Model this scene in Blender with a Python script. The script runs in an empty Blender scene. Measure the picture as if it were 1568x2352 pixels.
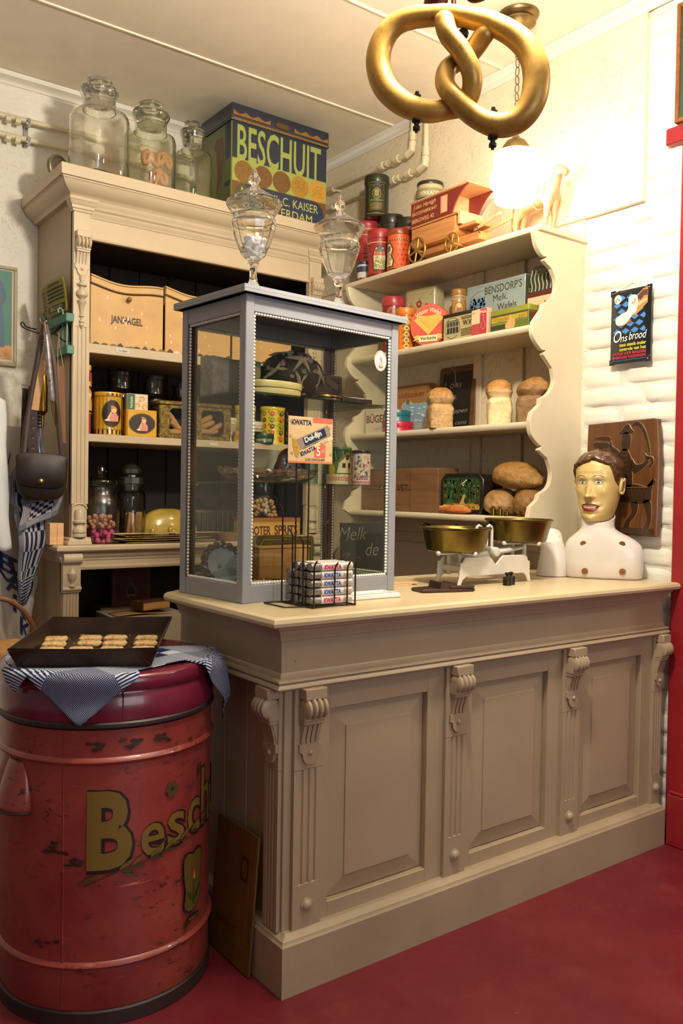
import bpy, bmesh, math, random
from mathutils import Vector, Matrix, noise
PI = math.pi
R = math.radians
rnd = random.Random(11)
C = bpy.context.scene.collection
SC = bpy.context.scene

# ---------------------------------------------------------------- camera
cam = bpy.data.objects.new('camera', bpy.data.cameras.new('camera'))
C.objects.link(cam)
yaw, pit, rol = R(53.350), R(1.376), R(.943)
f_ = Vector((math.cos(yaw)*math.cos(pit), math.sin(yaw)*math.cos(pit), -math.sin(pit)))
r_ = Vector((math.sin(yaw), -math.cos(yaw), 0))
u_ = r_.cross(f_)
c_, s_ = math.cos(rol), math.sin(rol)
r_, u_ = c_*r_ + s_*u_, -s_*r_ + c_*u_
cam.matrix_world = Matrix(((r_.x, u_.x, -f_.x, 0), (r_.y, u_.y, -f_.y, 0), (r_.z, u_.z, -f_.z, 1.36), (0, 0, 0, 1)))
cam.data.sensor_fit = 'VERTICAL'
cam.data.sensor_height = 36
cam.data.lens = 1943.9/2352*36
cam.data.clip_start = .05
SC.camera = cam

# ---------------------------------------------------------------- world, lights, exposure
W = bpy.data.worlds.new('world')
SC.world = W
W.use_nodes = True
W.node_tree.nodes['Background'].inputs[0].default_value = (1, .96, .90, 1)
W.node_tree.nodes['Background'].inputs[1].default_value = .17
SC.view_settings.view_transform = 'Standard'
SC.view_settings.look = 'None'
SC.view_settings.gamma = 1
SC.view_settings.use_curve_mapping = False
SC.view_settings.exposure = -0.02
SC.cycles.max_bounces = 10
SC.cycles.diffuse_bounces = 5
SC.cycles.glossy_bounces = 5
SC.cycles.transmission_bounces = 10
SC.cycles.transparent_max_bounces = 40
SC.cycles.caustics_reflective = False
SC.cycles.sample_clamp_indirect = 6


def lamp(name, kind, loc, power, col, size=.2, target=None, size_y=None):
    l = bpy.data.lights.new(name, kind)
    l.energy = power
    l.color = col
    if kind == 'AREA':
        l.size = size
        if size_y:
            l.shape = 'RECTANGLE'
            l.size_y = size_y
    else:
        l.shadow_soft_size = size
    o = bpy.data.objects.new(name, l)
    C.objects.link(o)
    o.location = loc
    if target:
        o.rotation_euler = (Vector(target) - Vector(loc)).to_track_quat('-Z', 'Y').to_euler()
    return o


WARM = (1, .80, .55)
lamp('room_lamp', 'POINT', (1.45, 1.35, 2.84), 185, (1, .90, .74), .09)        # other ceiling lamps of the shop, out of frame
lamp('shop_lamp', 'POINT', (3.6, .3, 2.9), 60, (1, .84, .66), .10)
lamp('shop_window', 'AREA', (1.0, -2.4, 1.8), 50, (.88, .94, 1), 2.2, (1.3, 2.4, 1.4), 1.6)  # daylight from the shop front behind the camera
PENDANT_GLOW = 28

# ---------------------------------------------------------------- materials
def lin(h):
    h = h.lstrip('#')
    o = []
    for i in (0, 2, 4):
        v = int(h[i:i+2], 16)/255
        o.append(v/12.92 if v <= .04045 else ((v+.055)/1.055)**2.4)
    return (o[0], o[1], o[2], 1)


MATS = {}


class NT:
    def __init__(s, name):
        s.m = bpy.data.materials.new(name)
        s.m.use_nodes = True
        s.t = s.m.node_tree
        s.b = s.t.nodes['Principled BSDF']
        s.out = s.t.nodes['Material Output']
        s._co = None

    def n(s, typ, **kw):
        q = s.t.nodes.new(typ)
        for k, v in kw.items():
            setattr(q, k, v)
        return q

    def l(s, a, b):
        s.t.links.new(a, b)

    def co(s):
        if not s._co:
            s._co = s.n('ShaderNodeTexCoord').outputs['Object']
        return s._co

    def mapped(s, scale):
        q = s.n('ShaderNodeMapping')
        q.inputs['Scale'].default_value = scale if hasattr(scale, '__len__') else (scale,)*3
        s.l(s.co(), q.inputs[0])
        return q.outputs[0]

    def noise(s, scale, detail=3, rough=.55, dist=0, vec=None):
        q = s.n('ShaderNodeTexNoise')
        if hasattr(scale, '__len__'):
            s.l(s.mapped(scale), q.inputs['Vector'])
            q.inputs['Scale'].default_value = 1
        else:
            s.l(vec or s.co(), q.inputs['Vector'])
            q.inputs['Scale'].default_value = scale
        q.inputs['Detail'].default_value = detail
        q.inputs['Roughness'].default_value = rough
        q.inputs['Distortion'].default_value = dist
        return q.outputs['Fac']

    def ramp(s, v, a, b, lo=0, hi=1):
        q = s.n('ShaderNodeMapRange')
        q.inputs['From Min'].default_value = a
        q.inputs['From Max'].default_value = b
        q.inputs['To Min'].default_value = lo
        q.inputs['To Max'].default_value = hi
        s.l(v, q.inputs['Value'])
        return q.outputs[0]

    def math(s, op, a, b=None):
        q = s.n('ShaderNodeMath', operation=op)
        for i, v in enumerate((a, b)):
            if v is None:
                continue
            if isinstance(v, (int, float)):
                q.inputs[i].default_value = v
            else:
                s.l(v, q.inputs[i])
        return q.outputs[0]

    def mix(s, fac, a, b):
        q = s.n('ShaderNodeMix', data_type='RGBA')
        for i, v in ((0, fac), (6, a), (7, b)):
            if isinstance(v, (int, float)):
                q.inputs[i].default_value = v
            elif isinstance(v, (tuple, list)):
                q.inputs[i].default_value = v
            else:
                s.l(v, q.inputs[i])
        return q.outputs[2]

    def bump(s, h, strength=.3, dist=.002):
        q = s.n('ShaderNodeBump')
        q.inputs['Strength'].default_value = strength
        q.inputs['Distance'].default_value = dist
        s.l(h, q.inputs['Height'])
        s.l(q.outputs[0], s.b.inputs['Normal'])


def M(name, col, rough=.5, metal=0, var=.12, vs=9, bump=0, bs=60, chip=None, chip_amt=.72, chip_s=35, grime=None, grime_amt=.5, spec=.5, coat=0, stretch=None):
    """General surface: colour with slight variation, optional chips, grime and fine relief."""
    if name in MATS:
        return MATS[name]
    t = NT(name)
    c = lin(col)
    base = c
    if var:
        dk = tuple(x*(1-var*1.6) for x in c[:3]) + (1,)
        lt = tuple(min(1, x*(1+var*.8)) for x in c[:3]) + (1,)
        base = t.mix(t.ramp(t.noise(stretch or vs, 4), .3, .7), dk, lt)
    if grime:
        base = t.mix(t.ramp(t.noise(vs*.6, 6, .7), grime_amt, grime_amt+.22), base, lin(grime))
    if chip:
        base = t.mix(t.ramp(t.noise(chip_s, 5, .65), chip_amt, chip_amt+.03), base, lin(chip))
    if isinstance(base, tuple):
        t.b.inputs['Base Color'].default_value = base
    else:
        t.l(base, t.b.inputs['Base Color'])
    t.b.inputs['Roughness'].default_value = rough
    t.b.inputs['Metallic'].default_value = metal
    t.b.inputs['Specular IOR Level'].default_value = spec
    t.b.inputs['Coat Weight'].default_value = coat
    if bump:
        t.bump(t.noise(stretch or bs, 5, .6), bump)
    MATS[name] = t.m
    return t.m


def F(col, rough=.45):
    """Flat printing ink."""
    k = 'ink_' + col.lstrip('#') + str(rough)
    if k not in MATS:
        t = NT(k)
        t.b.inputs['Base Color'].default_value = lin(col)
        t.b.inputs['Roughness'].default_value = rough
        MATS[k] = t.m
    return MATS[k]


def thin_glass(name, tint='ffffff', edge='c8d8c0', k=.05, gain=.9, rough=.02):
    if name in MATS:
        return MATS[name]
    t = NT(name)
    lw = t.n('ShaderNodeLayerWeight')
    lw.inputs[0].default_value = .5
    fc = lw.outputs['Facing']
    tr = t.n('ShaderNodeBsdfTransparent')
    t.l(t.mix(t.math('POWER', fc, 2.5), lin(tint), lin(edge)), tr.inputs[0])
    gl = t.n('ShaderNodeBsdfGlossy')
    gl.inputs['Roughness'].default_value = rough
    ms = t.n('ShaderNodeMixShader')
    t.l(t.math('ADD', t.math('MULTIPLY', t.math('POWER', fc, 4.5), gain), k), ms.inputs[0])
    t.l(tr.outputs[0], ms.inputs[1])
    t.l(gl.outputs[0], ms.inputs[2])
    t.l(ms.outputs[0], t.out.inputs[0])
    MATS[name] = t.m
    return t.m


def real_glass(name, tint='ffffff', rough=0):
    if name in MATS:
        return MATS[name]
    t = NT(name)
    t.b.inputs['Base Color'].default_value = lin(tint)
    t.b.inputs['Roughness'].default_value = rough
    t.b.inputs['Transmission Weight'].default_value = 1
    t.b.inputs['IOR'].default_value = 1.5
    MATS[name] = t.m
    return t.m


def part_glass(name, tint, clear=.45):
    """clear blown glass: refracting, partly passing light straight through"""
    m = real_glass(name, tint)
    t = m.node_tree
    if 'clear_mix' not in t.nodes:
        ms = t.nodes.new('ShaderNodeMixShader'); ms.name = 'clear_mix'
        tr = t.nodes.new('ShaderNodeBsdfTransparent')
        ms.inputs[0].default_value = clear
        t.links.new(t.nodes['Principled BSDF'].outputs[0], ms.inputs[1])
        t.links.new(tr.outputs[0], ms.inputs[2])
        t.links.new(ms.outputs[0], t.nodes['Material Output'].inputs[0])
    return m


def emit(name, col, s):
    t = NT(name)
    e = t.n('ShaderNodeEmission')
    e.inputs[0].default_value = col
    e.inputs[1].default_value = s
    t.l(e.outputs[0], t.out.inputs[0])
    MATS[name] = t.m
    return t.m


def wood(name, a, b, rough=.55, scale=(3, 40, 40), bump=.15, coat=0):
    if name in MATS:
        return MATS[name]
    t = NT(name)
    n1 = t.noise(scale, 5, .6, .6)
    t.l(t.mix(t.ramp(n1, .3, .7), lin(a), lin(b)), t.b.inputs['Base Color'])
    t.b.inputs['Roughness'].default_value = rough
    t.b.inputs['Coat Weight'].default_value = coat
    t.bump(n1, bump, .001)
    MATS[name] = t.m
    return t.m


def wallpaper(name, a, b, rough=.7):
    if name in MATS:
        return MATS[name]
    t = NT(name)
    w = t.n('ShaderNodeTexNoise')
    t.l(t.co(), w.inputs['Vector'])
    w.inputs['Scale'].default_value = 9
    add = t.n('ShaderNodeVectorMath', operation='MULTIPLY_ADD')
    t.l(w.outputs['Color'], add.inputs[0])
    add.inputs[1].default_value = (.11, .11, .11)
    t.l(t.co(), add.inputs[2])
    v = t.n('ShaderNodeTexVoronoi', feature='DISTANCE_TO_EDGE')
    v.inputs['Scale'].default_value = 17
    t.l(add.outputs[0], v.inputs['Vector'])
    wv = t.n('ShaderNodeTexWave', wave_type='RINGS')
    wv.inputs['Scale'].default_value = 13
    wv.inputs['Distortion'].default_value = 9
    wv.inputs['Detail Scale'].default_value = 2.2
    t.l(add.outputs[0], wv.inputs['Vector'])
    p = t.math('MULTIPLY', t.ramp(v.outputs['Distance'], .05, .09), t.ramp(wv.outputs['Fac'], .55, .7))
    big = t.ramp(t.noise(5, 2), .42, .58)
    p = t.math('MULTIPLY', p, t.math('ADD', t.math('MULTIPLY', big, .7), .3))
    t.l(t.mix(t.math('MULTIPLY', p, .55), lin(a), lin(b)), t.b.inputs['Base Color'])
    t.b.inputs['Roughness'].default_value = rough
    t.bump(t.math('ADD', p, t.math('MULTIPLY', t.noise(220, 3), .5)), .2, .0015)
    MATS[name] = t.m
    return t.m


def checks(name, a, b, c_, s, rough=.85, rot=0, stripe=None):
    """Woven kitchen towel: blue and white checks, or fine stripes."""
    if name in MATS:
        return MATS[name]
    t = NT(name)
    uv = t.n('ShaderNodeUVMap')
    mp = t.n('ShaderNodeMapping')
    mp.inputs['Rotation'].default_value = (0, 0, rot)
    t.l(uv.outputs[0], mp.inputs[0])
    ch = t.n('ShaderNodeTexChecker')
    ch.inputs['Scale'].default_value = s
    t.l(mp.outputs[0], ch.inputs[0])
    ch.inputs[1].default_value = lin(a)
    ch.inputs[2].default_value = lin(b)
    col = ch.outputs[0]
    if stripe:
        sep = t.n('ShaderNodeSeparateXYZ')
        t.l(mp.outputs[0], sep.inputs[0])
        def stripes(ax, n):
            return t.math('GREATER_THAN', t.math('FRACT', t.math('MULTIPLY', sep.outputs[ax], n)), .5)
        def inband(ax):
            e = t.math('ABSOLUTE', t.math('SUBTRACT', sep.outputs[ax], .5))
            return t.math('GREATER_THAN', e, stripe[1])
        bx, by = inband(0), inband(1)
        sx = t.mix(stripes(0, stripe[0]), lin(a), lin(c_))
        sy = t.mix(stripes(1, stripe[0]), lin(a), lin(c_))
        sxy = t.mix(t.math('MULTIPLY', stripes(0, stripe[0]*2), stripes(1, stripe[0]*2)), lin(a), lin(c_))
        col = t.mix(bx, col, sx)
        col = t.mix(by, col, sy)
        col = t.mix(t.math('MULTIPLY', bx, by), col, sxy)
    t.l(col, t.b.inputs['Base Color'])
    t.b.inputs['Roughness'].default_value = rough
    t.b.inputs['Specular IOR Level'].default_value = .15
    t.bump(t.noise(700, 2), .25, .0008)
    MATS[name] = t.m
    return t.m


# ---------------------------------------------------------------- scene building helpers
MW = {}


def tag(o, label=None, cat=None, group=None, kind=None):
    for k, v in (('label', label), ('category', cat), ('group', group), ('kind', kind)):
        if v:
            o[k] = v
    return o


def thing(name, label, cat, loc=(0, 0, 0), rz=0, group=None):
    o = bpy.data.objects.new(name, None)
    C.objects.link(o)
    o.location = loc
    o.rotation_euler = (0, 0, rz)
    o.empty_display_size = .05
    MW[o.name] = Matrix.Translation(loc) @ Matrix.Rotation(rz, 4, 'Z')
    return tag(o, label, cat, group)


def TR(loc=(0, 0, 0), rx=0, ry=0, rz=0, s=None):
    m = Matrix.Translation(loc) @ Matrix.Rotation(rz, 4, 'Z') @ Matrix.Rotation(ry, 4, 'Y') @ Matrix.Rotation(rx, 4, 'X')
    if s:
        m = m @ Matrix.Diagonal((s[0], s[1], s[2], 1))
    return m


class MB:
    """Collects shapes into one mesh object."""
    def __init__(s):
        s.b = bmesh.new()
        s.m = []
        s.mx = Matrix.Identity(4)

    def mi(s, m):
        if m not in s.m:
            s.m.append(m)
        return s.m.index(m)

    def _fin(s, fs, m, mx=None, vs=None):
        i = s.mi(m)
        for f in fs:
            f.material_index = i
        mm = s.mx if mx is None else s.mx @ mx
        if vs is None:
            vs = {v for f in fs for v in f.verts}
        for v in vs:
            v.co = mm @ v.co

    def box(s, x0, x1, y0, y1, z0, z1, m, bev=0, mx=None, seg=1):
        t = bmesh.new()
        bmesh.ops.create_cube(t, size=1)
        for v in t.verts:
            v.co = Vector(((x0+x1)/2 + v.co.x*(x1-x0), (y0+y1)/2 + v.co.y*(y1-y0), (z0+z1)/2 + v.co.z*(z1-z0)))
        if bev:
            bmesh.ops.bevel(t, geom=list(t.edges), offset=bev, segments=seg, affect='EDGES', profile=.5)
        s.add(t, m, mx)
        return s

    def add(s, t, m, mx=None):
        t.normal_update()
        vm = [s.b.verts.new(v.co) for v in t.verts]
        fs = []
        t.verts.index_update()
        for f in t.faces:
            try:
                fs.append(s.b.faces.new([vm[v.index] for v in f.verts]))
            except ValueError:
                pass
        t.free()
        s._fin(fs, m, mx, vm)
        return s

    def loft(s, rings, m, cap0=True, cap1=True, mx=None, closed=True):
        vr = [[s.b.verts.new(p) for p in r] for r in rings]
        fs = []
        n = len(vr[0])
        for a, b in zip(vr[:-1], vr[1:]):
            for i in range(n if closed else n-1):
                j = (i+1) % n
                fs.append(s.b.faces.new((a[i], a[j], b[j], b[i])))
        if cap0:
            fs.append(s.b.faces.new(vr[0][::-1]))
        if cap1:
            fs.append(s.b.faces.new(vr[-1]))
        s._fin(fs, m, mx, [v for r in vr for v in r])
        return s

    def lathe(s, prof, m, seg=24, mx=None, cap0=True, cap1=True, c=(0, 0), facet=None):
        rings = []
        for q in prof:
            r, z = q[0], q[1]
            rings.append([Vector((c[0]+max(r, 1e-5)*math.cos(2*PI*i/seg), c[1]+max(r, 1e-5)*math.sin(2*PI*i/seg), z)) for i in range(seg)])
        return s.loft(rings, m, cap0, cap1, mx)

    def cyl(s, r, z0, z1, m, seg=20, mx=None, c=(0, 0), r2=None):
        return s.lathe([(r, z0), (r if r2 is None else r2, z1)], m, seg, mx, c=c)

    def sph(s, r, m, c=(0, 0, 0), seg=16, rings=10, sc=(1, 1, 1), mx=None):
        prof = [(r*math.sin(PI*i/rings), -r*math.cos(PI*i/rings)) for i in range(rings+1)]
        mm = Matrix.Translation(c) @ Matrix.Diagonal((*sc, 1))
        return s.lathe(prof, m, seg, mm if mx is None else mx @ mm, False, False)

    def prism(s, pts, h0, h1, m, mx=None, bev=0):
        """polygon pts in local XY extruded along Z from h0 to h1"""
        t = bmesh.new()
        a = [t.verts.new((p[0], p[1], h0)) for p in pts]
        f = t.faces.new(a)
        r = bmesh.ops.extrude_face_region(t, geom=[f])
        for v in r['geom']:
            if isinstance(v, bmesh.types.BMVert):
                v.co.z = h1
        bmesh.ops.recalc_face_normals(t, faces=t.faces)
        if bev:
            es = [e for e in t.edges if abs(e.verts[0].co.z - e.verts[1].co.z) < 1e-7]
            bmesh.ops.bevel(t, geom=es, offset=bev, segments=1, affect='EDGES')
        bmesh.ops.triangulate(t, faces=[f for f in t.faces if len(f.verts) > 4])
        return s.add(t, m, mx)

    def tube(s, pts, r, m, seg=8, closed=False, mx=None, flat=None):
        pts = [Vector(p) for p in pts]
        n = len(pts)
        rr = r if hasattr(r, '__len__') else [r]*n
        tang = []
        for i in range(n):
            a = pts[(i-1) % n] if (closed or i) else pts[0]
            b = pts[(i+1) % n] if (closed or i < n-1) else pts[-1]
            d = b-a
            tang.append(d.normalized() if d.length > 1e-9 else Vector((0, 0, 1)))
        ref = Vector((0, 0, 1)) if abs(tang[0].z) < .9 else Vector((1, 0, 0))
        nn = tang[0].cross(ref).normalized()
        rings = []
        for i in range(n):
            nn = (nn - tang[i]*nn.dot(tang[i])).normalized()
            bb = tang[i].cross(nn)
            k1, k2 = (1, 1) if not flat else flat
            rings.append([pts[i] + (nn*math.cos(2*PI*k/seg)*k1 + bb*math.sin(2*PI*k/seg)*k2)*rr[i] for k in range(seg)])
        if closed:
            rings.append(rings[0])
            vr = [[s.b.verts.new(p) for p in q] for q in rings[:-1]]
            vr.append(vr[0])
            fs = []
            for a, b in zip(vr[:-1], vr[1:]):
                for i in range(seg):
                    fs.append(s.b.faces.new((a[i], a[(i+1) % seg], b[(i+1) % seg], b[i])))
            s._fin(fs, m, mx, [v for q in vr[:-1] for v in q])
            return s
        return s.loft(rings, m, True, True, mx)

    def mould(s, path, prof, m, closed=False, mx=None):
        """profile [(outward, z)] swept along the XY path; outward is to the right of travel"""
        n = len(path)
        P = [Vector(p) for p in path]
        offs = []
        for i in range(n):
            def nrm(a, b):
                d = (P[b]-P[a]).normalized()
                return Vector((d.y, -d.x))
            ns = []
            if closed or i > 0:
                ns.append(nrm((i-1) % n, i))
            if closed or i < n-1:
                ns.append(nrm(i, (i+1) % n))
            if len(ns) == 1:
                offs.append(ns[0])
            else:
                b = (ns[0]+ns[1])
                offs.append(b / max(.2, (1+ns[0].dot(ns[1]))))
        rings = [[Vector((P[i].x+offs[i].x*o, P[i].y+offs[i].y*o, z)) for o, z in prof] for i in range(n)]
        if closed:
            rings.append(rings[0])
        return s.loft(rings, m, not closed, not closed, mx)

    def grid(s, fn, nu, nv, m, mx=None, uv=False, thick=0):
        vs = [[s.b.verts.new(fn(i/nu, j/nv)) for i in range(nu+1)] for j in range(nv+1)]
        fs = []
        lay = s.b.loops.layers.uv.verify() if uv else None
        for j in range(nv):
            for i in range(nu):
                f = s.b.faces.new((vs[j][i], vs[j][i+1], vs[j+1][i+1], vs[j+1][i]))
                if uv:
                    for lp, (a, b) in zip(f.loops, ((i, j), (i+1, j), (i+1, j+1), (i, j+1))):
                        lp[lay].uv = (a/nu, b/nv)
                fs.append(f)
        s._fin(fs, m, mx, [v for q in vs for v in q])
        return s

    def build(s, name, parent=None, smooth=35, label=None, world=False, kind=None, solid=0, sub=0, weld=False):
        if weld:
            bmesh.ops.remove_doubles(s.b, verts=s.b.verts, dist=1e-6)
        bmesh.ops.recalc_face_normals(s.b, faces=s.b.faces) if not getattr(s, 'open', False) else None
        me = bpy.data.meshes.new(name)
        s.b.to_mesh(me)
        s.b.free()
        for m in s.m:
            me.materials.append(m)
        if world and parent:
            me.transform(MW[parent.name].inverted())
        if smooth:
            me.shade_smooth()
            me.set_sharp_from_angle(angle=R(smooth))
        o = bpy.data.objects.new(name, me)
        C.objects.link(o)
        if parent:
            o.parent = parent
            MW[o.name] = MW[parent.name].copy()
        else:
            MW[o.name] = Matrix.Identity(4)
        if sub:
            q = o.modifiers.new('sub', 'SUBSURF')
            q.levels = q.render_levels = sub
        if solid:
            q = o.modifiers.new('solid', 'SOLIDIFY')
            q.thickness = solid
            q.offset = 0
        return tag(o, label, None, None, kind)


def top(o, label, cat, group=None, kind=None):
    return tag(o, label, cat, group, kind)


def struct(o):
    o['kind'] = 'structure'
    return o


def dup(root, loc, rz=None, label=None, group=None, parent=None):
    r = root.copy()
    C.objects.link(r)
    if loc is not None:
        r.location = loc
    if rz is not None:
        r.rotation_euler = (0, 0, rz)
    if label:
        r['label'] = label
    if group:
        r['group'] = group
    MW[r.name] = Matrix.Translation(r.location) @ r.rotation_euler.to_matrix().to_4x4()
    for ch in list(root.children):
        c = ch.copy()
        C.objects.link(c)
        c.parent = r
        for g in ch.children:
            d = g.copy()
            C.objects.link(d)
            d.parent = c
    return r


def rrect(w, h, r, n=4, cx=0, cy=0):
    """rounded rectangle outline, counterclockwise"""
    o = []
    for (sx, sy, a0) in ((1, -1, -PI/2), (1, 1, 0), (-1, 1, PI/2), (-1, -1, PI)):
        for i in range(n+1):
            a = a0 + PI/2*i/n
            o.append((cx + sx*(w/2-r) + r*math.cos(a), cy + sy*(h/2-r) + r*math.sin(a)))
    return o


def crom(pts, n=8, closed=False):
    """Catmull-Rom samples"""
    P = [Vector(p) for p in pts]
    k = len(P)
    out = []
    for i in range(k if closed else k-1):
        a, b = P[i], P[(i+1) % k]
        p0 = P[i-1] if (closed or i > 0) else a*2-b
        p3 = P[(i+2) % k] if (closed or i < k-2) else b*2-a
        for j in range(n):
            t = j/n
            out.append(.5*((2*a)+(b-p0)*t+(2*p0-5*a+4*b-p3)*t*t+(3*a-p0-3*b+p3)*t**3))
    if not closed:
        out.append(P[-1])
    return out


FONT_CACHE = {}


def text_mesh(body, bold=0, shear=0, spacing=1, sc=False):
    k = (body, bold, shear, spacing, sc)
    if k in FONT_CACHE:
        return FONT_CACHE[k]
    cu = bpy.data.curves.new('t', 'FONT')
    cu.body = body
    cu.size = 1
    cu.offset = bold
    cu.shear = shear
    cu.space_character = spacing
    cu.resolution_u = 3
    if sc:
        for i, ch in enumerate(body):
            if ch.islower():
                cu.body_format[i].use_small_caps = True
        cu.small_caps_scale = .78
    o = bpy.data.objects.new('t', cu)
    C.objects.link(o)
    dg = bpy.context.evaluated_depsgraph_get()
    me = bpy.data.meshes.new_from_object(o.evaluated_get(dg))
    vs = [(v.co.x, v.co.y) for v in me.vertices]
    fs = [tuple(p.vertices) for p in me.polygons]
    bpy.data.objects.remove(o)
    bpy.data.curves.remove(cu)
    bpy.data.meshes.remove(me)
    FONT_CACHE[k] = (vs, fs)
    return vs, fs


class Dec:
    """Flat print (labels, lettering, pictures) laid on a surface; u to the right, v up, in metres."""
    def __init__(s, h0=.0004, dh=.00012):
        s.it = []
        s.h = h0
        s.dh = dh

    def _a(s, vs, fs, c):
        s.it.append((vs, fs, c if not isinstance(c, str) else F(c), s.h))
        s.h += s.dh
        return s

    def poly(s, pts, c):
        return s._a([tuple(p[:2]) for p in pts], [tuple(range(len(pts)))], c)

    def rect(s, x0, y0, x1, y1, c, r=0):
        if r:
            return s.poly(rrect(x1-x0, y1-y0, r, 4, (x0+x1)/2, (y0+y1)/2), c)
        return s.poly([(x0, y0), (x1, y0), (x1, y1), (x0, y1)], c)

    def ell(s, cx, cy, rx, ry, c, n=24, rot=0):
        return s.poly([(cx+rx*math.cos(2*PI*i/n)*math.cos(rot)-ry*math.sin(2*PI*i/n)*math.sin(rot), cy+rx*math.cos(2*PI*i/n)*math.sin(rot)+ry*math.sin(2*PI*i/n)*math.cos(rot)) for i in range(n)], c)

    def ring(s, cx, cy, rx, ry, w, c, n=28):
        vs = []
        for i in range(n):
            a = 2*PI*i/n
            vs += [(cx+rx*math.cos(a), cy+ry*math.sin(a)), (cx+(rx-w)*math.cos(a), cy+(ry-w)*math.sin(a))]
        fs = [(2*i, 2*((i+1) % n), 2*((i+1) % n)+1, 2*i+1) for i in range(n)]
        return s._a(vs, fs, c)

    def frame(s, x0, y0, x1, y1, w, c):
        s.rect(x0, y0, x1, y0+w, c); s.h -= s.dh
        s.rect(x0, y1-w, x1, y1, c); s.h -= s.dh
        s.rect(x0, y0+w, x0+w, y1-w, c); s.h -= s.dh
        return s.rect(x1-w, y0+w, x1, y1-w, c)

    def line(s, pts, w, c):
        P = [Vector((p[0], p[1])) for p in pts]
        vs = []
        n = len(P)
        for i in range(n):
            d = (P[min(i+1, n-1)]-P[max(i-1, 0)]).normalized()
            q = Vector((-d.y, d.x))*w/2
            vs += [tuple(P[i]+q), tuple(P[i]-q)]
        return s._a(vs, [(2*i, 2*i+1, 2*i+3, 2*i+2) for i in range(n-1)], c)

    def dots(s, pts, r, c, n=6):
        vs, fs = [], []
        for x, y in pts:
            k = len(vs)
            vs += [(x+r*math.cos(2*PI*i/n), y+r*math.sin(2*PI*i/n)) for i in range(n)]
            fs.append(tuple(range(k, k+n)))
        return s._a(vs, fs, c)

    def text(s, body, x, y, h, c, w=None, al='C', bold=0, shear=0, rot=0, spacing=1, arc=None, sc=False):
        """(x, y) = anchor at baseline; h = capital height; w = fitted width; arc = radius to bend along"""
        vs, fs = text_mesh(body, bold, shear, spacing, sc)
        if not vs:
            return s
        x0 = min(v[0] for v in vs); x1 = max(v[0] for v in vs)
        ky = h/.69
        kx = (w/(x1-x0)) if w else ky
        ax = {'L': x0, 'C': (x0+x1)/2, 'R': x1}[al]
        cr, sr = math.cos(rot), math.sin(rot)
        o = []
        for vx, vy in vs:
            px, py = (vx-ax)*kx, vy*ky
            if arc:
                a = px/arc
                px, py = (arc+py)*math.sin(a), (arc+py)*math.cos(a)-arc
            o.append((x+px*cr-py*sr, y+px*sr+py*cr))
        return s._a(o, fs, c)

    def lines(s, x0, x1, y0, y1, n, c, w=None, fill=.55, seed=0):
        """rows of tiny illegible print drawn as short bars"""
        q = random.Random(seed)
        vs, fs = [], []
        dy = (y1-y0)/n
        for i in range(n):
            x = x0
            y = y0+dy*i
            while x < x1-.002:
                l = min(x1-x, q.uniform(.003, .011))
                k = len(vs)
                vs += [(x, y), (x+l, y), (x+l, y+dy*fill), (x, y+dy*fill)]
                fs.append((k, k+1, k+2, k+3))
                x += l+.002
        return s._a(vs, fs, c)

    def build(s, name, parent, mp, step=0, label=None, stepy=0):
        b = bmesh.new()
        mats = []
        for vs, fs, m, h in s.it:
            if m not in mats:
                mats.append(m)
            i = mats.index(m)
            t = bmesh.new()
            tv = [t.verts.new((v[0], v[1], 0)) for v in vs]
            for f in fs:
                try:
                    t.faces.new([tv[k] for k in f])
                except ValueError:
                    pass
            t.normal_update()
            if step:
                xs = [v[0] for v in vs]
                x = math.floor(min(xs)/step)*step+step
                while x < max(xs):
                    bmesh.ops.bisect_plane(t, geom=t.verts[:]+t.edges[:]+t.faces[:], plane_co=(x, 0, 0), plane_no=(1, 0, 0))
                    x += step
            if stepy:
                ys = [v[1] for v in vs]
                x = math.floor(min(ys)/stepy)*stepy+stepy
                while x < max(ys):
                    bmesh.ops.bisect_plane(t, geom=t.verts[:]+t.edges[:]+t.faces[:], plane_co=(0, x, 0), plane_no=(0, 1, 0))
                    x += stepy
            big = [f for f in t.faces if len(f.verts) > 4]
            if big:
                bmesh.ops.triangulate(t, faces=big)
            bmesh.ops.recalc_face_normals(t, faces=t.faces)
            t.verts.index_update()
            flip = sum(f.normal.z*f.calc_area() for f in t.faces) < 0
            nv = [b.verts.new(mp(v.co.x, v.co.y, h)) for v in t.verts]
            for f in t.faces:
                q = [nv[v.index] for v in f.verts]
                try:
                    g = b.faces.new(q[::-1] if flip else q)
                    g.material_index = i
                except ValueError:
                    pass
            t.free()
        me = bpy.data.meshes.new(name)
        b.to_mesh(me)
        b.free()
        for m in mats:
            me.materials.append(m)
        o = bpy.data.objects.new(name, me)
        C.objects.link(o)
        o.parent = parent
        MW[o.name] = MW[parent.name].copy()
        return tag(o, label)


def pl(o, u=(1, 0, 0), v=(0, 0, 1)):
    o, u, v = Vector(o), Vector(u).normalized(), Vector(v).normalized()
    n = u.cross(v)
    return lambda a, b, h: o+u*a+v*b+n*h


def cy(r, a0=-PI/2, z0=0, c=(0, 0), taper=0):
    def f(a, b, h):
        q = r+h+taper*b
        return Vector((c[0]+q*math.cos(a0+a/r), c[1]+q*math.sin(a0+a/r), z0+b))
    return f
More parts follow.
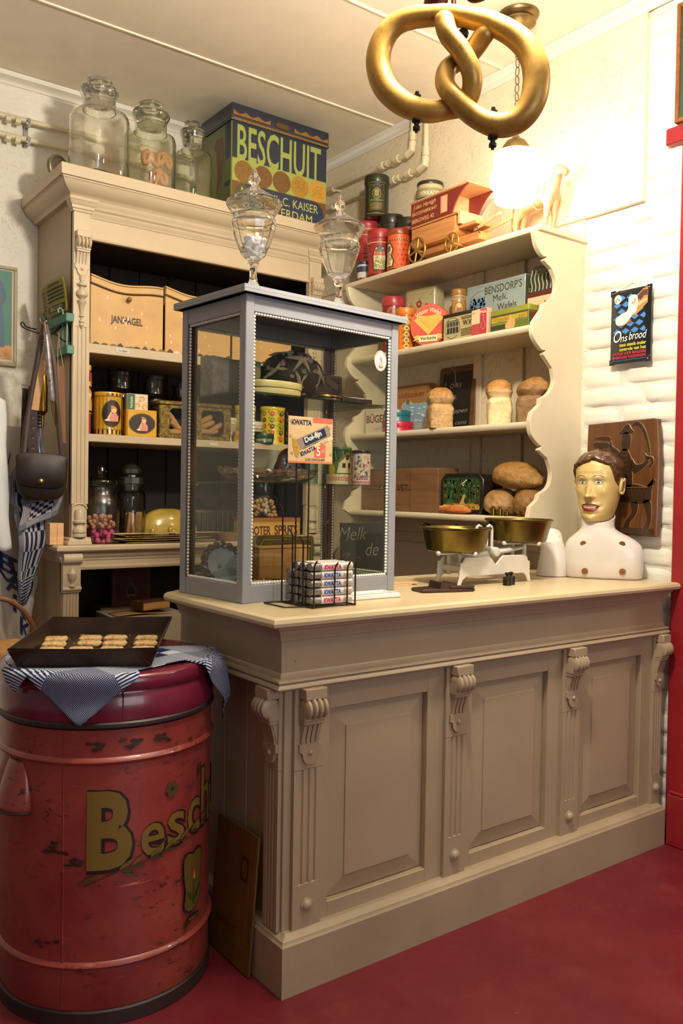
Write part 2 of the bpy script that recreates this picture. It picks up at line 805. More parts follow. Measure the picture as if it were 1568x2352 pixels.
# ---------------------------------------------------------------- room
ZC = 3.36          # ceiling
XW = 3.03          # right wall face
YW = 4.315         # back wall face
m_paper = wallpaper('wallpaper', 'ece7da', 'd8cdb6')
m_paper2 = wallpaper('wallpaper_right', 'e2d5ba', 'c8b492')
m_ceil = M('ceiling_paint', 'f2e8d2', .7, var=.03, bump=.12, bs=120)
m_white = M('white_masonry_paint', 'e2dfd4', .6, var=.05, bump=.55, bs=60, vs=5)
m_mortar = M('white_mortar', 'dcd8cc', .75, var=.06, bump=.7, bs=50, grime='a09078', grime_amt=.56)
m_cove = M('cove_white', 'e6e0d2', .5, var=.03)
m_red = M('red_door_paint', '8e1c24', .38, var=.08, bump=.1, bs=30, chip='3a1a14', chip_amt=.74)
m_cream = M('pipe_paint', 'd9cdac', .4, var=.05)

# red painted concrete floor
t = NT('red_floor')
n1 = t.ramp(t.noise(2.2, 5, .6), .35, .7)
c1 = t.mix(n1, lin('5e1520'), lin('6e2029'))
c1 = t.mix(t.math('MULTIPLY', t.ramp(t.noise(5.5, 6, .75), .52, .75), .55), c1, lin('7e3430'))
c1 = t.mix(t.ramp(t.noise(60, 3, .6), .735, .76), c1, lin('c9a89a'))
c1 = t.mix(t.ramp(t.noise(28, 2, .5), .76, .78), c1, lin('2a0a0c'))
t.l(c1, t.b.inputs['Base Color'])
t.l(t.ramp(t.noise(7, 5, .7), .3, .7, .30, .52), t.b.inputs['Roughness'])
t.bump(t.noise(45, 6, .65), .25, .002)
m_floor = t.m

mb = MB(); mb.box(-3.2, 5.2, -3.0, 4.6, -.1, 0, m_floor)
struct(mb.build('floor', smooth=0))
mb = MB(); mb.box(-3.2, 5.2, -3.0, 4.6, ZC, ZC+.1, m_ceil)
ceiling = struct(mb.build('ceiling', smooth=0))
for y in (3.59, 2.80, 2.01, 1.22, .43):
    mb = MB(); mb.box(-3.2, 3.02, y-.006, y+.006, ZC-.006, ZC+.002, m_ceil, .002)
    mb.build('seam', ceiling)
mb = MB(); mb.box(-3.2, 3.15, YW, YW+.1, 0, ZC, m_paper)
wall_back = struct(mb.build('wall_back', smooth=0))
mb = MB()
mb.box(XW, XW+.1, 2.345, YW, 0, ZC, m_paper2)
mb.box(XW+.0115, XW+.1, 1.885, 2.345, 0, ZC, m_mortar)
wall_right = struct(mb.build('wall_right', smooth=0))

# whitewashed bricks: each course a row of separate bricks
def brick_mesh(ln, ht, seed):
    q = random.Random(seed)
    b = MB()
    tt = bmesh.new()
    bmesh.ops.create_cube(tt, size=1)
    bmesh.ops.subdivide_edges(tt, edges=tt.edges[:], cuts=4, use_grid_fill=True)
    for v in tt.verts:
        edge = max(abs(v.co.y), abs(v.co.z)) > .49
        inner = max(abs(v.co.y), abs(v.co.z)) < .35
        v.co = Vector((v.co.x*.05, v.co.y*ln, v.co.z*ht))
        v.co += Vector((q.uniform(-.0012, .0016) + (.0125 if edge and v.co.x < 0 else 0 if inner else .0015), q.uniform(-.0028, .0028), q.uniform(-.0022, .0022)))
    b.add(tt, m_white)
    return b
COURSE = .0822
variants = {}
def put_brick(y0, y1, z0, z1, k):
    key = (round(y1-y0, 3), round(z1-z0, 3), k)
    if key not in variants:
        o = brick_mesh(y1-y0, z1-z0, k).build('brick', wall_right, 50)
        variants[key] = o
    else:
        o = variants[key].copy(); C.objects.link(o)
    o.location = (XW+.026+rnd.uniform(-.002, .002), (y0+y1)/2, (z0+z1)/2)
k = 0
zc = .012
while zc < ZC-.04:
    z1 = min(zc+COURSE-.005, ZC-.005)
    odd = k % 2
    spans = ((1.887, 2.035), (2.045, 2.345)) if odd else ((1.887, 2.140), (2.150, 2.345))
    if zc > 2.545:
        spans = ((1.887, 2.075),)
    elif zc < .95:
        spans = ((1.887, 2.035),) if odd else ((1.887, 2.140),)
    for a, b in spans:
        put_brick(a, b, zc, z1, rnd.randint(0, 3))
    zc += COURSE; k += 1

# wallpapered board on the upper right wall, stopping short of the corner
mb = MB(); mb.box(XW-.014, XW+.02, 2.052, YW, 2.556, ZC, m_paper2)
struct(mb.build('trim_1', smooth=0))
# coves along the ceiling
mb = MB(); mb.mould([(-3.2, YW), (XW-.014, YW), (XW-.014, 1.9)], [(0, ZC-.055), (.008, ZC-.055), (.008, ZC-.042), (.02, ZC-.028), (.034, ZC-.022), (.04, ZC-.002), (0, ZC-.002)], m_cove)
struct(mb.build('trim_2'))

# red door frame at the right edge
door = MB()
door.box(3.012, 3.20, 1.45, 1.884, 0, ZC, m_red, .006)
d1 = struct(door.build('door_1'))
mb = MB(); mb.box(2.996, 3.012, 1.72, 1.868, 0, .20, m_red, .004); mb.box(2.999, 3.012, 1.60, 1.862, .20, .215, m_red, .004)
mb.build('plinth_block', d1)
for z in (.60, .70):
    mb = MB()
    mb.cyl(.011, z-.045, z+.045, m_red, 10, c=(3.004, 1.765))
    mb.box(3.006, 3.014, 1.73, 1.80, z-.04, z+.04, m_red, .002)
    mb.sph(.011, m_red, (3.004, 1.765, z+.047), 8, 6)
    mb.build('hinge', d1)
mb = MB(); mb.box(3.0, 3.05, 1.80, 1.946, 2.735, 2.80, m_red, .004)
struct(mb.build('trim_3'))
t1 = thing('wall_picture', 'brown framed picture above the red ledge at the right edge', 'picture', (3.0, 1.84, 2.80))
mb = MB(); m_pf = wood('frame_wood', '6a3a1c', '8a5226', .4)
for a in ((1.70, 1.716), (1.886, 1.902)):
    mb.box(2.985, 3.010, a[0], a[1], 2.803, 3.26, m_pf, .003)
mb.box(2.985, 3.010, 1.716, 1.886, 2.803, 2.82, m_pf, .003); mb.box(2.985, 3.010, 1.716, 1.886, 3.243, 3.26, m_pf, .003)
mb.build('frame', t1, world=True)
mb = MB(); mb.box(2.995, 3.008, 1.712, 1.89, 2.815, 3.25, M('picture_dark', '3a4a3c', .4))
mb.build('picture', t1, world=True)

# painted heating pipes on both walls
def pipes(t, mbp):
    pass
tp = thing('heating_pipes', 'pair of cream painted pipes climbing the corner to the ceiling', 'pipe', (2.98, 3.6, 3.0))
for pts in ([(2.965, 4.30, 3.17), (2.965, 3.46, 3.155), (2.965, 3.415, 3.17), (2.965, 3.41, 3.21), (2.965, 3.41, ZC)],
            [(2.965, 4.30, 3.065), (2.965, 3.36, 3.05), (2.965, 3.312, 3.062), (2.965, 3.307, 3.10), (2.965, 3.307, ZC)]):
    mb = MB(); mb.tube(pts, .0135, m_cream, 10); mb.build('pipe', tp, world=True)
    for seg_, rr_ in (([(2.965, pts[1][1]+.10, pts[1][2]+.002), (2.965, pts[1][1]+.06, pts[1][2]+.001)], .021), ([pts[1], pts[2], pts[3]], .020), ([(2.965, pts[4][1], pts[3][2]+.004), (2.965, pts[4][1], pts[3][2]+.05)], .0185), ([(2.965, pts[1][1]+.22, pts[1][2]+.003), (2.965, pts[1][1]+.19, pts[1][2]+.003)], .021)):
        mb = MB(); mb.tube(seg_, rr_, m_cream, 10); mb.build('pipe_fitting', tp, world=True)
    for y in (pts[1][1]+.16, 4.12):
        mb = MB()
        mb.box(2.955, 3.03, y-.007, y+.007, pts[1][2]-.006, pts[1][2]+.006, m_cream)
        mb.tube([(2.965, y-.008, pts[1][2]+.002), (2.965, y+.008, pts[1][2]+.002)], .0175, m_cream, 10)
        mb.build('clip', tp, world=True)
tp = thing('wall_pipes', 'pair of cream painted pipes running along the wall left of the jars', 'pipe', (1.0, 4.28, 3.0))
m_steel = M('bright_steel', 'b8b8b4', .25, 1, var=.1)
for z in (3.125, 3.035):
    mb = MB(); mb.tube([(-.6, 4.27, z-.012), (2.96, 4.27, z+.035)], .0135, m_cream, 10); mb.build('pipe', tp, world=True)
    for xx in (1.13, 1.175):
        mb = MB(); mb.tube([(xx, 4.27, z), (xx+.023, 4.27, z)], .021, m_cream, 10); mb.build('coupling', tp, world=True)
mb = MB()
mb.box(1.228, 1.243, 4.288, 4.315, 3.02, 3.14, m_steel)
for z in (3.125, 3.037):
    mb.tube([(1.226, 4.27, z), (1.246, 4.27, z)], .018, m_steel, 10)
    mb.box(1.229, 1.243, 4.248, 4.256, z-.02, z+.02, m_steel)
mb.build('bracket', tp, world=True)

# ---------------------------------------------------------------- the counter
m_ctr = M('counter_paint', 'a08d73', .42, var=.05, vs=4, bump=.10, bs=45, chip='4a3826', chip_amt=.77, chip_s=22)
m_ctop = M('counter_top_paint', 'c8b792', .33, var=.05, vs=5, bump=.06, bs=30, chip='6a5238', chip_amt=.765, chip_s=20)
m_plinth = M('plinth_paint', '9e8b72', .5, var=.07, vs=5, bump=.45, bs=34, chip='4a3826', chip_amt=.73, chip_s=26)

def fluted(mb, x0, x1, yf, yb, z0, z1, n, m, mx=None, margin=.2):
    """vertical board with n grooves on its -Y face"""
    w = x1-x0
    mg = w*margin
    pit = (w-2*mg)/n
    g = pit*.52
    pts = [(x0, yf)]
    for i in range(n):
        c = x0+mg+pit*(i+.5)
        pts += [(c-g/2, yf), (c-g/4, yf+g*.42), (c+g/4, yf+g*.42), (c+g/2, yf)]
    pts += [(x1, yf), (x1, yb), (x0, yb)]
    mb.prism(pts, z0, z1, m, mx)

def corbel(name, parent, x, yf, zt, m, w=.068, mx=None, h=.19, knob=True, s=1.0):
    """carved bracket: scroll of four reels, ribbed neck, tongue with a button; faces -Y"""
    b = MB()
    b.box(x-w/2, x+w/2, yf-.036*s, yf+.02, zt-.03*s, zt, m, .002)
    zs = zt-.055*s
    rw = w/4
    for i in range(4):
        c = x-w/2+rw*(i+.5)
        k = 1.06 if i in (1, 2) else 1
        b.lathe([(.004, -rw*.48), (.022*s*k, -rw*.46), (.0285*s*k, -rw*.2), (.0285*s*k, rw*.2), (.022*s*k, rw*.46), (.004, rw*.48)], m, 14, Matrix.Translation((c, yf-.022*s, zs)) @ Matrix.Rotation(PI/2, 4, 'Y'))
    b.box(x-w/2, x+w/2, yf-.030*s, yf+.02, zs-.035*s, zs, m, .002)
    b.box(x-w/2+.002, x+w/2-.002, yf-.026*s, yf+.02, zs-.046*s, zs-.03*s, m, .003)
    prof = [(yf+.02, zs-.04*s), (yf-.022*s, zs-.04*s), (yf-.016*s, zs-.06*s), (yf-.009*s, zs-.085*s), (yf-.008*s, zs-.105*s), (yf+.02, zs-.105*s)]
    mxx = Matrix(((0, 0, 1, 0), (1, 0, 0, 0), (0, 1, 0, 0), (0, 0, 0, 1)))
    nr = 4
    for i in range(nr):
        a = x-w*.44 + w*.88*i/nr
        c = a+w*.88/nr
        b.prism(prof, a+.0015, c-.0035, m, mxx)
    b.prism([(p[0]+(.005 if p[0] < yf+.01 else 0), p[1]) for p in prof], x-w*.43, x+w*.43, m, mxx)
    zz = zs-.10*s
    tong = [(-w*.5, 0), (-w*.5, -.022*s), (-w*.40, -.026*s)] + [(w*.36*math.cos(a), -.03*s+w*.42*math.sin(a)) for a in [PI+PI*i/10 for i in range(11)]] + [(w*.40, -.026*s), (w*.5, -.022*s), (w*.5, 0)]
    b.prism([(x+p[0], zz+p[1]) for p in tong], 0, .028, m, Matrix(((1, 0, 0, 0), (0, 0, 1, yf-.008*s), (0, 1, 0, 0), (0, 0, 0, 1))), .0015)
    if knob:
        b.sph(.008*s, m, (x, yf-.008*s, zz-.026*s), 10, 8, (1, .8, 1))
    b.mx = Matrix.Identity(4)
    o = b.build(name, None, 40)
    if mx:
        o.data.transform(mx)
    o.data.transform(MW[parent.name].inverted())
    o.parent = parent
    return o

counter = thing('shop_counter', 'long beige panelled shop counter with carved brackets on the red floor', 'counter', (2.1, 2.2, 0))
CX0, CX1, CYF, CYB = 1.238, 2.985, 1.905, 2.52
# worktop with rounded nose
mb = MB()
nose = [(0, 1.001), (.010, 1.001), (.018, 1.006), (.021, 1.015), (.018, 1.025), (.010, 1.030), (0, 1.030)]
pth = [(1.178, 2.49), (1.178, 1.858), (2.99, 1.858), (2.99, 2.53), (1.235, 2.53)]
mb.mould(pth, nose, m_ctop, closed=True)
mb.prism([(p[0], p[1]) for p in pth], 1.001, 1.0299, m_ctop)
mb.build('worktop', counter, world=True)
# frieze with cove above and bead below
mb = MB()
prof = [(-.05, 1.001), (.012, 1.001), (.012, .992), (.004, .988), (-.004, .972), (-.008, .960), (-.008, .958), (-.014, .956), (-.014, .872), (-.010, .868), (-.008, .858), (.002, .854), (.004, .848), (-.002, .844), (.006, .838), (.008, .832), (.002, .826), (-.05, .826)]
mb.mould([(1.205, 2.50), (1.205, 1.882), (2.998, 1.882), (2.998, 2.50)], prof, m_ctr)
mb.build('frieze', counter, world=True)
mb = MB(); mb.box(CX0+.02, CX1-.01, CYF+.035, CYB-.03, .1, 1.0, m_ctr); mb.build('carcass', counter, world=True)
# front frame: rails and stiles
XS = [1.262, 1.824, 2.386, 2.930]     # left edges of the pilasters
PWd = .094
mb = MB()
op = []
for i in range(3):
    xa = XS[i]+.127 if i == 0 else XS[i]+.127
    xb = XS[i+1]-.066
    op.append((xa, xb))
x = CX0
for xa, xb in op + [(CX1, None)]:
    mb.box(x, xa, CYF, CYF+.04, .15, .84, m_ctr, .0015)
    x = xb
for xa, xb in op:
    mb.box(xa, xb, CYF, CYF+.04, .752, .84, m_ctr, .0015)
    mb.box(xa, xb, CYF, CYF+.04, .15, .205, m_ctr, .0015)
mb.build('front_frame', counter, world=True)
for xa, xb in op:
    mb = MB()
    yb, ym, yi = CYF+.024, CYF+.020, CYF+.006
    q = [[(xa, yb, .205), (xb, yb, .205), (xb, yb, .752), (xa, yb, .752)]]
    q.append([(xa+.004, ym, .209), (xb-.004, ym, .209), (xb-.004, ym, .748), (xa+.004, ym, .748)])
    q.append([(xa+.062, yi+.004, .262), (xb-.062, yi+.004, .262), (xb-.062, yi+.004, .695), (xa+.062, yi+.004, .695)])
    q.append([(xa+.063, yi, .263), (xb-.063, yi, .263), (xb-.063, yi, .694), (xa+.063, yi, .694)])
    mb.loft([[Vector(p) for p in r] for r in q], m_ctr, False, True)
    mb.build('raised_panel', counter, 10, world=True)
for xs in XS:
    w = PWd if xs < 2.9 else .055
    mb = MB()
    mb.box(xs, xs+w, CYF-.014, CYF+.01, .15, .285, m_ctr, .0015)
    fluted(mb, xs, xs+w, CYF-.014, CYF+.01, .285, .60, 3, m_ctr, margin=.16 if w > .06 else .1)
    mb.box(xs, xs+w, CYF-.014, CYF+.01, .60, .835, m_ctr, .0015)
    pil = mb.build('pilaster', counter, world=True)
    corbel('bracket', pil, xs+w/2, CYF-.014, .828, m_ctr, .070 if w > .06 else .050, knob=True)
    mb = MB(); mb.sph(.0165, m_ctr, (xs+w/2, CYF-.016, .225), 14, 10, (1, .75, 1)); mb.lathe([(.02, 0), (.02, .003), (.016, .004)], m_ctr, 14, TR((xs+w/2, CYF-.014, .225), rx=PI/2))
    mb.build('button', pil, world=True)
# left end: planks, pilaster and bracket (authored facing -Y, turned to face -X)
mxl = Matrix(((0, 1, 0, 0), (-1, 0, 0, 0), (0, 0, 1, 0), (0, 0, 0, 1)))   # (x,y)->(y,-x)
def left_end(y):    # local x that lands on world y
    return -y
mb = MB()
for a in (1.99, 2.12, 2.25, 2.38):
    mb.box(CX0+.012, CX0+.03, a+.002, a+.128, .15, .84, m_ctr, .002)
mb.build('end_planks', counter, world=True)
mb = MB()
mb.mx = mxl
fluted(mb, -1.985, -1.915, CX0-.012, CX0+.02, .16, .60, 3, m_ctr, margin=.16)
mb.mx = mxl
mb.box(-1.985, -1.915, CX0-.012, CX0+.02, .60, .835, m_ctr, .0015)
pil = mb.build('end_pilaster', counter, world=True)
corbel('bracket', pil, -1.95, CX0-.012, .828, m_ctr, .066, mx=mxl)
# plinth
mb = MB()
mb.mould([(1.217, 2.52), (1.217, 1.868), (2.992, 1.868), (2.992, 2.5)], [(-.06, 0), (0, 0), (0, .138), (-.004, .142), (-.006, .150), (-.018, .158), (-.022, .163), (-.06, .163)], m_plinth)
mb.build('plinth', counter, world=True)

# ---------------------------------------------------------------- wall shelf unit with scalloped ends
m_shelf = M('shelf_paint', 'd6c9ab', .45, var=.05, vs=4, bump=.12, bs=35, chip='6b5638', chip_amt=.755, chip_s=30)
wave = [(2.704, 2.437), (2.722, 2.385), (2.758, 2.351), (2.786, 2.35), (2.767, 2.332), (2.818, 2.307), (2.847, 2.256), (2.833, 2.191), (2.77, 2.153), (2.766, 2.133), (2.711, 2.07), (2.71, 2.016), (2.76, 1.967), (2.793, 1.963), (2.775, 1.945), (2.837, 1.893), (2.848, 1.836), (2.816, 1.787), (2.764, 1.76), (2.762, 1.736), (2.712, 1.698), (2.703, 1.658), (2.715, 1.607), (2.76, 1.57), (2.779, 1.563), (2.761, 1.546), (2.817, 1.514), (2.844, 1.456), (2.829, 1.397), (2.767, 1.361), (2.759, 1.338), (2.717, 1.309), (2.705, 1.264)]
corner = {3, 4, 8, 9, 13, 14, 18, 19, 24, 25, 29, 30}
outl = []
run = []
for i, p in enumerate(wave):
    run.append((p[0], p[1], 0))
    if i in corner or i == len(wave)-1:
        outl += [(q.x, q.y) for q in crom(run, 5)] if len(run) > 2 else [(q[0], q[1]) for q in run]
        run = [] if i in corner else run
outl += [(2.74, 1.245), (2.80, 1.20), (2.93, 1.10), (2.955, 1.085), (3.028, 1.085), (3.028, 2.447), (2.704, 2.447)]
shelf = thing('wall_shelf', 'cream painted wall shelf with scalloped ends on the right wall', 'shelf', (2.9, 3.0, 1.085))
SZ = [2.07, 1.667, 1.265]
mpan = Matrix(((1, 0, 0, 0), (0, 0, 1, 0), (0, 1, 0, 0), (0, 0, 0, 1)))
for y in (2.343, 3.612):
    mb = MB(); mb.prism(outl, y, y+.022, m_shelf, mpan, .0015); mb.build('scalloped_end', shelf, 30, world=True)
def shelf_board(x0, y0, y1, z, th, name):
    b = MB()
    b.loft([[Vector((a, y, c)) for a, c in [(3.028, z-th), (x0+.006, z-th), (x0+.001, z-th+.006), (x0, z-th/2), (x0+.001, z-.006), (x0+.006, z), (3.028, z)]] for y in (y0, y1)], m_shelf)
    b.build(name, shelf, 40, world=True)
for z in SZ:
    shelf_board(2.735, 2.3655, 3.6115, z, .028, 'shelf_board')
mb = MB()
nz = [(-.02, 2.447), (.002, 2.447), (.010, 2.451), (.013, 2.461), (.010, 2.471), (.002, 2.476), (-.02, 2.476)]
mb.mould([(3.028, 3.655), (2.74, 3.655), (2.74, 2.343), (3.028, 2.343)][::-1], [(-o, z) for o, z in nz][::-1], m_shelf)
mb.box(2.745, 3.027, 2.35, 3.65, 2.4472, 2.4755, m_shelf)
mb.build('top_board', shelf, world=True)
for y in (2.93, 2.665):
    mb = MB(); mb.box(3.012, 3.028, y, y+.05, 1.10, 2.445, m_shelf, .002); mb.build('back_stile', shelf, world=True)
mb = MB(); mb.box(3.008, 3.028, 2.3655, 3.6115, 1.10, 1.15, m_shelf, .002); mb.build('back_rail', shelf, world=True)
m_iron = M('black_iron', '24201c', .5, .6)
for y in (3.28, 3.05, 2.86):
    mb = MB(); mb.box(3.004, 3.010, y-.012, y+.012, 1.16, 1.20, m_iron)
    mb.tube([(3.006, y, 1.198), (2.985, y, 1.205), (2.975, y, 1.19), (2.98, y, 1.175)], .003, m_iron, 6)
    mb.build('hook', shelf, world=True)

# ---------------------------------------------------------------- tall cabinet
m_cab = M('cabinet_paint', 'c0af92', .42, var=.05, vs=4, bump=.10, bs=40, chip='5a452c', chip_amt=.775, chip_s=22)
m_cabside = M('cabinet_side_shaded', 'a08d70', .4, var=.05, vs=4, bump=.08, bs=40)  # cabinet paint darkened, the shade of the sides is put into the colour
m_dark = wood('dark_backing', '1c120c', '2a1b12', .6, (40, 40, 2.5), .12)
cab = thing('tall_cabinet', 'tall beige open cabinet with carved pilasters against the back wall', 'cabinet', (1.97, 4.05, 0))
UX0, UX1, UYF = 1.300, 2.655, 3.787
IX0, IX1 = 1.322, 2.633
PLW = .076
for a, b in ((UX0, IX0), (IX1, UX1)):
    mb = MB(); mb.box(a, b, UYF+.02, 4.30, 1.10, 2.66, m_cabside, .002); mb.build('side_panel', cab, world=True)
# back planks
for i in range(8):
    w = (IX1-IX0)/8
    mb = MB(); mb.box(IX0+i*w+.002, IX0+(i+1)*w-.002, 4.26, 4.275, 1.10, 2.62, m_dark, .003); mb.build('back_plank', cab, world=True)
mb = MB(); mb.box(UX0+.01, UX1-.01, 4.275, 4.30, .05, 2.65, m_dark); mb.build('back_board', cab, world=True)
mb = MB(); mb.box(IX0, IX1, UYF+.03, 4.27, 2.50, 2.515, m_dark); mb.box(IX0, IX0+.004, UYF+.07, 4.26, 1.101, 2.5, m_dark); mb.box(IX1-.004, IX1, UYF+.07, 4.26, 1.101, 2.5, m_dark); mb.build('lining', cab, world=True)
for z, th in ((2.018, .043), (1.606, .036)):
    mb = MB(); mb.box(IX0+.005, IX1-.005, UYF+.012, 4.255, z-th, z, m_cab, .003); mb.build('shelf_board', cab, world=True)
    mb = MB()
    for xx in (IX0+.006, IX1-.031):
        mb.box(xx, xx+.025, UYF+.03, 4.2, z-th-.022, z-th-.001, m_cab, .002)
    mb.build('shelf_batten', cab, world=True)
# enamel price tag on the shelf edge is its own thing, below
# cornice
cpath = [(UX0, 4.30), (UX0, UYF), (UX1, UYF), (UX1, 4.30)]
mb = MB()
mb.mould(cpath, [(-.05, 2.652), (.020, 2.652), (.026, 2.664), (.030, 2.668), (.036, 2.672), (.052, 2.684), (.066, 2.702), (.070, 2.712), (.074, 2.714), (.074, 2.720), (.082, 2.722), (.084, 2.768), (.080, 2.772), (-.05, 2.772)], m_cab)
mb.build('cornice', cab, world=True)
mb = MB(); mb.box(UX0-.04, UX1+.04, UYF-.04, 4.30, 2.755, 2.7715, m_cab); mb.build('top_board', cab, world=True)
# frieze board and its mouldings
mb = MB()
mb.box(UX0+PLW-.005, UX1-PLW+.005, UYF+.012, UYF+.035, 2.485, 2.66, m_cab, .002)
fp = [(UX0+PLW-.002, UYF+.012), (UX1-PLW+.002, UYF+.012)]
mb.mould(fp, [(-.01, 2.582), (.004, 2.582), (.006, 2.592), (.012, 2.600), (.014, 2.612), (.022, 2.620), (.024, 2.632), (.030, 2.640), (.032, 2.655), (-.01, 2.655)], m_cab)
mb.mould(fp, [(-.01, 2.482), (.006, 2.484), (.008, 2.490), (.006, 2.496), (-.01, 2.498)], m_cab)
mb.build('frieze', cab, world=True)

def spindle(mb, x, yf, prof, m):
    """half-turned ornament applied to a -Y face; prof [(r, z)]"""
    mb.lathe(prof, m, 16, c=(x, yf))

for side, x0 in ((0, UX0), (1, UX1-PLW)):
    xc = x0+PLW/2
    mb = MB()
    mb.box(x0, x0+PLW, UYF, UYF+.035, 1.10, 1.135, m_cab, .001)
    mb.box(x0+.003, x0+PLW-.003, UYF+.004, UYF+.035, 1.135, 1.285, m_cab, .001)
    fluted(mb, x0, x0+PLW, UYF, UYF+.035, 1.285, 2.085, 3, m_cab, margin=.14)
    mb.box(x0, x0+PLW, UYF, UYF+.035, 2.085, 2.36, m_cab, .001)
    mb.box(x0, x0+PLW, UYF, UYF+.035, 2.36, 2.66, m_cab, .001)
    pil = mb.build('pilaster', cab, world=True)
    # capital moulding
    mb = MB(); mb.mould([(x0-.001, UYF+.03), (x0-.001, UYF-.001), (x0+PLW+.001, UYF-.001), (x0+PLW+.001, UYF+.03)], [(0, 2.596), (.004, 2.597), (.006, 2.606), (.011, 2.610), (.012, 2.622), (.020, 2.630), (.022, 2.640), (.026, 2.645), (.026, 2.655), (0, 2.655)], m_cab)
    mb.build('capital', pil, world=True)
    corbel('bracket', pil, xc, UYF, 2.508, m_cab, .066, h=.17, s=.92)
    # turned spindle
    mb = MB()
    zt = 2.318
    spindle(mb, xc, UYF-.002, [(.004, zt), (.010, zt-.008), (.012, zt-.018), (.008, zt-.03), (.007, zt-.036), (.022, zt-.042), (.022, zt-.050), (.009, zt-.056), (.012, zt-.066), (.024, zt-.078), (.027, zt-.086), (.025, zt-.096), (.012, zt-.108), (.009, zt-.112), (.021, zt-.118), (.020, zt-.126), (.015, zt-.132), (.009, zt-.165), (.008, zt-.180), (.012, zt-.184), (.012, zt-.188), (.006, zt-.192), (.006, zt-.205), (.012, zt-.208), (.012, zt-.213), (.008, zt-.217), (.011, zt-.228), (.004, zt-.239)], m_cab)
    mb.build('spindle', pil, world=True)
    mb = MB()
    spindle(mb, xc, UYF+.002, [(.003, 1.262), (.020, 1.258), (.024, 1.246), (.024, 1.212), (.030, 1.208), (.030, 1.200), (.018, 1.196), (.018, 1.186), (.026, 1.178), (.031, 1.166), (.031, 1.156), (.026, 1.150), (.030, 1.146), (.030, 1.136), (.028, 1.134)], m_cab)
    mb.build('turned_foot', pil, world=True)
    mb = MB(); mb.tube([(xc+.034*math.cos(a), UYF+.001, 1.262+.024*math.sin(a)) for a in [PI*i/10 for i in range(11)]], .004, m_cab, 6)
    mb.build('arch_bead', pil, world=True)
# base moulding of the upper part
mb = MB(); mb.mould([(UX0-.001, 4.28), (UX0-.001, UYF-.001), (UX0+PLW+.012, UYF-.001)], [(0, 1.10), (.020, 1.10), (.020, 1.112), (.012, 1.118), (.010, 1.126), (.003, 1.132), (0, 1.133)], m_cab)
mb.build('base_moulding', cab, world=True)
mb = MB(); mb.mould([(UX1-PLW-.012, UYF-.001), (UX1+.001, UYF-.001), (UX1+.001, 4.28)], [(0, 1.10), (.020, 1.10), (.020, 1.112), (.012, 1.118), (.010, 1.126), (.003, 1.132), (0, 1.133)], m_cab)
mb.build('base_moulding', cab, world=True)
# lower part
LX0, LX1, LYF = 1.258, 2.697, 3.775
mb = MB()
lp = [(LX0-.012, 4.30), (LX0-.012, LYF-.012), (LX1+.012, LYF-.012), (LX1+.012, 4.30)]
mb.mould(lp, [(-.03, 1.070), (.016, 1.070), (.023, 1.077), (.023, 1.091), (.016, 1.0985), (-.03, 1.0985)], m_cab)
mb.box(LX0-.015, LX1+.015, LYF-.015, 4.30, 1.072, 1.098, m_cab)
mb.build('worktop', cab, world=True)
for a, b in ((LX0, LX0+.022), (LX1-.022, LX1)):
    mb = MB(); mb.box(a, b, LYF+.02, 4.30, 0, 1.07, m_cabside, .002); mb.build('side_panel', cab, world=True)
mb = MB(); mb.mould([(LX0, 4.30), (LX0, LYF+.004)], [(0, 1.02), (.003, 1.02), (.006, 1.032), (.016, 1.05), (.018, 1.07), (0, 1.07)], m_cab); mb.build('side_moulding', cab, world=True)
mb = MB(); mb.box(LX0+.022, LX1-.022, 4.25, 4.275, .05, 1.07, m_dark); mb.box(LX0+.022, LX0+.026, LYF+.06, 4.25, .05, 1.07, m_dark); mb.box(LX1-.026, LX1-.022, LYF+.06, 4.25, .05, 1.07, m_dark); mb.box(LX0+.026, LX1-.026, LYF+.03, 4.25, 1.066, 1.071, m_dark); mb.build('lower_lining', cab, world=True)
mb = MB(); mb.box(LX0+.023, LX1-.023, LYF+.03, 4.25, .575, .60, m_dark); mb.box(LX0+.023, LX1-.023, LYF+.03, 4.25, .04, .07, m_dark); mb.build('lower_shelf', cab, world=True)
mb = MB()
mb.mould([(LX0+.085, LYF+.01), (LX1-.085, LYF+.01)], [(-.02, .985), (.002, .985), (.006, .992), (.006, 1.000), (.001, 1.004), (.001, 1.026), (.005, 1.030), (.006, 1.038), (.012, 1.044), (.018, 1.052), (.020, 1.070), (-.02, 1.070)], m_cab)
mb.build('lower_frieze', cab, world=True)
for x0 in (LX0, LX1-.082):
    xc = x0+.041
    mb = MB()
    fluted(mb, x0+.006, x0+.076, LYF+.002, LYF+.035, .05, .885, 4, m_cab, margin=.1)
    mb.box(x0, x0+.082, LYF-.006, LYF+.035, .885, 1.07, m_cab, .002)
    pil = mb.build('pilaster', cab, world=True)
    mb = MB(); mb.tube([(x0-.001, LYF-.004, 1.04), (x0+.083, LYF-.004, 1.04)], .026, m_cab, 14); mb.build('corner_block', pil, world=True)
    mb = MB()
    mb.tube([(x0-.001, LYF-.002, .902), (x0+.083, LYF-.002, .902)], .012, m_cab, 12)
    mb.build('corner_bead', pil, world=True)
    mb = MB()
    spindle(mb, xc, LYF-.006, [(.003, .998), (.010, .994), (.014, .980), (.021, .972), (.021, .966), (.019, .962), (.019, .950), (.014, .942), (.008, .932), (.007, .924), (.016, .918), (.016, .912), (.008, .908), (.003, .906)], m_cab)
    mb.build('urn_ornament', pil, world=True)

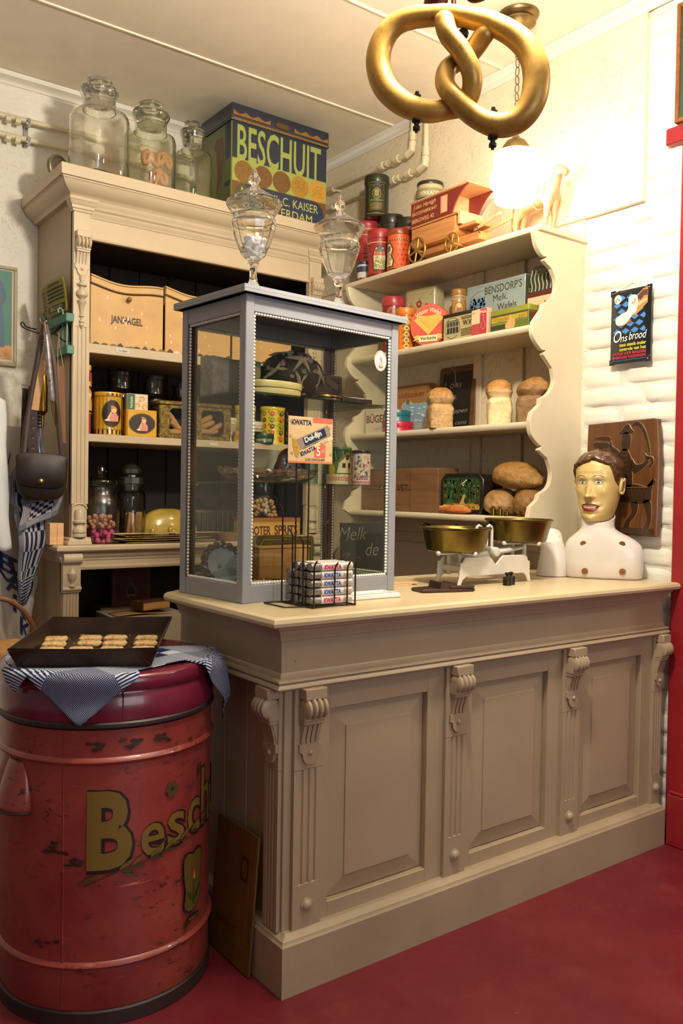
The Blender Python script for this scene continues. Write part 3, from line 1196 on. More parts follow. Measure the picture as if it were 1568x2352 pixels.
# ---------------------------------------------------------------- display case on the counter
m_case = M('case_grey_paint', '8a8c91', .42, var=.05, vs=6, bump=.15, bs=60, chip='b8b8b8', chip_amt=.76, chip_s=40)
m_casew = M('case_white_bead', 'd8d8cc', .4, var=.04)
m_brownw = wood('case_inner_wood', '3c2014', '54301c', .35, (40, 40, 3), .1, .3)
m_pane = thin_glass('window_glass', 'fbfbf7', 'c8d2c4', .028, .8, .0)
m_gshelf = thin_glass('shelf_glass', 'f4f8f2', '5c7a68', .03, .9, .0)
CTH = R(5)
case = thing('display_case', 'grey glazed display case with white beading standing on the counter', 'display case', (1.229, 2.125, 1.0302), CTH)
CW, CD, CH = .622, .350, .895
PS = .030
for (x, y) in ((0, 0), (CW-PS, 0), (0, CD-PS), (CW-PS, CD-PS)):
    mb = MB(); mb.box(x, x+PS, y, y+PS, 0, CH, m_case, .002)
    ix = x+PS if x == 0 else x
    pst = mb.build('post', case)
    mb = MB()
    if y > 0:   # unpainted wood inside the back posts
        sx = 1 if x == 0 else -1
        mb.box(min(ix, ix+sx*.006), max(ix, ix+sx*.006), y-.004, y+PS-.003, .055, CH-.05, m_brownw)
        mb.box(x+.002, x+PS-.002, y-.006, y-.0004, .055, CH-.05, m_brownw)
        mb.build('inner_post', pst)
for n, (x0, x1, y0, y1) in (('front', (PS, CW-PS, .003, .025)), ('back', (PS, CW-PS, CD-.025, CD-.003)), ('left', (.003, .025, PS, CD-PS)), ('right', (CW-.025, CW-.003, PS, CD-PS))):
    for z0, z1 in ((0, .052), (CH-.048, CH)):
        mb = MB(); mb.box(x0, x1, y0, y1, z0, z1, m_case, .0015); mb.build('rail', case)
mb = MB()
mb.mould([(-.012, CD+.012), (-.012, -.012), (CW+.012, -.012), (CW+.012, CD+.012)], [(-.03, CH+.001), (.0, CH+.001), (.007, CH+.006), (.009, CH+.012), (.007, CH+.019), (0, CH+.022), (-.03, CH+.022)], m_case, closed=True)
mb.box(-.02, CW+.02, -.02, CD+.02, CH+.001, CH+.0215, m_case)
mb.build('roof', case)
mb = MB(); mb.box(.004, CW-.004, .004, CD-.004, .002, .012, m_brownw); mb.build('floor_board', case)
mb = MB(); mb.box(PS, CW-PS, PS, CD-PS, CH-.006, CH-.001, m_brownw); mb.build('ceiling_board', case)
ZB, ZT = .052, CH-.048
for x0, x1, y0, y1 in ((PS, CW-PS, .014, .017), (PS, CW-PS, CD-.017, CD-.014), (.014, .017, PS, CD-PS), (CW-.017, CW-.014, PS, CD-PS)):
    mb = MB(); mb.box(x0, x1, y0, y1, ZB, ZT, m_pane); mb.build('glass_pane', case, 0)
# bead strips around the panes
def beads(p0, p1, nrm, name='beading'):
    p0, p1 = Vector(p0), Vector(p1)
    L = (p1-p0).length
    k = int(L/.0103)
    b = MB()
    for i in range(k):
        q = p0+(p1-p0)*((i+.5)/k)
        b.sph(.0052, m_casew, q, 7, 5)
    b.build(name, case, 60, kind='stuff')
for (a, b, c_, e) in (((PS+.005, .009), (CW-PS-.005, .009), 'x', 0), ((PS+.005, CD-.009), (CW-PS-.005, CD-.009), 'x', 0), ((.009, PS+.005), (.009, CD-PS-.005), 'y', 0), ((CW-.009, PS+.005), (CW-.009, CD-PS-.005), 'y', 0)):
    beads((*a, ZB+.004), (*b, ZB+.004), 0)
    beads((*a, ZT-.004), (*b, ZT-.004), 0)
    beads((*a, ZB+.008), (*a, ZT-.008), 0)
    beads((*b, ZB+.008), (*b, ZT-.008), 0)
m_brass = M('polished_brass', 'a8842f', .22, 1, var=.12, vs=14)
CS1, CS2 = .622, .354
for z in (CS1, CS2):
    mb = MB(); mb.box(PS*.6, CW-PS*.6, .03, CD-.03, z-.006, z, m_gshelf); mb.build('glass_shelf', case, 0)
    mb = MB()
    for x in (PS+.012, CW-PS-.012):
        for y in (.03, CD-.03):
            mb.cyl(.004, z-.012, z-.0065, m_brass, 8, c=(x, y))
    mb.build('shelf_pin', case)
# round paper seal on the glass
d = Dec(.0003)
d.ell(0, 0, .0275, .034, 'd9d2c4', 32)
d.ring(0, 0, .0265, .033, .0012, 'b08a86')
d.ring(0, 0, .0185, .0235, .0008, 'b08a86')
SEAL = 'BROOD GEZONDHEID VAN UW WARME BAKKER * '
for i, ch in enumerate(SEAL):
    a = R(150-i*360/len(SEAL))
    if ch != ' ':
        d.text(ch, .0218*math.cos(a), .0275*math.sin(a), .0042, '8c6a68', rot=a-PI/2)
d.ell(0, .010, .006, .005, 'b89a94'); d.rect(-.007, -.012, .007, .004, 'c4aca4', .003); d.poly([(-.002, .004), (.002, .004), (.001, -.008), (0, -.012), (-.001, -.008)], 'a24a44')
d.ell(-.006, -.010, .004, .006, 'c8b4ac'); d.ell(.006, -.010, .004, .006, 'c8b4ac'); d.rect(-.009, -.018, .009, -.014, 'c4aca4', .001)
d.build('paper_seal', case, pl((CW-.070, .0138, .765)))
# ---------------------------------------------------------------- builders for tins and boxes
def tin_mat(name, col, rust='4a3220', amt=.62, rough=.34):
    return M(name, col, rough, 0, .08, 14, grime=rust, grime_amt=amt, bump=.05, bs=90, coat=.2)


def tin_cyl(label, r, h, loc, rz, body, lid=None, lid_h=.025, dec=None, name='tin', cat='tin', group=None, over=.0018, seg=32):
    t = thing(name, label, cat, loc, rz, group)
    lid = lid or body
    mb = MB()
    mb.lathe([(r-.002, 0), (r, .002), (r, .004), (r-.001, .006), (r-.001, h-lid_h+.003)], body, seg)
    mb.build('body', t)
    mb = MB()
    q = r+over
    mb.lathe([(q-.001, h-lid_h), (q, h-lid_h+.002), (q, h-.003), (q-.001, h-.001), (q-.004, h), (q-.006, h-.003), (.001, h-.003)], lid, seg)
    mb.build('lid', t)
    if dec:
        d = Dec()
        dec(d)
        d.build('print', t, cy(r-.001), .012)
    return t


def tin_box(label, w, dp, h, loc, rz, body, lid=None, lid_h=0, dec=None, side=None, name='tin', cat='tin', rr=.008, group=None, bev=.002, dec_y=None, tops=None):
    t = thing(name, label, cat, loc, rz, group)
    mb = MB()
    hb = h-lid_h
    mb.prism(rrect(w, dp, rr, 4), 0, hb, body, bev=bev)
    mb.build('body', t)
    if lid_h:
        mb = MB(); mb.prism(rrect(w+.003, dp+.003, rr, 4), hb+.0004, h, lid or body, bev=bev)
        mb.build('lid', t)
    if dec:
        d = Dec()
        dec(d)
        d.build('print', t, pl((0, -dp/2, 0)))
    if side:
        d = Dec()
        side(d)
        d.build('side_print', t, pl((w/2, 0, 0), (0, 1, 0)))
    return t


def girl(d, x, y, s, dress='d98a7a', hair='c08a3c', bow='d8746c', skin='e8c49a'):
    """printed picture of a child at a table"""
    d.poly([(x-.30*s, y-.42*s), (x+.28*s, y-.42*s), (x+.30*s, y-.15*s), (x+.16*s, y+.06*s), (x-.06*s, y+.02*s), (x-.20*s, y-.2*s)], dress)
    d.ell(x+.05*s, y+.22*s, .16*s, .18*s, hair)
    d.ell(x+.05*s, y+.17*s, .115*s, .13*s, skin)
    d.poly([(x-.07*s, y+.26*s), (x+.17*s, y+.26*s), (x+.12*s, y+.36*s), (x-.02*s, y+.36*s)], hair)
    d.ell(x-.04*s, y+.39*s, .09*s, .05*s, bow, 12, .4)
    d.poly([(x-.30*s, y-.30*s), (x-.22*s, y-.34*s), (x-.05*s, y+.08*s), (x-.10*s, y+.12*s)], skin)
    d.ell(x-.27*s, y-.36*s, .13*s, .045*s, 'efe6d0')
    d.dots([(x+.01*s, y+.18*s), (x+.09*s, y+.18*s)], .012*s, '4a2c1c')
    d.ell(x+.05*s, y+.10*s, .03*s, .010*s, 'c0483c', 10)


def ornament(d, x0, y0, x1, y1, cols, n, r, seed):
    """scattered printed flourishes"""
    q = random.Random(seed)
    for k, c in enumerate(cols):
        pts = [(q.uniform(x0+r, x1-r), q.uniform(y0+r, y1-r)) for _ in range(n)]
        d.dots(pts, r*q.uniform(.6, 1.1), c, 7)


RZ = -PI/2
def _face(x, y):
    """rotation that turns local -Y towards the camera side of the room"""
    n = math.hypot(x, y)
    return math.atan2(-x/n, y/n)


# ---------------------------------------------------------------- top of the wall shelf
ZT0 = 2.4765
g_ = 'goldish'
def d_tall(d):
    d.rect(-.055, .012, .055, .018, '7a6a34'); d.rect(-.055, .178, .055, .182, '7a6a34')
    d.rect(-.042, .03, .042, .168, '20281a', .006)
    d.frame(-.042, .03, .042, .168, .0016, '8a7a3c')
    d.ell(0, .120, .026, .030, '7c6c30'); d.ell(0, .120, .020, .023, '2c3a22'); d.poly([(-.01, .105), (.01, .105), (.013, .135), (0, .142), (-.013, .135)], 'a08a44')
    d.rect(-.038, .078, .038, .090, '5a6a34'); d.lines(-.034, .034, .036, .074, 6, '9a8440', seed=3); ornament(d, -.04, .09, .04, .165, ['8a7838', '4c5a30'], 26, .0022, 5)
m_dkgreen = tin_mat('tin_dark_green', '262b1c', '191611', .55)
# lower tier first
m_blackt = tin_mat('tin_black', '241f1b', '3a2c20', .5)
m_redt = tin_mat('tin_red', 'a02a2a', '3a1a12', .58)
m_redt2 = tin_mat('tin_rose', 'b03a3e', '6a2418', .62)
m_orange = tin_mat('tin_orange', 'd2562a', '5a2a12', .62)
def d_redrim(d):
    for a in range(-9, 10):
        d.ell(a*.0105, .012, .003, .004, '3a1c18', 8)
    d.rect(-.11, .172, .11, .176, 'd8b070'); d.rect(-.11, .004, .11, .007, '4a2018')
    d.poly([(-.030, .030), (.030, .030), (.036, .10), (.024, .150), (0, .162), (-.024, .150), (-.036, .10)], '3a2a20')
    d.poly([(-.026, .034), (.026, .034), (.031, .10), (.020, .145), (0, .156), (-.020, .145), (-.031, .10)], 'c9b489')
    d.rect(-.026, .105, .026, .118, 'c44a34'); d.rect(-.022, .120, .022, .138, '6b5a4a'); d.ell(0, .146, .014, .010, '4a3a30')
    d.poly([(-.027, .036), (.027, .036), (.029, .078), (.006, .086), (-.012, .080), (-.029, .070)], '8a9a4a')
    ornament(d, -.024, .036, .024, .10, ['5a6a34', 'a8502e', 'd9c9a0'], 16, .0032, 8)
    ornament(d, -.10, .03, -.04, .165, ['6a1a1c'], 22, .003, 2); ornament(d, .04, .03, .10, .165, ['6a1a1c'], 22, .003, 4)
tin_cyl('dark green tall tin with gold crest standing on two tins on the top shelf', .0665, .225, (2.90, 3.625, 2.8425), _face(2.9, 3.6), m_dkgreen, m_dkgreen, .04, d_tall)
tin_cyl('rose red gilt rimmed tin, left one under the dark green tall tin', .062, .18, (2.905, 3.705, 2.661), _face(2.9, 3.7), m_redt2, m_redt2, .03, lambda d: (d.rect(-.1, .132, .1, .136, 'd8b070'), d.rect(-.1, .10, .1, .104, 'd8b070'), ornament(d, -.1, .02, .1, .095, ['d8a860', '7a2420'], 30, .003, 1)))
tin_cyl('plain red tin behind the small blue tin at the far shelf end', .062, .184, (2.905, 3.705, ZT0), 0, m_redt)
tin_cyl('black tin, right one under the dark green tall tin', .064, .14, (2.935, 3.535, 2.701), 0, m_blackt, m_blackt, .05)
tin_cyl('plain black tin behind the red picture tin on the top shelf', .064, .224, (2.935, 3.535, ZT0), 0, m_blackt, m_blackt, .05)
tin_cyl('crimson tin with a black lid behind the orange tin on the top shelf', .060, .312, (2.93, 3.39, ZT0), 0, m_redt, m_blackt, .05)
tin_cyl('red tin with landscape medallion at the front of the top shelf', .0625, .246, (2.803, 3.472, ZT0), _face(2.8, 3.47), m_redt, m_redt, .05, d_redrim)
def d_orange(d):
    d.rect(-.1, .150, .1, .158, '3a2a1c'); d.rect(-.1, .006, .1, .012, '3a2a1c')
    for a in range(-8, 9):
        d.ell(a*.0115, .154, .0035, .003, 'c89a4a', 8)
    d.poly([(-.062, .02), (-.012, .02), (-.006, .05), (-.020, .075), (-.010, .11), (-.03, .145), (-.05, .140), (-.060, .09)], '3c3228')
    d.poly([(-.058, .024), (-.018, .024), (-.013, .05), (-.026, .075), (-.017, .108), (-.033, .138), (-.048, .132), (-.056, .09)], 'cfc09a')
    d.poly([(-.05, .09), (-.03, .10), (-.026, .12), (-.04, .128), (-.05, .115)], '4a5a3a'); ornament(d, -.055, .03, -.024, .09, ['4a4438', '8a7a58', 'a8402c'], 16, .003, 3)
    for i in range(4):
        for j in range(5):
            x, y = .012+i*.018+(j % 2)*.009, .03+j*.025
            d.poly([(x, y-.005), (x+.004, y), (x, y+.005), (x-.004, y)], '6a2a18')
tin_cyl('orange tin with dark castle medallion next to the toy bread wagon', .0585, .212, (2.803, 3.318, ZT0), _face(2.8, 3.3)-.25, m_orange, tin_mat('tin_orange_lid', '8c3a1c', '2c1a10', .5), .03, d_orange)
tin_cyl('small blue and white tin at the far front end of the top shelf', .038, .11, (2.795, 3.590, ZT0), _face(2.8, 3.6), tin_mat('tin_bluewhite', 'c9c9c4', '5a4a3a', .64), tin_mat('tin_navy', '2c3550', '1a1a1a', .6), .02, lambda d: (d.rect(-.06, .0, .06, .02, '8a1c2c'), d.rect(-.06, .05, .06, .08, '2c3550')))
def d_vk(d):
    d.rect(-.12, .112, .12, .132, 'd6c79c')
    for i in range(-26, 27):
        d.line([(i*.0042, .113), (i*.0042+.0042, .131)], .0007, '7a6a44')
    d.rect(-.12, .064, .12, .110, '8f8a63'); d.text("VERKADE'S", .0, .074, .020, 'e6ddb8', w=.105, bold=.012); d.rect(-.12, .058, .12, .062, '2a2a1c')
tin_cyl('round khaki tin with a patterned band behind the wagon roof', .066, .152, (2.955, 3.256, 2.792), _face(2.95, 3.2), tin_mat('tin_olive', '39402a', '20201a', .6), tin_mat('tin_olive_dark', '2c2a1c', '1a1a14', .6), .02, d_vk)
tin_cyl('plain olive tin hidden behind the rear half of the wagon', .066, .3145, (2.955, 3.256, ZT0), 0, MATS['tin_olive'])

# toy bread wagon
m_wred = M('wagon_red', '7c2c22', .45, var=.08, bump=.05)
m_wood = wood('toy_wood', 'b0703c', 'cf9058', .5, (4, 50, 50), .1)
m_woodl = wood('toy_wood_light', 'd2a070', 'e0b684', .5, (4, 50, 50), .1)
m_gwheel = M('wheel_gilt', 'a8863c', .35, .7, var=.1)
wag = thing('toy_bread_wagon', 'wooden toy bread wagon with a red lettered side on the top shelf', 'toy wagon', (2.850, 3.0, ZT0), RZ)
mxz = Matrix(((1, 0, 0, 0), (0, 0, 1, 0), (0, 1, 0, 0), (0, 0, 0, 1)))   # polygon (x,z) extruded along y
sidep = [(-.183, .19), (.07, .19)] + [(.07+.035*math.sin(a)+.012*i/8, .19+.09*i/8) for i, a in enumerate([PI*k/8 for k in range(9)])] + [(.105, .285), (.205, .297), (.205, .303), (-.183, .303)]
arch = [(-.183, .19), (.105, .19)] + [(.105+.004*i+.052*(i/8)**2.2, .19+.104*i/8) for i in range(9)] + [(.205, .297), (.205, .303), (-.183, .303)]
for y in (-.085, .077):
    mb = MB(); mb.prism(arch, y, y+.008, m_wred, mxz); mb.build('side_panel', wag)
mb = MB(); mb.box(-.19, .215, -.092, .092, .303, .309, m_woodl, .002); mb.build('roof', wag)
mb = MB(); mb.box(-.183, -.175, -.077, .077, .19, .303, m_wood); mb.build('rear_panel', wag)
mb = MB(); mb.box(.045, .053, -.077, .077, .145, .303, m_woodl); mb.build('partition', wag)
mb = MB(); mb.box(-.183, .14, -.083, .083, .180, .1895, m_wood, .001); mb.build('floor_board', wag)
low = [(-.183, .085), (.07, .085)] + [(.07+.05*math.sin(PI/2*k/8), .135-.05*math.cos(PI/2*k/8)) for k in range(9)] + [(.12, .178), (-.183, .178)]
mb = MB(); mb.prism(low, -.078, .078, m_wood, mxz, .001); mb.build('lower_box', wag)
mb = MB(); mb.box(.12, .235, -.055, .055, .118, .135, m_wood, .002); mb.box(.135, .15, -.075, .075, .135, .195, m_woodl, .001); mb.build('driver_seat', wag)
mb = MB(); mb.box(-.16, .24, -.04, .04, .05, .085, m_wood, .002); mb.build('chassis', wag)
for x, rr in ((-.125, .064), (.118, .047)):
    for y in (-.094, .094):
        mb = MB()
        mx = TR((x, y, rr+.001), rx=PI/2)
        mb.tube([(rr*.92*math.cos(2*PI*k/28), rr*.92*math.sin(2*PI*k/28), 0) for k in range(28)], rr*.08, m_gwheel, 8, True, mx)
        for k in range(6):
            a = PI*k/3+.3
            mb.tube([(rr*.1*math.cos(a), rr*.1*math.sin(a), 0), (rr*.9*math.cos(a), rr*.9*math.sin(a), 0)], rr*.075, m_gwheel, 6, False, mx)
        mb.cyl(rr*.2, -.005, .005, m_gwheel, 12, mx)
        mb.build('wheel', wag)
    mb = MB(); mb.tube([(x, -.09, rr), (x, .09, rr)], .004, m_wood, 6); mb.build('axle', wag)
d = Dec()
gold = 'd9b878'
d.text('J.den Hartigh', -.17, .270, .020, gold, w=.165, al='L', shear=.35, bold=.004)
d.text('BROODFABRIKANT', -.172, .239, .0155, gold, w=.175, al='L', bold=.006)
d.text('BERGWEG 42', -.172, .203, .0185, gold, w=.155, al='L', bold=.008)
d.rect(.028, .205, .075, .285, 'd98a68'); d.rect(.036, .208, .072, .280, 'e8b088')
d.line([(-.183, .301), (.2, .301)], .003, 'c09858')
d.build('lettering', wag, pl((0, -.085, 0)))
for y in (-.03, .03):
    mb = MB(); mb.tube([(.20, y, .10), (.30, y*1.3, .115), (.37, y*1.45, .132)], .007, m_woodl, 8); mb.build('shaft', wag)
mb = MB(); mb.tube([(.17, -.05, .105), (.20, -.055, .085), (.235, -.05, .10), (.25, -.045, .07)], .002, m_iron, 6); mb.build('chain', wag)

# skin helper for figures
def skin_mesh(name, pts, edges, rad, mat, parent=None, sub=2, root=0, label=None):
    me = bpy.data.meshes.new(name)
    me.from_pydata([tuple(p) for p in pts], edges, [])
    o = bpy.data.objects.new(name, me)
    C.objects.link(o)
    md = o.modifiers.new('skin', 'SKIN')
    md.use_smooth_shade = True
    sv = me.skin_vertices[0].data
    for i, r in enumerate(rad):
        sv[i].radius = (r, r) if not hasattr(r, '__len__') else r
        sv[i].use_root = (i == root)
    s2 = o.modifiers.new('sub', 'SUBSURF')
    s2.levels = s2.render_levels = sub
    dg = bpy.context.evaluated_depsgraph_get()
    me2 = bpy.data.meshes.new_from_object(o.evaluated_get(dg))
    bpy.data.objects.remove(o)
    me2.name = name
    me2.materials.clear()
    me2.materials.append(mat)
    me2.shade_smooth()
    q = bpy.data.objects.new(name, me2)
    C.objects.link(q)
    if parent:
        q.parent = parent
        MW[q.name] = MW[parent.name].copy()
    return tag(q, label)

horse = thing('toy_horse', 'pale carved toy horse in harness at the near end of the top shelf', 'toy horse', (2.915, 2.50, ZT0), RZ)
m_horse = M('horse_wood', 'c98e66', .5, var=.1, vs=18, bump=.08)
hp = [(-.11, 0, .185), (-.05, 0, .180), (.02, 0, .182), (.065, 0, .195), (.085, 0, .235), (.098, 0, .272), (.105, 0, .285), (.125, 0, .272), (.150, 0, .250),
      (-.105, .022, .13), (-.118, .022, .085), (-.100, .022, .045), (-.105, .022, .008),
      (-.105, -.022, .13), (-.125, -.022, .085), (-.108, -.022, .045), (-.115, -.022, .008),
      (.065, .020, .13), (.068, .020, .085), (.060, .020, .045), (.062, .020, .008),
      (.060, -.020, .13), (.055, -.020, .085), (.048, -.020, .045), (.048, -.020, .008),
      (.098, .012, .300), (.098, -.012, .300), (-.135, 0, .17), (-.150, 0, .12), (-.152, 0, .075)]
he = [(0, 1), (1, 2), (2, 3), (3, 4), (4, 5), (5, 6), (6, 7), (7, 8), (0, 9), (9, 10), (10, 11), (11, 12), (0, 13), (13, 14), (14, 15), (15, 16), (3, 17), (17, 18), (18, 19), (19, 20), (3, 21), (21, 22), (22, 23), (23, 24), (6, 25), (6, 26), (0, 27), (27, 28), (28, 29)]
hr = [.043, .042, .040, .040, .027, .021, .021, .019, .014, .022, .013, .010, .010, .022, .013, .010, .010, .017, .012, .009, .010, .017, .012, .009, .010, .005, .005, .010, .010, .005]
skin_mesh('body', hp, he, hr, m_horse, horse, 2, 1)
mb = MB()
m_strap = M('harness_leather', 'd8b49a', .5)
mb.tube([(.058+.006*math.cos(a), .046*math.cos(a), .195+.05*math.sin(a)) for a in [2*PI*k/20 for k in range(20)]], .004, m_strap, 6, True)
mb.tube([(-.01, .044*math.cos(a), .182+.044*math.sin(a)) for a in [2*PI*k/20 for k in range(20)]], .003, m_strap, 6, True)
mb.tube([(.132, .019*math.cos(a), .265+.021*math.sin(a)) for a in [2*PI*k/14 for k in range(14)]], .002, m_strap, 6, True)
mb.tube([(.13, -.018, .26), (.09, -.03, .235), (.06, -.045, .21), (-.01, -.045, .195)], .002, m_strap, 6)
mb.build('harness', horse)
mb = MB(); mb.box(-.15, .11, -.04, .04, 0, .008, m_woodl, .002); mb.build('base_board', horse)
horse.location.z = ZT0

# ---------------------------------------------------------------- second shelf
Z2 = 2.0705
m_pink = tin_mat('tin_pink', 'd8604c', '8a3a2a', .68)
def d_redlid(d):
    d.rect(-.09, .20, .09, .203, '2a1a1a'); d.ring(-.012, .225, .020, .022, .005, 'b08a4a'); d.ring(-.012, .225, .009, .014, .003, 'b08a4a')
    d.rect(.03, .20, .05, .25, 'c0a050', .003); d.lines(.03, .05, .205, .245, 4, '3a2a1a', seed=2)
    ornament(d, -.09, .05, .09, .19, ['b08a4a', '5a1a2a'], 40, .003, 3)
tin_cyl('deep red canister with gold monogram and black-ringed lid', .060, .305, (2.86, 3.418, Z2), _face(2.85, 3.4), tin_mat('tin_maroon', '8a1f33', '3a1218', .62), MATS['tin_rose'], .05, d_redlid)
def d_floral(d):
    w = .098
    d.frame(-w, .02, w, .31, .003, 'a89a64')
    ornament(d, -w+.01, .03, w-.01, .30, ['8a8a54', '7a3a2c', 'a06a3c'], 34, .0042, 9)
    for x, y, s in ((0, .255, 1), (0, .20, 1.3), (-.055, .24, .6), (.055, .24, .6)):
        for k in range(8):
            d.ell(x+.013*s*math.cos(k*PI/4), y+.013*s*math.sin(k*PI/4), .006*s, .006*s, '9a2c2c', 9)
        d.ell(x, y, .008*s, .008*s, 'c89a5a', 9)
tin_box('cream floral tin with red rosettes behind the orange canister', .21, .085, .335, (2.945, 3.27, Z2), RZ+.10, tin_mat('tin_cream_floral', 'b9ad7d', '6a5c3a', .6), None, 0, d_floral, rr=.02)
def d_sun(d):
    d.rect(-.07, .168, .07, .171, '3a2a1a')
    for i in range(-8, 9):
        d.line([(i*.01, .004), (i*.01+.04, .165)], .0004, 'a8481c'); d.line([(i*.01, .004), (i*.01-.04, .165)], .0004, 'a8481c')
    for y in (.018, .046, .075, .104, .134):
        for k in range(10):
            a = 2*PI*k/10
            d.ell(.004+.0095*math.cos(a), y+.0095*math.sin(a), .005, .0024, 'f0b82c', 8, a)
        d.ell(.004, y, .0062, .0062, '3a2414', 10)
        d.ell(-.008, y+.014, .007, .003, '3c5c34', 8, .8); d.ell(.015, y+.013, .006, .003, '3c5c34', 8, 2.2)
tin_cyl('slim orange canister with a column of sunflowers', .048, .21, (2.795, 3.242, Z2), _face(2.79, 3.24), tin_mat('tin_orange2', 'dd7a22', '8a4a18', .7), None, .034, d_sun)
rt = thing('round_tin', 'round salmon pink tin standing on its rim with a gold waffle fan', 'tin', (2.813, 3.073, Z2), RZ+.33)
mb = MB()
mr = TR((0, 0, .104), rx=PI/2)
mb.lathe([(.0985, -.032), (.1005, -.028), (.1005, -.003), (.1, .0)], m_pink, 40, mr); mb.build('body', rt)
mb = MB(); mb.lathe([(.1025, -.001), (.1025, .024), (.100, .028), (.094, .0285), (.001, .0285)], m_pink, 40, mr); mb.build('lid', rt)
d = Dec()
d.ring(0, 0, .096, .096, .0016, 'e89a80')
d.text('Waaier Wafels', 0, .062, .021, 'f2dcb8', w=.135, bold=.012, shear=.2, arc=.092)
d.poly([(0, -.048), (.082, .028), (.052, .050), (.018, .044), (-.018, .044), (-.052, .050), (-.082, .028)], 'e8b85a')
for i in range(-7, 8):
    d.line([(i*.009, .040-abs(i)*.002), (i*.004+.012, -.03+abs(i)*.005)], .0006, 'c08a30')
d.poly([(-.082, -.052), (-.05, -.044), (-.05, -.066), (-.086, -.074), (-.070, -.062)], 'e8c060'); d.poly([(.082, -.052), (.05, -.044), (.05, -.066), (.086, -.074), (.070, -.062)], 'e8c060')
d.rect(-.052, -.080, .052, -.050, 'f0dca8', .006)
d.text('Verkade', 0, -.071, .016, '4a2418', w=.088, bold=.02)
d.build('print', rt, pl((0, -.0285, .104)))
def d_shop(d):
    d.rect(-.104, .012, .104, .116, 'b8a878'); d.frame(-.112, .006, .112, .122, .004, '1f1a16')
    d.ell(-.045, .064, .050, .049, '2a241c', 32); d.ell(-.045, .064, .047, .046, 'c4b688', 32); d.rect(-.085, .030, -.003, .098, '8f8a6c')
    for i in range(4):
        d.rect(-.080+i*.020, .040, -.066+i*.020, .066, '2c2a26'); d.rect(-.080+i*.020, .072, -.066+i*.020, .090, '3c3a34')
    d.rect(-.085, .094, -.003, .100, '6a6650'); d.rect(-.085, .026, -.003, .036, 'a8a280')
    d.lines(.014, .095, .096, .112, 3, '3a3026', seed=1); d.text('W.V.', .054, .068, .022, '2a2018', w=.06, bold=.03); d.lines(.012, .098, .020, .056, 5, '4a3e2c', seed=6)
tin_box('black edged tin with a shop front picture in an oval', .236, .09, .134, (2.832, 2.853, Z2), RZ, tin_mat('tin_black2', '2b2520', '54382a', .58), None, 0, d_shop, rr=.01)
def d_paul(d):
    d.rect(-.049, .003, .049, .117, 'e3c9a0'); d.rect(-.049, .003, .049, .055, 'b34a4a'); d.rect(.006, .003, .049, .117, 'b03a44'); d.rect(.0, .055, .006, .117, 'e3c9a0')
    d.text('H.V.', -.046, .100, .010, '9a3c3c', w=.024, al='L'); d.text('PAUL', .008, .098, .013, 'f0e2c4', w=.040, al='L', bold=.02)
    d.line([(.018, .088), (.032, .09), (.034, .078), (.026, .07), (.036, .06), (.040, .034), (.028, .026), (.016, .034), (.018, .06)], .0015, 'e8c8b0')
tin_box('cream and crimson cardboard packet leaning between two tins', .100, .030, .120, (2.781, 2.706, Z2), RZ-.05, F('c9a488', .7), None, 0, d_paul, name='packet', cat='packet', rr=.002, bev=.001)
def d_friesche(d):
    w = .104
    d.rect(-w, .006, w, .066, '8a8a2c'); d.rect(-w, .036, w, .066, 'a89a34'); d.poly([(-w, .020), (w, .040), (w, .006), (-w, .006)], '5a6a24')
    d.poly([(-w, .04), (-.05, .044), (0, .040), (.06, .046), (w, .042), (w, .036), (-w, .034)], '6a7434')
    d.rect(-w, .010, .0, .030, '34382a')
    d.text('Frissche', -.09, .046, .017, 'a8442c', w=.085, al='L', shear=.3); d.text('pjes!', .05, .046, .017, 'a8442c', w=.05, al='L', shear=.3)
    d.poly([(-.02, .008), (.03, .008), (.036, .03), (.03, .046), (.012, .046), (.012, .068), (.004, .070), (.0, .046), (-.022, .026)], 'd89a64')
    for y in (.016, .026, .036):
        d.line([(.012, y), (.032, y+.001)], .0012, 'a8643c')
    d.frame(-w-.002, .002, w+.002, .070, .003, '5a3a1c')
tin_box('low green and gold tin with a raised thumb picture', .215, .095, .098, (2.815, 2.528, Z2), RZ, tin_mat('tin_moss', '6e7428', '3a3014', .6), tin_mat('tin_moss_lid', '8a8c34', '4a4018', .62), .026, d_friesche, side=lambda d: (d.rect(-.045, .004, .045, .068, '7a2c24'), d.rect(-.045, .008, -.030, .064, '3a4a2c'), d.ell(.01, .036, .016, .022, 'b8a060')), rr=.005)
def d_velk(d):
    d.rect(-.06, .232, .06, .252, 'c9b07a'); d.text('VELKOEKEN', 0, .236, .011, '6a4a2c', w=.062, bold=.01)
    d.ell(0, .188, .024, .032, '6a4a24', 20); d.ell(0, .188, .021, .029, 'c89a4c', 20); d.ell(.002, .200, .008, .010, 'e0b888', 12); d.poly([(-.014, .165), (.016, .165), (.012, .192), (-.008, .192)], '8a5a34')
tin_cyl('slim tan canister with a portrait oval left of the big waffle tin', .036, .284, (2.93, 3.005, Z2), _face(2.9, 3.0), tin_mat('tin_tan', 'b98d48', '6a4a24', .64), tin_mat('tin_tan_lid', 'a87c40', '6a4a24', .6), .03, d_velk)
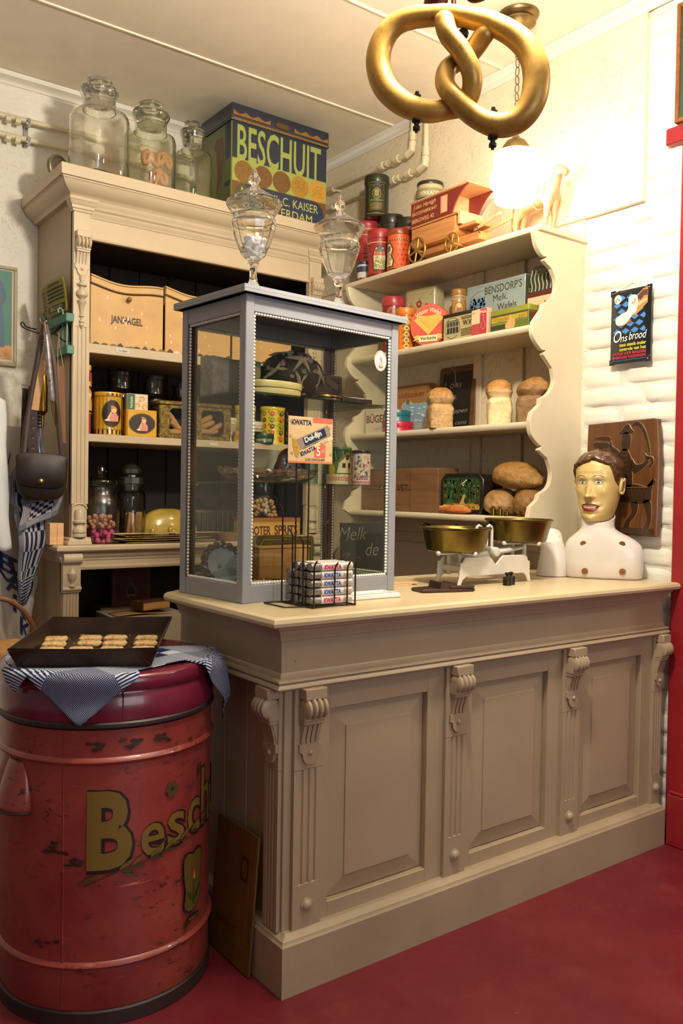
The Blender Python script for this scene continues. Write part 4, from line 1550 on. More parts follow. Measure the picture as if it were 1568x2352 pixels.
def d_bens(d):
    w, h = .178, .262
    d.frame(-w+.004, .006, w-.004, h-.006, .002, '7c8a80')
    ornament(d, -.165, .125, -.055, .215, ['4a6a8a', '5c7c9a', '3a5878', '7a9aaa'], 34, .0085, 12)
    d.line([(-.165, .17), (-.15, .215), (-.11, .235), (-.06, .238)], .002, '5c6a5c'); d.line([(-.17, .06), (-.12, .075), (-.06, .07)], .02, '6c8494')
    d.text('BENSDORP\'S', .050, .214, .034, '4a4a34', w=.225, bold=.008)
    d.text('Melk.', .035, .174, .030, '3c3c2c', w=.088, bold=-.004)
    d.text('Wafels', .075, .130, .030, '3c3c2c', w=.115, bold=.004)
    d.text('AMSTERDAM HOLLAND', .06, .106, .008, '5a5a44', w=.14)
tin_box('large grey blue waffle tin with dark lettering standing upright', .362, .062, .268, (2.915, 2.725, Z2), RZ, tin_mat('tin_bluegrey', '93a09a', '6a6a54', .6), None, 0, d_bens, side=lambda d: (d.rect(-.03, .004, .03, .264, '4a4c3c'), d.text('AMSTERDAM', .006, .13, .016, 'a8a488', w=.15, rot=PI/2)), rr=.005)
def d_onze(d):
    d.rect(-.074, .010, .074, .160, 'd4bc94'); d.rect(-.074, .150, .074, .165, '6a2420')
    d.text('Onze Spec', -.070, .092, .034, 'a83c34', w=.15, al='L', bold=.012); d.lines(-.07, .07, .03, .07, 4, '8a5a44', seed=4)
tin_box('cream tin with red gothic lettering below the wavy striped tin', .150, .10, .172, (2.925, 2.447, Z2), RZ, tin_mat('tin_cream', 'c9ae84', '6a4a34', .64), tin_mat('tin_oxide', '5c221e', '2a1410', .6), .02, d_onze, rr=.005)
def d_sluis(d):
    for i in range(-6, 7):
        d.line([(i*.0105+.004*math.sin(k*.9), .004+k*.0105) for k in range(10)], .0045, '26302c' if i % 2 else 'cfc9a8')
    d.rect(-.035, .072, .035, .094, '7a7a5c', .004); d.text('SLUIS', 0, .077, .013, '2a2c24', w=.052, bold=.02)
tin_box('dark tin with wavy white stripes stacked highest beside the scalloped end', .132, .085, .112, (2.925, 2.444, Z2+.1725), RZ, tin_mat('tin_graphite', '474a3c', '2a2a20', .6), None, 0, d_sluis, rr=.01)
tin_cyl('small black lid tin behind the salmon pink round tin', .04, .15, (2.955, 3.105, Z2), 0, m_blackt)

# ---------------------------------------------------------------- breads
def bread_mat(name, lo, hi, z0, z1, spec='5a3418', bump=.9, bs=70, seeds=None):
    if name in MATS:
        return MATS[name]
    t = NT(name)
    sep = t.n('ShaderNodeSeparateXYZ')
    t.l(t.co(), sep.inputs[0])
    nz = t.noise(25, 5, .6)
    z = t.math('ADD', sep.outputs[2], t.math('MULTIPLY', t.math('SUBTRACT', nz, .5), .05))
    c = t.mix(t.ramp(z, z0, z1), lin(lo), lin(hi))
    c = t.mix(t.ramp(t.noise(60, 6, .75), .48, .66, 0, .75), c, lin(spec))
    if seeds:
        c = t.mix(t.ramp(t.noise(150, 2, .5), .66, .70), c, lin(seeds))
    t.l(c, t.b.inputs['Base Color'])
    t.b.inputs['Roughness'].default_value = .6
    t.b.inputs['Specular IOR Level'].default_value = .3
    t.bump(t.math('ADD', t.noise(bs, 6, .7), t.math('MULTIPLY', t.noise(bs*.3, 3), 1.5)), bump, .004)
    MATS[name] = t.m
    return t.m


def nz3(p, s, k):
    return noise.noise(Vector(p)*s + Vector((k*3.1, k*1.7, k*.7)))


def tin_loaf(label, w, dp, h, loc, rz, mat, seed, dome=1.0, over=.0, lean=0, peak=0):
    """loaf baked in a tin: straight lower block, a waist, and a domed crown"""
    t = thing('tin_loaf', label, 'bread', loc, rz)
    prof = [(0, .93), (.02, .97), (.25, .99), (.46, 1.0), (.54, .96), (.575, .90), (.61, .96), (.70, 1.04+over), (.78, 1.03+over), (.86, .95+over*.8), (.93, .78), (.975, .52), (1.0, .12)]
    rings = []
    n = 72
    pz_ = []
    for (za, ka), (zb, kb) in zip(prof[:-1], prof[1:]):
        for j in range(3):
            pz_.append((za+(zb-za)*j/3, ka+(kb-ka)*j/3))
    prof = pz_+[prof[-1]]
    for z, k in prof:
        e = 7 if z < .5 else 4 if z < .75 else 2.8
        ring = []
        for i in range(n):
            a = 2*PI*i/n
            ca, sa = math.cos(a), math.sin(a)
            q = (abs(ca)**e+abs(sa)**e)**(-1/e)
            p = Vector((q*ca*w/2*k + lean*z*z, q*sa*dp/2*(k if z > .5 else 1), z*h + (peak*h*q*sa*(.5 if z > .7 else 0))))
            d_ = nz3(p, 22, seed)*.007 + nz3(p, 60, seed)*.0035 + nz3(p, 150, seed)*.0015
            p += Vector((ca, sa, .3 if z > .6 else 0))*d_*(1 if z > .02 else .3)
            ring.append(p)
        rings.append(ring)
    mb = MB(); mb.loft(rings, mat)
    mb.build('loaf', t, 60)
    return t


def round_loaf(label, a, b, c, loc, rz, mat, seed, tilt=0, name='round_loaf'):
    t = thing(name, label, 'bread', loc, rz)
    mb = MB()
    n, m_ = 64, 36
    rings = []
    for j in range(m_+1):
        ph = PI*j/m_
        z = -math.cos(ph)
        r = math.sin(ph)**.8
        ring = []
        for i in range(n):
            th = 2*PI*i/n
            p = Vector((a*r*math.cos(th), b*r*math.sin(th), c*z*(1 if z > 0 else .62)+c*.62))
            q = 1+.15*nz3(p, 11, seed)+.07*nz3(p, 30, seed+1)+.03*nz3(p, 75, seed+4)
            p = Vector((p.x*q, p.y*q, max(0, p.z*(1+.10*nz3(p, 14, seed+2)))))
            ring.append(p)
        rings.append(ring)
    mb.loft(rings, mat, False, False, TR(ry=tilt))
    mb.build('loaf', t, 60)
    return t

Z3 = 1.6675
b_gold = bread_mat('bread_golden', 'c8a470', 'b88446', .13, .19, '8a6234')
b_gold2 = bread_mat('bread_white', 'e6cf9c', 'b07a3c', .115, .165, 'cfa870', .6)
b_brown = bread_mat('bread_brown', '8c6c48', 'a0743e', .10, .17, '5a4026')
tin_loaf('golden tin loaf alone in front of the school slate', .118, .20, .200, (2.815, 3.005, Z3), _face(2.8, 3.0)+.12, b_gold, 3)
tin_loaf('pale white tin loaf with a browned crown', .108, .16, .205, (2.83, 2.635, Z3), _face(2.8, 2.6)+.05, b_gold2, 5, over=.03)
tin_loaf('dark brown tin loaf with a wide tilted crown, last before the scalloped end', .116, .15, .200, (2.842, 2.468, Z3), _face(2.8, 2.44)+.05, b_brown, 8, over=.10, lean=.022)
# slate
sl = thing('school_slate', 'wood framed school slate with chalk writing leaning behind the golden loaf', 'slate', (3.005, 3.09, Z3), RZ)
m_slw = wood('slate_frame', '5a3a22', '74502e', .5, (3, 50, 50), .1)
m_slate = M('slate', '201d1b', .55, var=.15, vs=12, bump=.1)
tl = TR(rx=-.05)
out = rrect(.262, .335, .022, 5, 0, .1675)
mb = MB(); mb.prism(out, -.006, .006, m_slw, tl @ mxz, .002); mb.build('frame', sl)
mb = MB(); mb.prism(rrect(.20, .272, .004, 2, 0, .1675), .0065, .0085, m_slate, tl @ Matrix(((1, 0, 0, 0), (0, 0, -1, 0), (0, 1, 0, 0), (0, 0, 0, 1)))); mb.build('slate_panel', sl)
d = Dec(.0002)
ck = 'b8b4a8'
d.text('1 ons', -.088, .225, .036, ck, w=.125, al='L', shear=.25, bold=-.012)
d.text('As.', -.045, .168, .030, ck, w=.05, al='L', shear=.25, bold=-.014)
d.text('appen', -.03, .098, .022, ck, w=.115, al='L', shear=.3, bold=-.012)
d.text('cent', .005, .038, .022, ck, w=.080, al='L', shear=.3, bold=-.012)
d.build('chalk_writing', sl, lambda a, b, h: tl @ Vector((a, -.0087-h, b)))
mb = MB(); mb.tube([(.0, -.01, .325), (-.012, -.012, .335), (-.02, -.014, .32), (0, -.016, .312), (.012, -.02, .29), (.022, -.026, .25), (.034, -.028, .225)], .0018, M('string', 'a89474', .8), 6); mb.build('string', sl)
def d_kruid(d):
    d.rect(-.156, .006, .156, .254, 'a87a44'); d.frame(-.156, .006, .156, .254, .004, '6a2c20')
    d.text('Kruidsuiker', 0, .196, .032, '8a2c22', w=.27, bold=.008); d.ell(0, .150, .05, .026, 'd8c08a'); d.ell(0, .164, .014, .018, '4a6a8a'); d.poly([(-.13, .12), (-.05, .135), (.05, .135), (.13, .12), (.13, .10), (-.13, .10)], 'a83c2c')
tin_box('wooden sugar box with red lettering at the back of the third shelf', .32, .05, .262, (2.985, 3.405, Z3), RZ, wood('box_tan', '8a5a30', 'a06c3c', .5), None, 0, d_kruid, name='sugar_box', cat='box', rr=.003)
def d_cloud(d):
    d.rect(-.12, .004, .12, .150, '8fb0c4'); d.rect(-.12, .004, .12, .06, 'a8bcb8')
    q = random.Random(4)
    for k in range(26):
        d.ell(q.uniform(-.105, .105), q.uniform(.05, .135), q.uniform(.008, .02), q.uniform(.004, .009), q.choice(['dfe3e0', 'c9d3d6', 'e8e6dc']), 12)
    d.rect(-.12, .004, .12, .022, '8a9a6a')
tin_box('pale blue tin with painted clouds behind the teal and red tins', .24, .035, .156, (2.935, 3.275, Z3), RZ, tin_mat('tin_sky', '9ab4c0', '6a6a5a', .68), None, 0, d_cloud, rr=.003)
m_teal = tin_mat('tin_teal', '1f6e72', '1a3a38', .72)
m_cher = tin_mat('tin_cherry', 'c21f3c', '6a1a20', .74)
tin_cyl('flat cherry red tin, lower of two at the front of the third shelf', .080, .053, (2.825, 3.325, Z3), 0, m_cher, m_cher, .028)
tin_cyl('flat teal tin stacked on the cherry red tin', .067, .058, (2.825, 3.33, Z3+.0535), 0, m_teal, m_teal, .03)
def d_bug(d):
    d.text('BÜGEL', .0, .062, .038, '6a2c24', w=.155, bold=.02); d.text('BUSSUM', .01, .022, .011, '8a7a64', w=.06); d.frame(-.086, .004, .086, .126, .001, 'b0a890')
tin_box('white box with dark red capitals seen through the display case', .18, .10, .132, (2.875, 3.505, Z3), RZ+.05, F('d6d0c0', .6), None, 0, d_bug, name='carton', cat='box', rr=.003)

# ---------------------------------------------------------------- fourth shelf
Z4 = 1.2655
m_crate = wood('crate_wood', '6a4a2c', '85603c', .65, (3, 3, 40), .2)
cr = thing('wooden_crate', 'old stencilled wooden crate with a corner cleat on the lowest shelf', 'crate', (2.875, 3.295, Z4), RZ)
CWD, CDP, CHT = .60, .13, .218
for i in range(2):
    mb = MB(); mb.box(-CWD/2, CWD/2-.003, -CDP/2, -CDP/2+.010, i*CHT/2+.001, (i+1)*CHT/2-.001, m_crate, .001); mb.build('plank', cr)
    mb = MB(); mb.box(-CWD/2, CWD/2, CDP/2-.010, CDP/2, i*CHT/2+.001, (i+1)*CHT/2-.001, m_crate, .001); mb.build('plank', cr)
for x in (-CWD/2, CWD/2-.012):
    mb = MB(); mb.box(x, x+.012, -CDP/2+.0105, CDP/2-.0105, 0, CHT, m_crate, .001); mb.build('end_board', cr)
mb = MB(); mb.box(-CWD/2+.012, CWD/2-.012, -CDP/2+.0105, CDP/2-.0105, 0, .01, m_crate); mb.build('bottom', cr)
mb = MB(); mb.box(.105, CWD/2+.004, -CDP/2-.011, -CDP/2-.0005, .0, CHT, m_crate, .0015); mb.build('cleat', cr)
d = Dec(); d.text('VET', .075, .10, .036, '3a2818', w=.085, al='R', bold=.012); d.dots([(-.2+i*.09, .03+(i % 2)*.14) for i in range(7)], .003, '3c2a1c'); d.build('stencil', cr, pl((0, -CDP/2, 0)))
# forest picture tin
ft = thing('picture_tin', 'black chamfered tin with a dark green forest scene on the front', 'tin', (2.872, 2.835, Z4), RZ)
m_bt = tin_mat('tin_japan_black', '221c17', '3a2a1c', .6, .3)
W2, D2, H2 = .275, .125, .185
oc = lambda w, h, c, z0: [(-w/2+c, z0), (w/2-c, z0), (w/2, z0+c), (w/2, z0+h-c), (w/2-c, z0+h), (-w/2+c, z0+h), (-w/2, z0+h-c), (-w/2, z0+c)]
mb = MB(); mb.prism(oc(W2, H2, .03, 0), -D2/2, D2/2, m_bt, mxz, .004); mb.build('body', ft)
mb = MB(); mb.prism(oc(W2+.004, H2+.004, .03, -.0), -D2/2-.006, -D2/2+.01, m_bt, mxz, .003); mb.build('lid', ft)
d = Dec()
o8 = oc(W2-.03, H2-.03, .024, .015)
d.poly(o8, '1d3a1f')
q = random.Random(5)
for c, k, r in (('2f5a2a', 70, .009), ('3f6e30', 60, .006), ('16301a', 50, .007), ('5a8a3c', 34, .004)):
    d.dots([(q.uniform(-.118, .118), q.uniform(.075, .158)) for _ in range(k)], r, c, 8)
for x in (-.115, -.095, -.03, -.012, .055, .075, .1, .118):
    d.poly([(x-.004, .045), (x+.004, .045), (x+.0025, .155), (x-.0025, .155)], '4a3418')
d.poly([(-.12, .022), (.12, .022), (.12, .040), (.08, .052), (.0, .046), (-.06, .050), (-.12, .042)], 'b88a3c')
ornament(d, -.115, .022, .115, .05, ['8a6428', 'd0a850', '5a6a2c'], 26, .004, 9)
d.poly([(-.03, .022), (.04, .022), (.02, .06), (.03, .09), (.015, .09), (.0, .06)], 'c09a50')
for x, y in ((-.07, .06), (-.085, .05), (.06, .058), (.085, .06), (-.05, .052)):
    for k in range(5):
        d.ell(x+.008*math.cos(k*1.25), y+.008*math.sin(k*1.25), .006, .0025, '4a7a34', 8, k*1.25)
for x, y in ((.012, .142), (.024, .148), (.036, .156), (.018, .134)):
    d.ell(x, y, .008, .003, 'e0dcc8', 8, .5)
d.build('print', ft, pl((0, -D2/2-.006, 0)))
m_swirl = bread_mat('bread_glazed', 'b8692c', 'c87838', .0, .05, '8a4a1c', .3)
lb = round_loaf('long glazed loaf with a white icing line in front of the forest tin', .112, .030, .024, (2.766, 2.845, Z4), RZ, m_swirl, 12, name='long_loaf')
mb = MB(); mb.tube(crom([Vector(p) for p in ((-.085, -.010, .031), (-.045, .002, .0375), (0, -.008, .0375), (.045, .004, .0365), (.085, -.004, .030))], 5), .0042, F('e2d2b4', .6), 7, False, None, (1, .7)); mb.build('icing', lb)
b_seed = bread_mat('bread_seeded', 'a8814c', 'a0763e', .0, .1, '70502a', .7, 60, '2c1a0e')
b_brown2 = bread_mat('bread_crusty', 'b89266', 'a07844', .02, .1, '80603a', .6)
b_dark2 = bread_mat('bread_dark', '96703e', '8a6434', .02, .1, '5a3c1c', .8)
round_loaf('round floury loaf, lower left of the three loaf pile', .082, .080, .072, (2.835, 2.613, Z4), RZ, b_brown2, 21)
round_loaf('round dark crusty loaf, lower right of the three loaf pile', .078, .078, .074, (2.84, 2.452, Z4), RZ, b_dark2, 33)
round_loaf('big seeded loaf lying on top of the two round loaves', .130, .082, .074, (2.845, 2.535, Z4+.118), RZ, b_seed, 44, tilt=.10, name='seeded_loaf')
# brass weights on the shelf edge
for i, (y, r, h) in enumerate(((2.585, .013, .044), (2.545, .012, .042), (2.505, .011, .030), (2.43, .009, .024))):
    t = thing('brass_weight', ['largest knobbed brass weight, leftmost of four on the lowest shelf edge', 'second knobbed brass weight from the left on the lowest shelf edge', 'small brass weight, third from the left on the lowest shelf edge', 'smallest brass weight at the right on the lowest shelf edge'][i], 'weight', (2.752, y, Z4), 0, 'brass weights on the shelf edge')
    mb = MB(); mb.lathe([(r-.001, 0), (r, .001), (r, h*.68), (r-.001, h*.7)], m_brass, 14); mb.build('body', t)
    mb = MB(); mb.lathe([(r*.35, h*.7), (r*.3, h*.78), (r*.62, h*.86), (r*.62, h*.94), (r*.2, h)], m_brass, 14); mb.build('knob', t)
# ---------------------------------------------------------------- pendant lamp
m_lampbrass = M('lamp_brass', '8a7448', .35, .9, var=.12, vs=20)
m_glow = emit('opal_glow', (1, .83, .60, 1), PENDANT_GLOW)
LX, LY = 2.70, 2.45
pn = thing('pendant_lamp', 'lit white stepped opal pendant lamp on a chain above the wall shelf', 'lamp', (LX, LY, 2.57))
pn.location.z = 0
MW[pn.name] = Matrix.Translation((LX, LY, 0))
mb = MB(); mb.lathe([(.02, ZC-.075), (.035, ZC-.072), (.038, ZC-.06), (.060, ZC-.05), (.072, ZC-.04), (.072, ZC-.032), (.062, ZC-.026), (.078, ZC-.018), (.085, ZC-.006), (.085, ZC-.0005)], m_lampbrass, 32); mb.build('ceiling_rose', pn)
mb = MB(); mb.lathe([(.006, 2.862), (.014, 2.858), (.018, 2.848), (.040, 2.836), (.055, 2.815), (.060, 2.795), (.060, 2.788), (.05, 2.786)], m_lampbrass, 28); mb.build('cap', pn)
z = ZC-.078
k = 0
mb = MB()
n = 12
zl = (z-2.862)/n
for k in range(n):
    zc = z-(k+.5)*zl
    a = 0 if k % 2 else PI/2
    pts = [(.010*math.cos(q)*math.cos(a), .010*math.cos(q)*math.sin(a), zc+(zl*.5-.004)*math.sin(q)+(.004 if math.sin(q) > 0 else -.004)*1.0) for q in [2*PI*i/14 for i in range(14)]]
    if k == 0:
        cm = MB()
    mbk = MB(); mbk.tube(pts, .0024, m_lampbrass, 6, True); mbk.build('chain_link', pn)
mb = MB(); mb.lathe([(.045, 2.785), (.088, 2.784), (.092, 2.778), (.092, 2.712), (.100, 2.705), (.106, 2.690), (.106, 2.664), (.100, 2.650), (.089, 2.642), (.088, 2.610), (.080, 2.586), (.05, 2.574), (.001, 2.571)], m_glow, 32, cap0=False)
mb.build('opal_globe', pn)

# ---------------------------------------------------------------- gilded pretzel sign
t = NT('gilding')
n1 = t.ramp(t.noise(9, 6, .65), .35, .68)
cc = t.mix(n1, lin('94702c'), lin('c69c4a'))
cc = t.mix(t.math('MULTIPLY', t.ramp(t.noise(26, 6, .7), .58, .72), .7), cc, lin('5a4420'))
t.l(cc, t.b.inputs['Base Color'])
t.b.inputs['Metallic'].default_value = .35
t.l(t.ramp(t.noise(20, 4), .3, .7, .32, .48), t.b.inputs['Roughness'])
t.bump(t.noise(30, 5, .6), .2, .002)
m_gild = t.m
pz = thing('pretzel_sign', 'big gilded pretzel shop sign hanging in front of the lamp', 'sign', (1.414, 1.471, 2.351), R(-56))
P = [(-.028, .114, -.026), (-.016, .078, -.032), (.013, .040, -.026), (.036, -.007, -.012), (.032, -.045, .006), (.010, -.068, .016), (-.024, -.074, .012), (-.076, -.076, .002), (-.133, -.050, 0), (-.178, -.004, 0), (-.196, .056, 0), (-.183, .110, 0), (-.139, .146, 0), (-.070, .148, 0), (-.004, .136, 0), (.066, .111, 0), (.124, .075, 0), (.163, .034, 0), (.182, -.014, 0), (.182, -.066, 0), (.166, -.107, 0), (.134, -.131, 0), (.090, -.130, 0), (.041, -.104, -.006), (.0, -.065, -.018), (-.025, -.028, -.012), (-.026, .010, 0), (-.007, .033, .012), (.030, .052, .012), (.062, .083, .002)]
PR = [0.0235, 0.0235, 0.0235, 0.0235, 0.0235, 0.0235, 0.024, 0.027, 0.029, 0.0305, 0.0305, 0.029, 0.026, 0.0245, 0.024, 0.025, 0.027, 0.029, 0.031, 0.031, 0.03, 0.029, 0.0275, 0.025, 0.0235, 0.0235, 0.0235, 0.0235, 0.0235, 0.0235]
pts = crom([Vector((a, b, c)) for a, b, c in P], 6)
rr = []
for i in range(len(PR)-1):
    for j in range(6):
        rr.append(PR[i]+(PR[i+1]-PR[i])*j/6)
rr.append(PR[-1])
# rounded ends
def endcap(p, d, r, rev):
    o = []
    for a in (75, 55, 35, 15):
        o.append((p+d*r*math.sin(R(a)), r*math.cos(R(a))))
    return o if not rev else o[::-1]
e0 = endcap(pts[0], (pts[0]-pts[1]).normalized(), rr[0], False)
e1 = endcap(pts[-1], (pts[-1]-pts[-2]).normalized(), rr[-1], True)
allp = [q[0] for q in e0]+pts+[q[0] for q in e1]
allr = [q[1] for q in e0]+rr+[q[1] for q in e1]
mb = MB(); mb.tube([(p.x, p.z, p.y) for p in allp], allr, m_gild, 20); mb.build('pretzel', pz, 60)
m_bolt = M('rusty_bolt', '2c2622', .55, .6, var=.2)
for x, z in ((-.097, -.094), (.087, -.156)):
    mb = MB(); mb.lathe([(.012, 0), (.012, -.006), (.006, -.008), (.006, -.016), (.009, -.017), (.009, -.025), (.004, -.026), (.004, -.031)], m_bolt, 8, TR((x, 0, z))); mb.build('bolt', pz); mb = MB(); mb.lathe([(.010, .052), (.010, .058), (.005, .060), (.005, .066)], m_bolt, 8, TR((x, 0, z))); mb.build('bolt_head', pz)
m_hang = M('hanger_red', '3c0a14', .45, .3)
mb = MB(); mb.tube([(-.012, 0, .16), (-.012, 0, .30), (-.012, 0, ZC-2.351)], .006, m_hang, 8)
mb.build('hanger_rod', pz)
for x in (-.055, .045):
    mb = MB(); mb.sph(.024, m_hang, (x, 0, .178), 14, 9, (1.25, .8, .75))
    mb.tube([(x, 0, .185), (x*.6-.006, 0, .215), (-.012, 0, .235)], [.016, .013, .008], m_hang, 10); mb.build('hanger_scroll', pz)
mb = MB()
mb.tube([(.058, -.01, .17), (.066, -.006, .20), (.055, 0, .225)], .006, m_gild, 8); mb.build('hanger_hook', pz)
mb = MB(); mb.sph(.013, m_bolt, (.010, .012, .098), 10, 8); mb.build('bolt_head', pz)

# ---------------------------------------------------------------- right wall: enamel sign and gingerbread board
sg = thing('enamel_sign', 'small blue enamel bread sign hung on string on the white brick wall', 'sign', (3.012, 2.085, 1.905), RZ)
m_en = M('enamel_black', '14171c', .18, coat=.6, var=.05)
SWd, SHt = .186, .300
def domed(a, b):
    return -.010-.006*(1-min(1, (2*abs(a)/(SWd))**4))*(1-min(1, (2*abs(b-SHt/2)/SHt)**6))
mb = MB(); mb.grid(lambda u, v: Vector(((u-.5)*SWd, domed((u-.5)*SWd, v*SHt), v*SHt)), 16, 20, m_en); mb.prism(rrect(SWd, SHt, .006, 3, 0, SHt/2), .004, .0085, m_en, Matrix(((1, 0, 0, 0), (0, 0, -1, 0), (0, 1, 0, 0), (0, 0, 0, 1)))); mb.build('plate', sg)
mb = MB()
for x in (-SWd/2+.008, SWd/2-.008):
    for z in (.008, SHt-.008):
        mbk = MB(); mbk.prism([(x-.012, z-.012), (x+.012, z-.012), (x+.012, z+.012), (x-.012, z+.012)], .009, .012, m_en, Matrix(((1, 0, 0, 0), (0, 0, -1, 0), (0, 1, 0, 0), (0, 0, 0, 1))), .001); mbk.sph(.003, m_steel, (x, -.013, z), 8, 6); mbk.build('corner_lug', sg)
d = Dec(.0003, .00008)
bl = '3f78b8'
for r_i in range(6):
    for c_i in range(4):
        x = -.060+c_i*.042+(r_i % 2)*.0; z = .130+r_i*.0272
        xx = x if r_i % 2 == 0 else x+.021
        if xx < .07 and z < .275:
            d.poly([(xx-.0195, z), (xx, z-.0125), (min(xx+.0195, .074), z), (xx, z+.0125)], bl)
d.poly([(.020, .255), (.060, .292), (.078, .292), (.080, .286), (.080, .232), (.030, .188), (.012, .190)], 'c87a3c')
d.poly([(.028, .256), (.058, .285), (.078, .286), (.079, .262), (.062, .262), (.050, .246), (.042, .252), (.036, .234)], '4a2a18')
d.poly([(.030, .236), (.078, .252), (.079, .242), (.030, .216)], 'e8a468')
d.poly([(-.062, .163), (-.030, .150), (.008, .165), (.012, .172), (-.020, .176)], '8a5a24')
bread = [(-.066, .172), (-.060, .160), (-.040, .155), (-.018, .160), (.002, .176), (.012, .190), (.030, .200), (.034, .215), (.038, .240), (.034, .262), (.022, .272), (.004, .270), (-.006, .258), (-.006, .235), (-.010, .212), (-.030, .204), (-.052, .195), (-.064, .185)]
d.poly([(q.x, q.y) for q in crom([(a, b) for a, b in bread] and [Vector((a, b, 0)) for a, b in bread], 4, True)], 'efe4cc')
d.ell(-.058, .264, .018, .019, 'e4e2d8', 24); d.ring(-.058, .264, .016, .017, .0012, '3a3a3a'); d.line([(-.070, .258), (-.062, .268), (-.054, .262), (-.048, .268)], .003, '2a2a2a'); d.dots([(-.066, .256), (-.050, .258)], .003, '2a2a2a')
wh = 'f0eee2'
d.text('O', -.074, .088, .046, wh, w=.038, al='L', shear=.3); d.text('ns', -.040, .088, .030, wh, w=.034, al='L', shear=.3); d.text('brood', .0, .092, .032, wh, w=.080, al='L', shear=.3)
d.text('staat steeds onder', .078, .068, .0135, 'e0d43c', w=.122, al='R', bold=.01); d.text('controle van het', .078, .050, .0135, 'e0d43c', w=.122, al='R', bold=.01)
d.text('STATION VOOR MAALDERIJ', 0, .034, .0105, 'd0384a', w=.155, bold=.012); d.text('EN BAKKERIJ WAGENINGEN', 0, .019, .0105, 'd0384a', w=.155, bold=.012)
d.rect(-.078, .011, .078, .013, '3f68b0')
d.build('print', sg, lambda a, b, h: Vector((a, domed(a, b)-h-.0006, b)), .012)
mb = MB(); mb.tube([(-.080, -.012, SHt-.008), (.0, -.008, SHt+.022), (.080, -.012, SHt-.008)], .0012, MATS['string'], 6); mb.sph(.003, m_steel, (0, -.004, SHt+.022), 8, 6); mb.tube([(0, -.01, SHt+.022), (-.008, -.011, SHt+.012), (-.03, -.011, SHt+.002)], .001, MATS['string'], 6); mb.build('string', sg)

gb = thing('gingerbread_board', 'dark carved wooden gingerbread mould of a rider on the white brick wall', 'carved board', (2.996, 2.100, 1.205), RZ)
m_gb = wood('mould_wood', '4c2a12', '68401b', .4, (50, 50, 3), .15, .3)
m_gbd = wood('mould_hollow_shade', '24150c', '38220f', .4, (50, 50, 3), .2, .3)
m_gbe = M('mould_lit_edge', '9a6a2c', .45)
GW, GH = .345, .462
mq = Matrix(((1, 0, 0, 0), (0, 0, -1, 0), (0, 1, 0, 0), (0, 0, 0, 1)))
mb = MB(); mb.prism([(-GW/2, 0), (GW/2-.004, -.004), (GW/2, .30), (GW/2-.004, .36), (GW/2-.012, GH), (GW/2-.03, GH+.004), (-GW/2+.004, GH-.006), (-GW/2, .3)], -.016, .012, m_gb, mq, .003); mb.build('board', gb)
# carved figures: hollow shade and lit rim put into the colours of raised shapes
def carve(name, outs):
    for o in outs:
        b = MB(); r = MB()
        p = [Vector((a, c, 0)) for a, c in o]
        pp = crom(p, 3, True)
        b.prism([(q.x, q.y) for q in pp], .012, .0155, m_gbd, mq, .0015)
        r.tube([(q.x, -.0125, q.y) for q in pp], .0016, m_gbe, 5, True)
        fig = b.build(name, gb); r.build('carved_lit_rim', fig)
carve('carved_body', [[(-.02, .30), (.0, .345), (.03, .345), (.05, .30), (.055, .24), (.05, .19), (.0, .185), (-.015, .23)]])
carve('carved_head', [[(.002, .345), (.0, .40), (.012, .415), (.034, .415), (.044, .395), (.040, .355), (.025, .34)]])
carve('carved_hat', [[(-.015, .415), (.0, .408), (.045, .410), (.056, .420), (.046, .428), (.036, .445), (.020, .448), (.008, .435), (.0, .425)]])
carve('carved_sabre', [[(.045, .44), (.06, .455), (.085, .452), (.11, .42), (.125, .375), (.135, .325), (.128, .322), (.115, .365), (.098, .41), (.078, .438), (.06, .440)], [(.108, .33), (.12, .318), (.145, .312), (.15, .29), (.135, .272), (.125, .276), (.138, .29), (.13, .305), (.112, .305)]])
carve('carved_arm', [[(.05, .31), (.07, .285), (.10, .29), (.125, .315), (.13, .295), (.10, .265), (.07, .25), (.05, .262)], [(-.015, .32), (-.05, .34), (-.06, .365), (-.05, .385), (-.04, .36), (-.01, .34)], [(-.13, .395), (-.13, .402), (-.06, .402), (-.055, .385), (-.08, .384), (-.10, .388)], [(-.14, .37), (-.12, .38), (-.06, .375), (-.07, .355), (-.12, .352)]])
carve('carved_horse', [[(-.05, .24), (-.02, .19), (.02, .20), (.07, .205), (.12, .195), (.150, .205), (.158, .22), (.148, .228), (.152, .212), (.145, .185), (.14, .14), (.10, .125), (.04, .13), (-.03, .13), (-.06, .17)]])
carve('carved_leg', [[(.105, .135), (.14, .14), (.145, .08), (.135, .03), (.110, .03), (.125, .07)], [(.05, .13), (.085, .13), (.075, .08), (.05, .05), (.045, .028), (.02, .03), (.03, .06), (.055, .09)], [(-.05, .13), (-.02, .13), (-.03, .07), (-.035, .03), (-.06, .03), (-.05, .07)]])
d = Dec(.0003)
for i in range(7):
    d.line([(.002, .205+i*.02), (.018, .198+i*.02), (.034, .205+i*.02)], .003, '5a3a1e'); d.dots([(.010, .213+i*.02), (.026, .213+i*.02)], .003, '4a2c16')
for i in range(9):
    d.line([(-.045+i*.02, .185), (-.038+i*.02, .150), (-.031+i*.02, .185)], .0025, '5a3a1e')
d.line([(-.045, .190), (.13, .192)], .004, '6a4624'); d.line([(.0, .375), (.012, .378)], .002, '5a3a1e'); d.line([(.022, .378), (.034, .376)], .002, '5a3a1e')
d.build('carved_detail', gb, pl((0, -.0156, 0)))
mb = MB(); mb.box(-.15, .155, -.0150, -.011, .004, .028, m_gbd)
for i in range(38):
    x = -.148+i*.008
    mb.tube([(x, -.0155, .006), (x+.004, -.0155, .026)], .0012, m_gb, 4)
mb.build('carved_ground', gb)

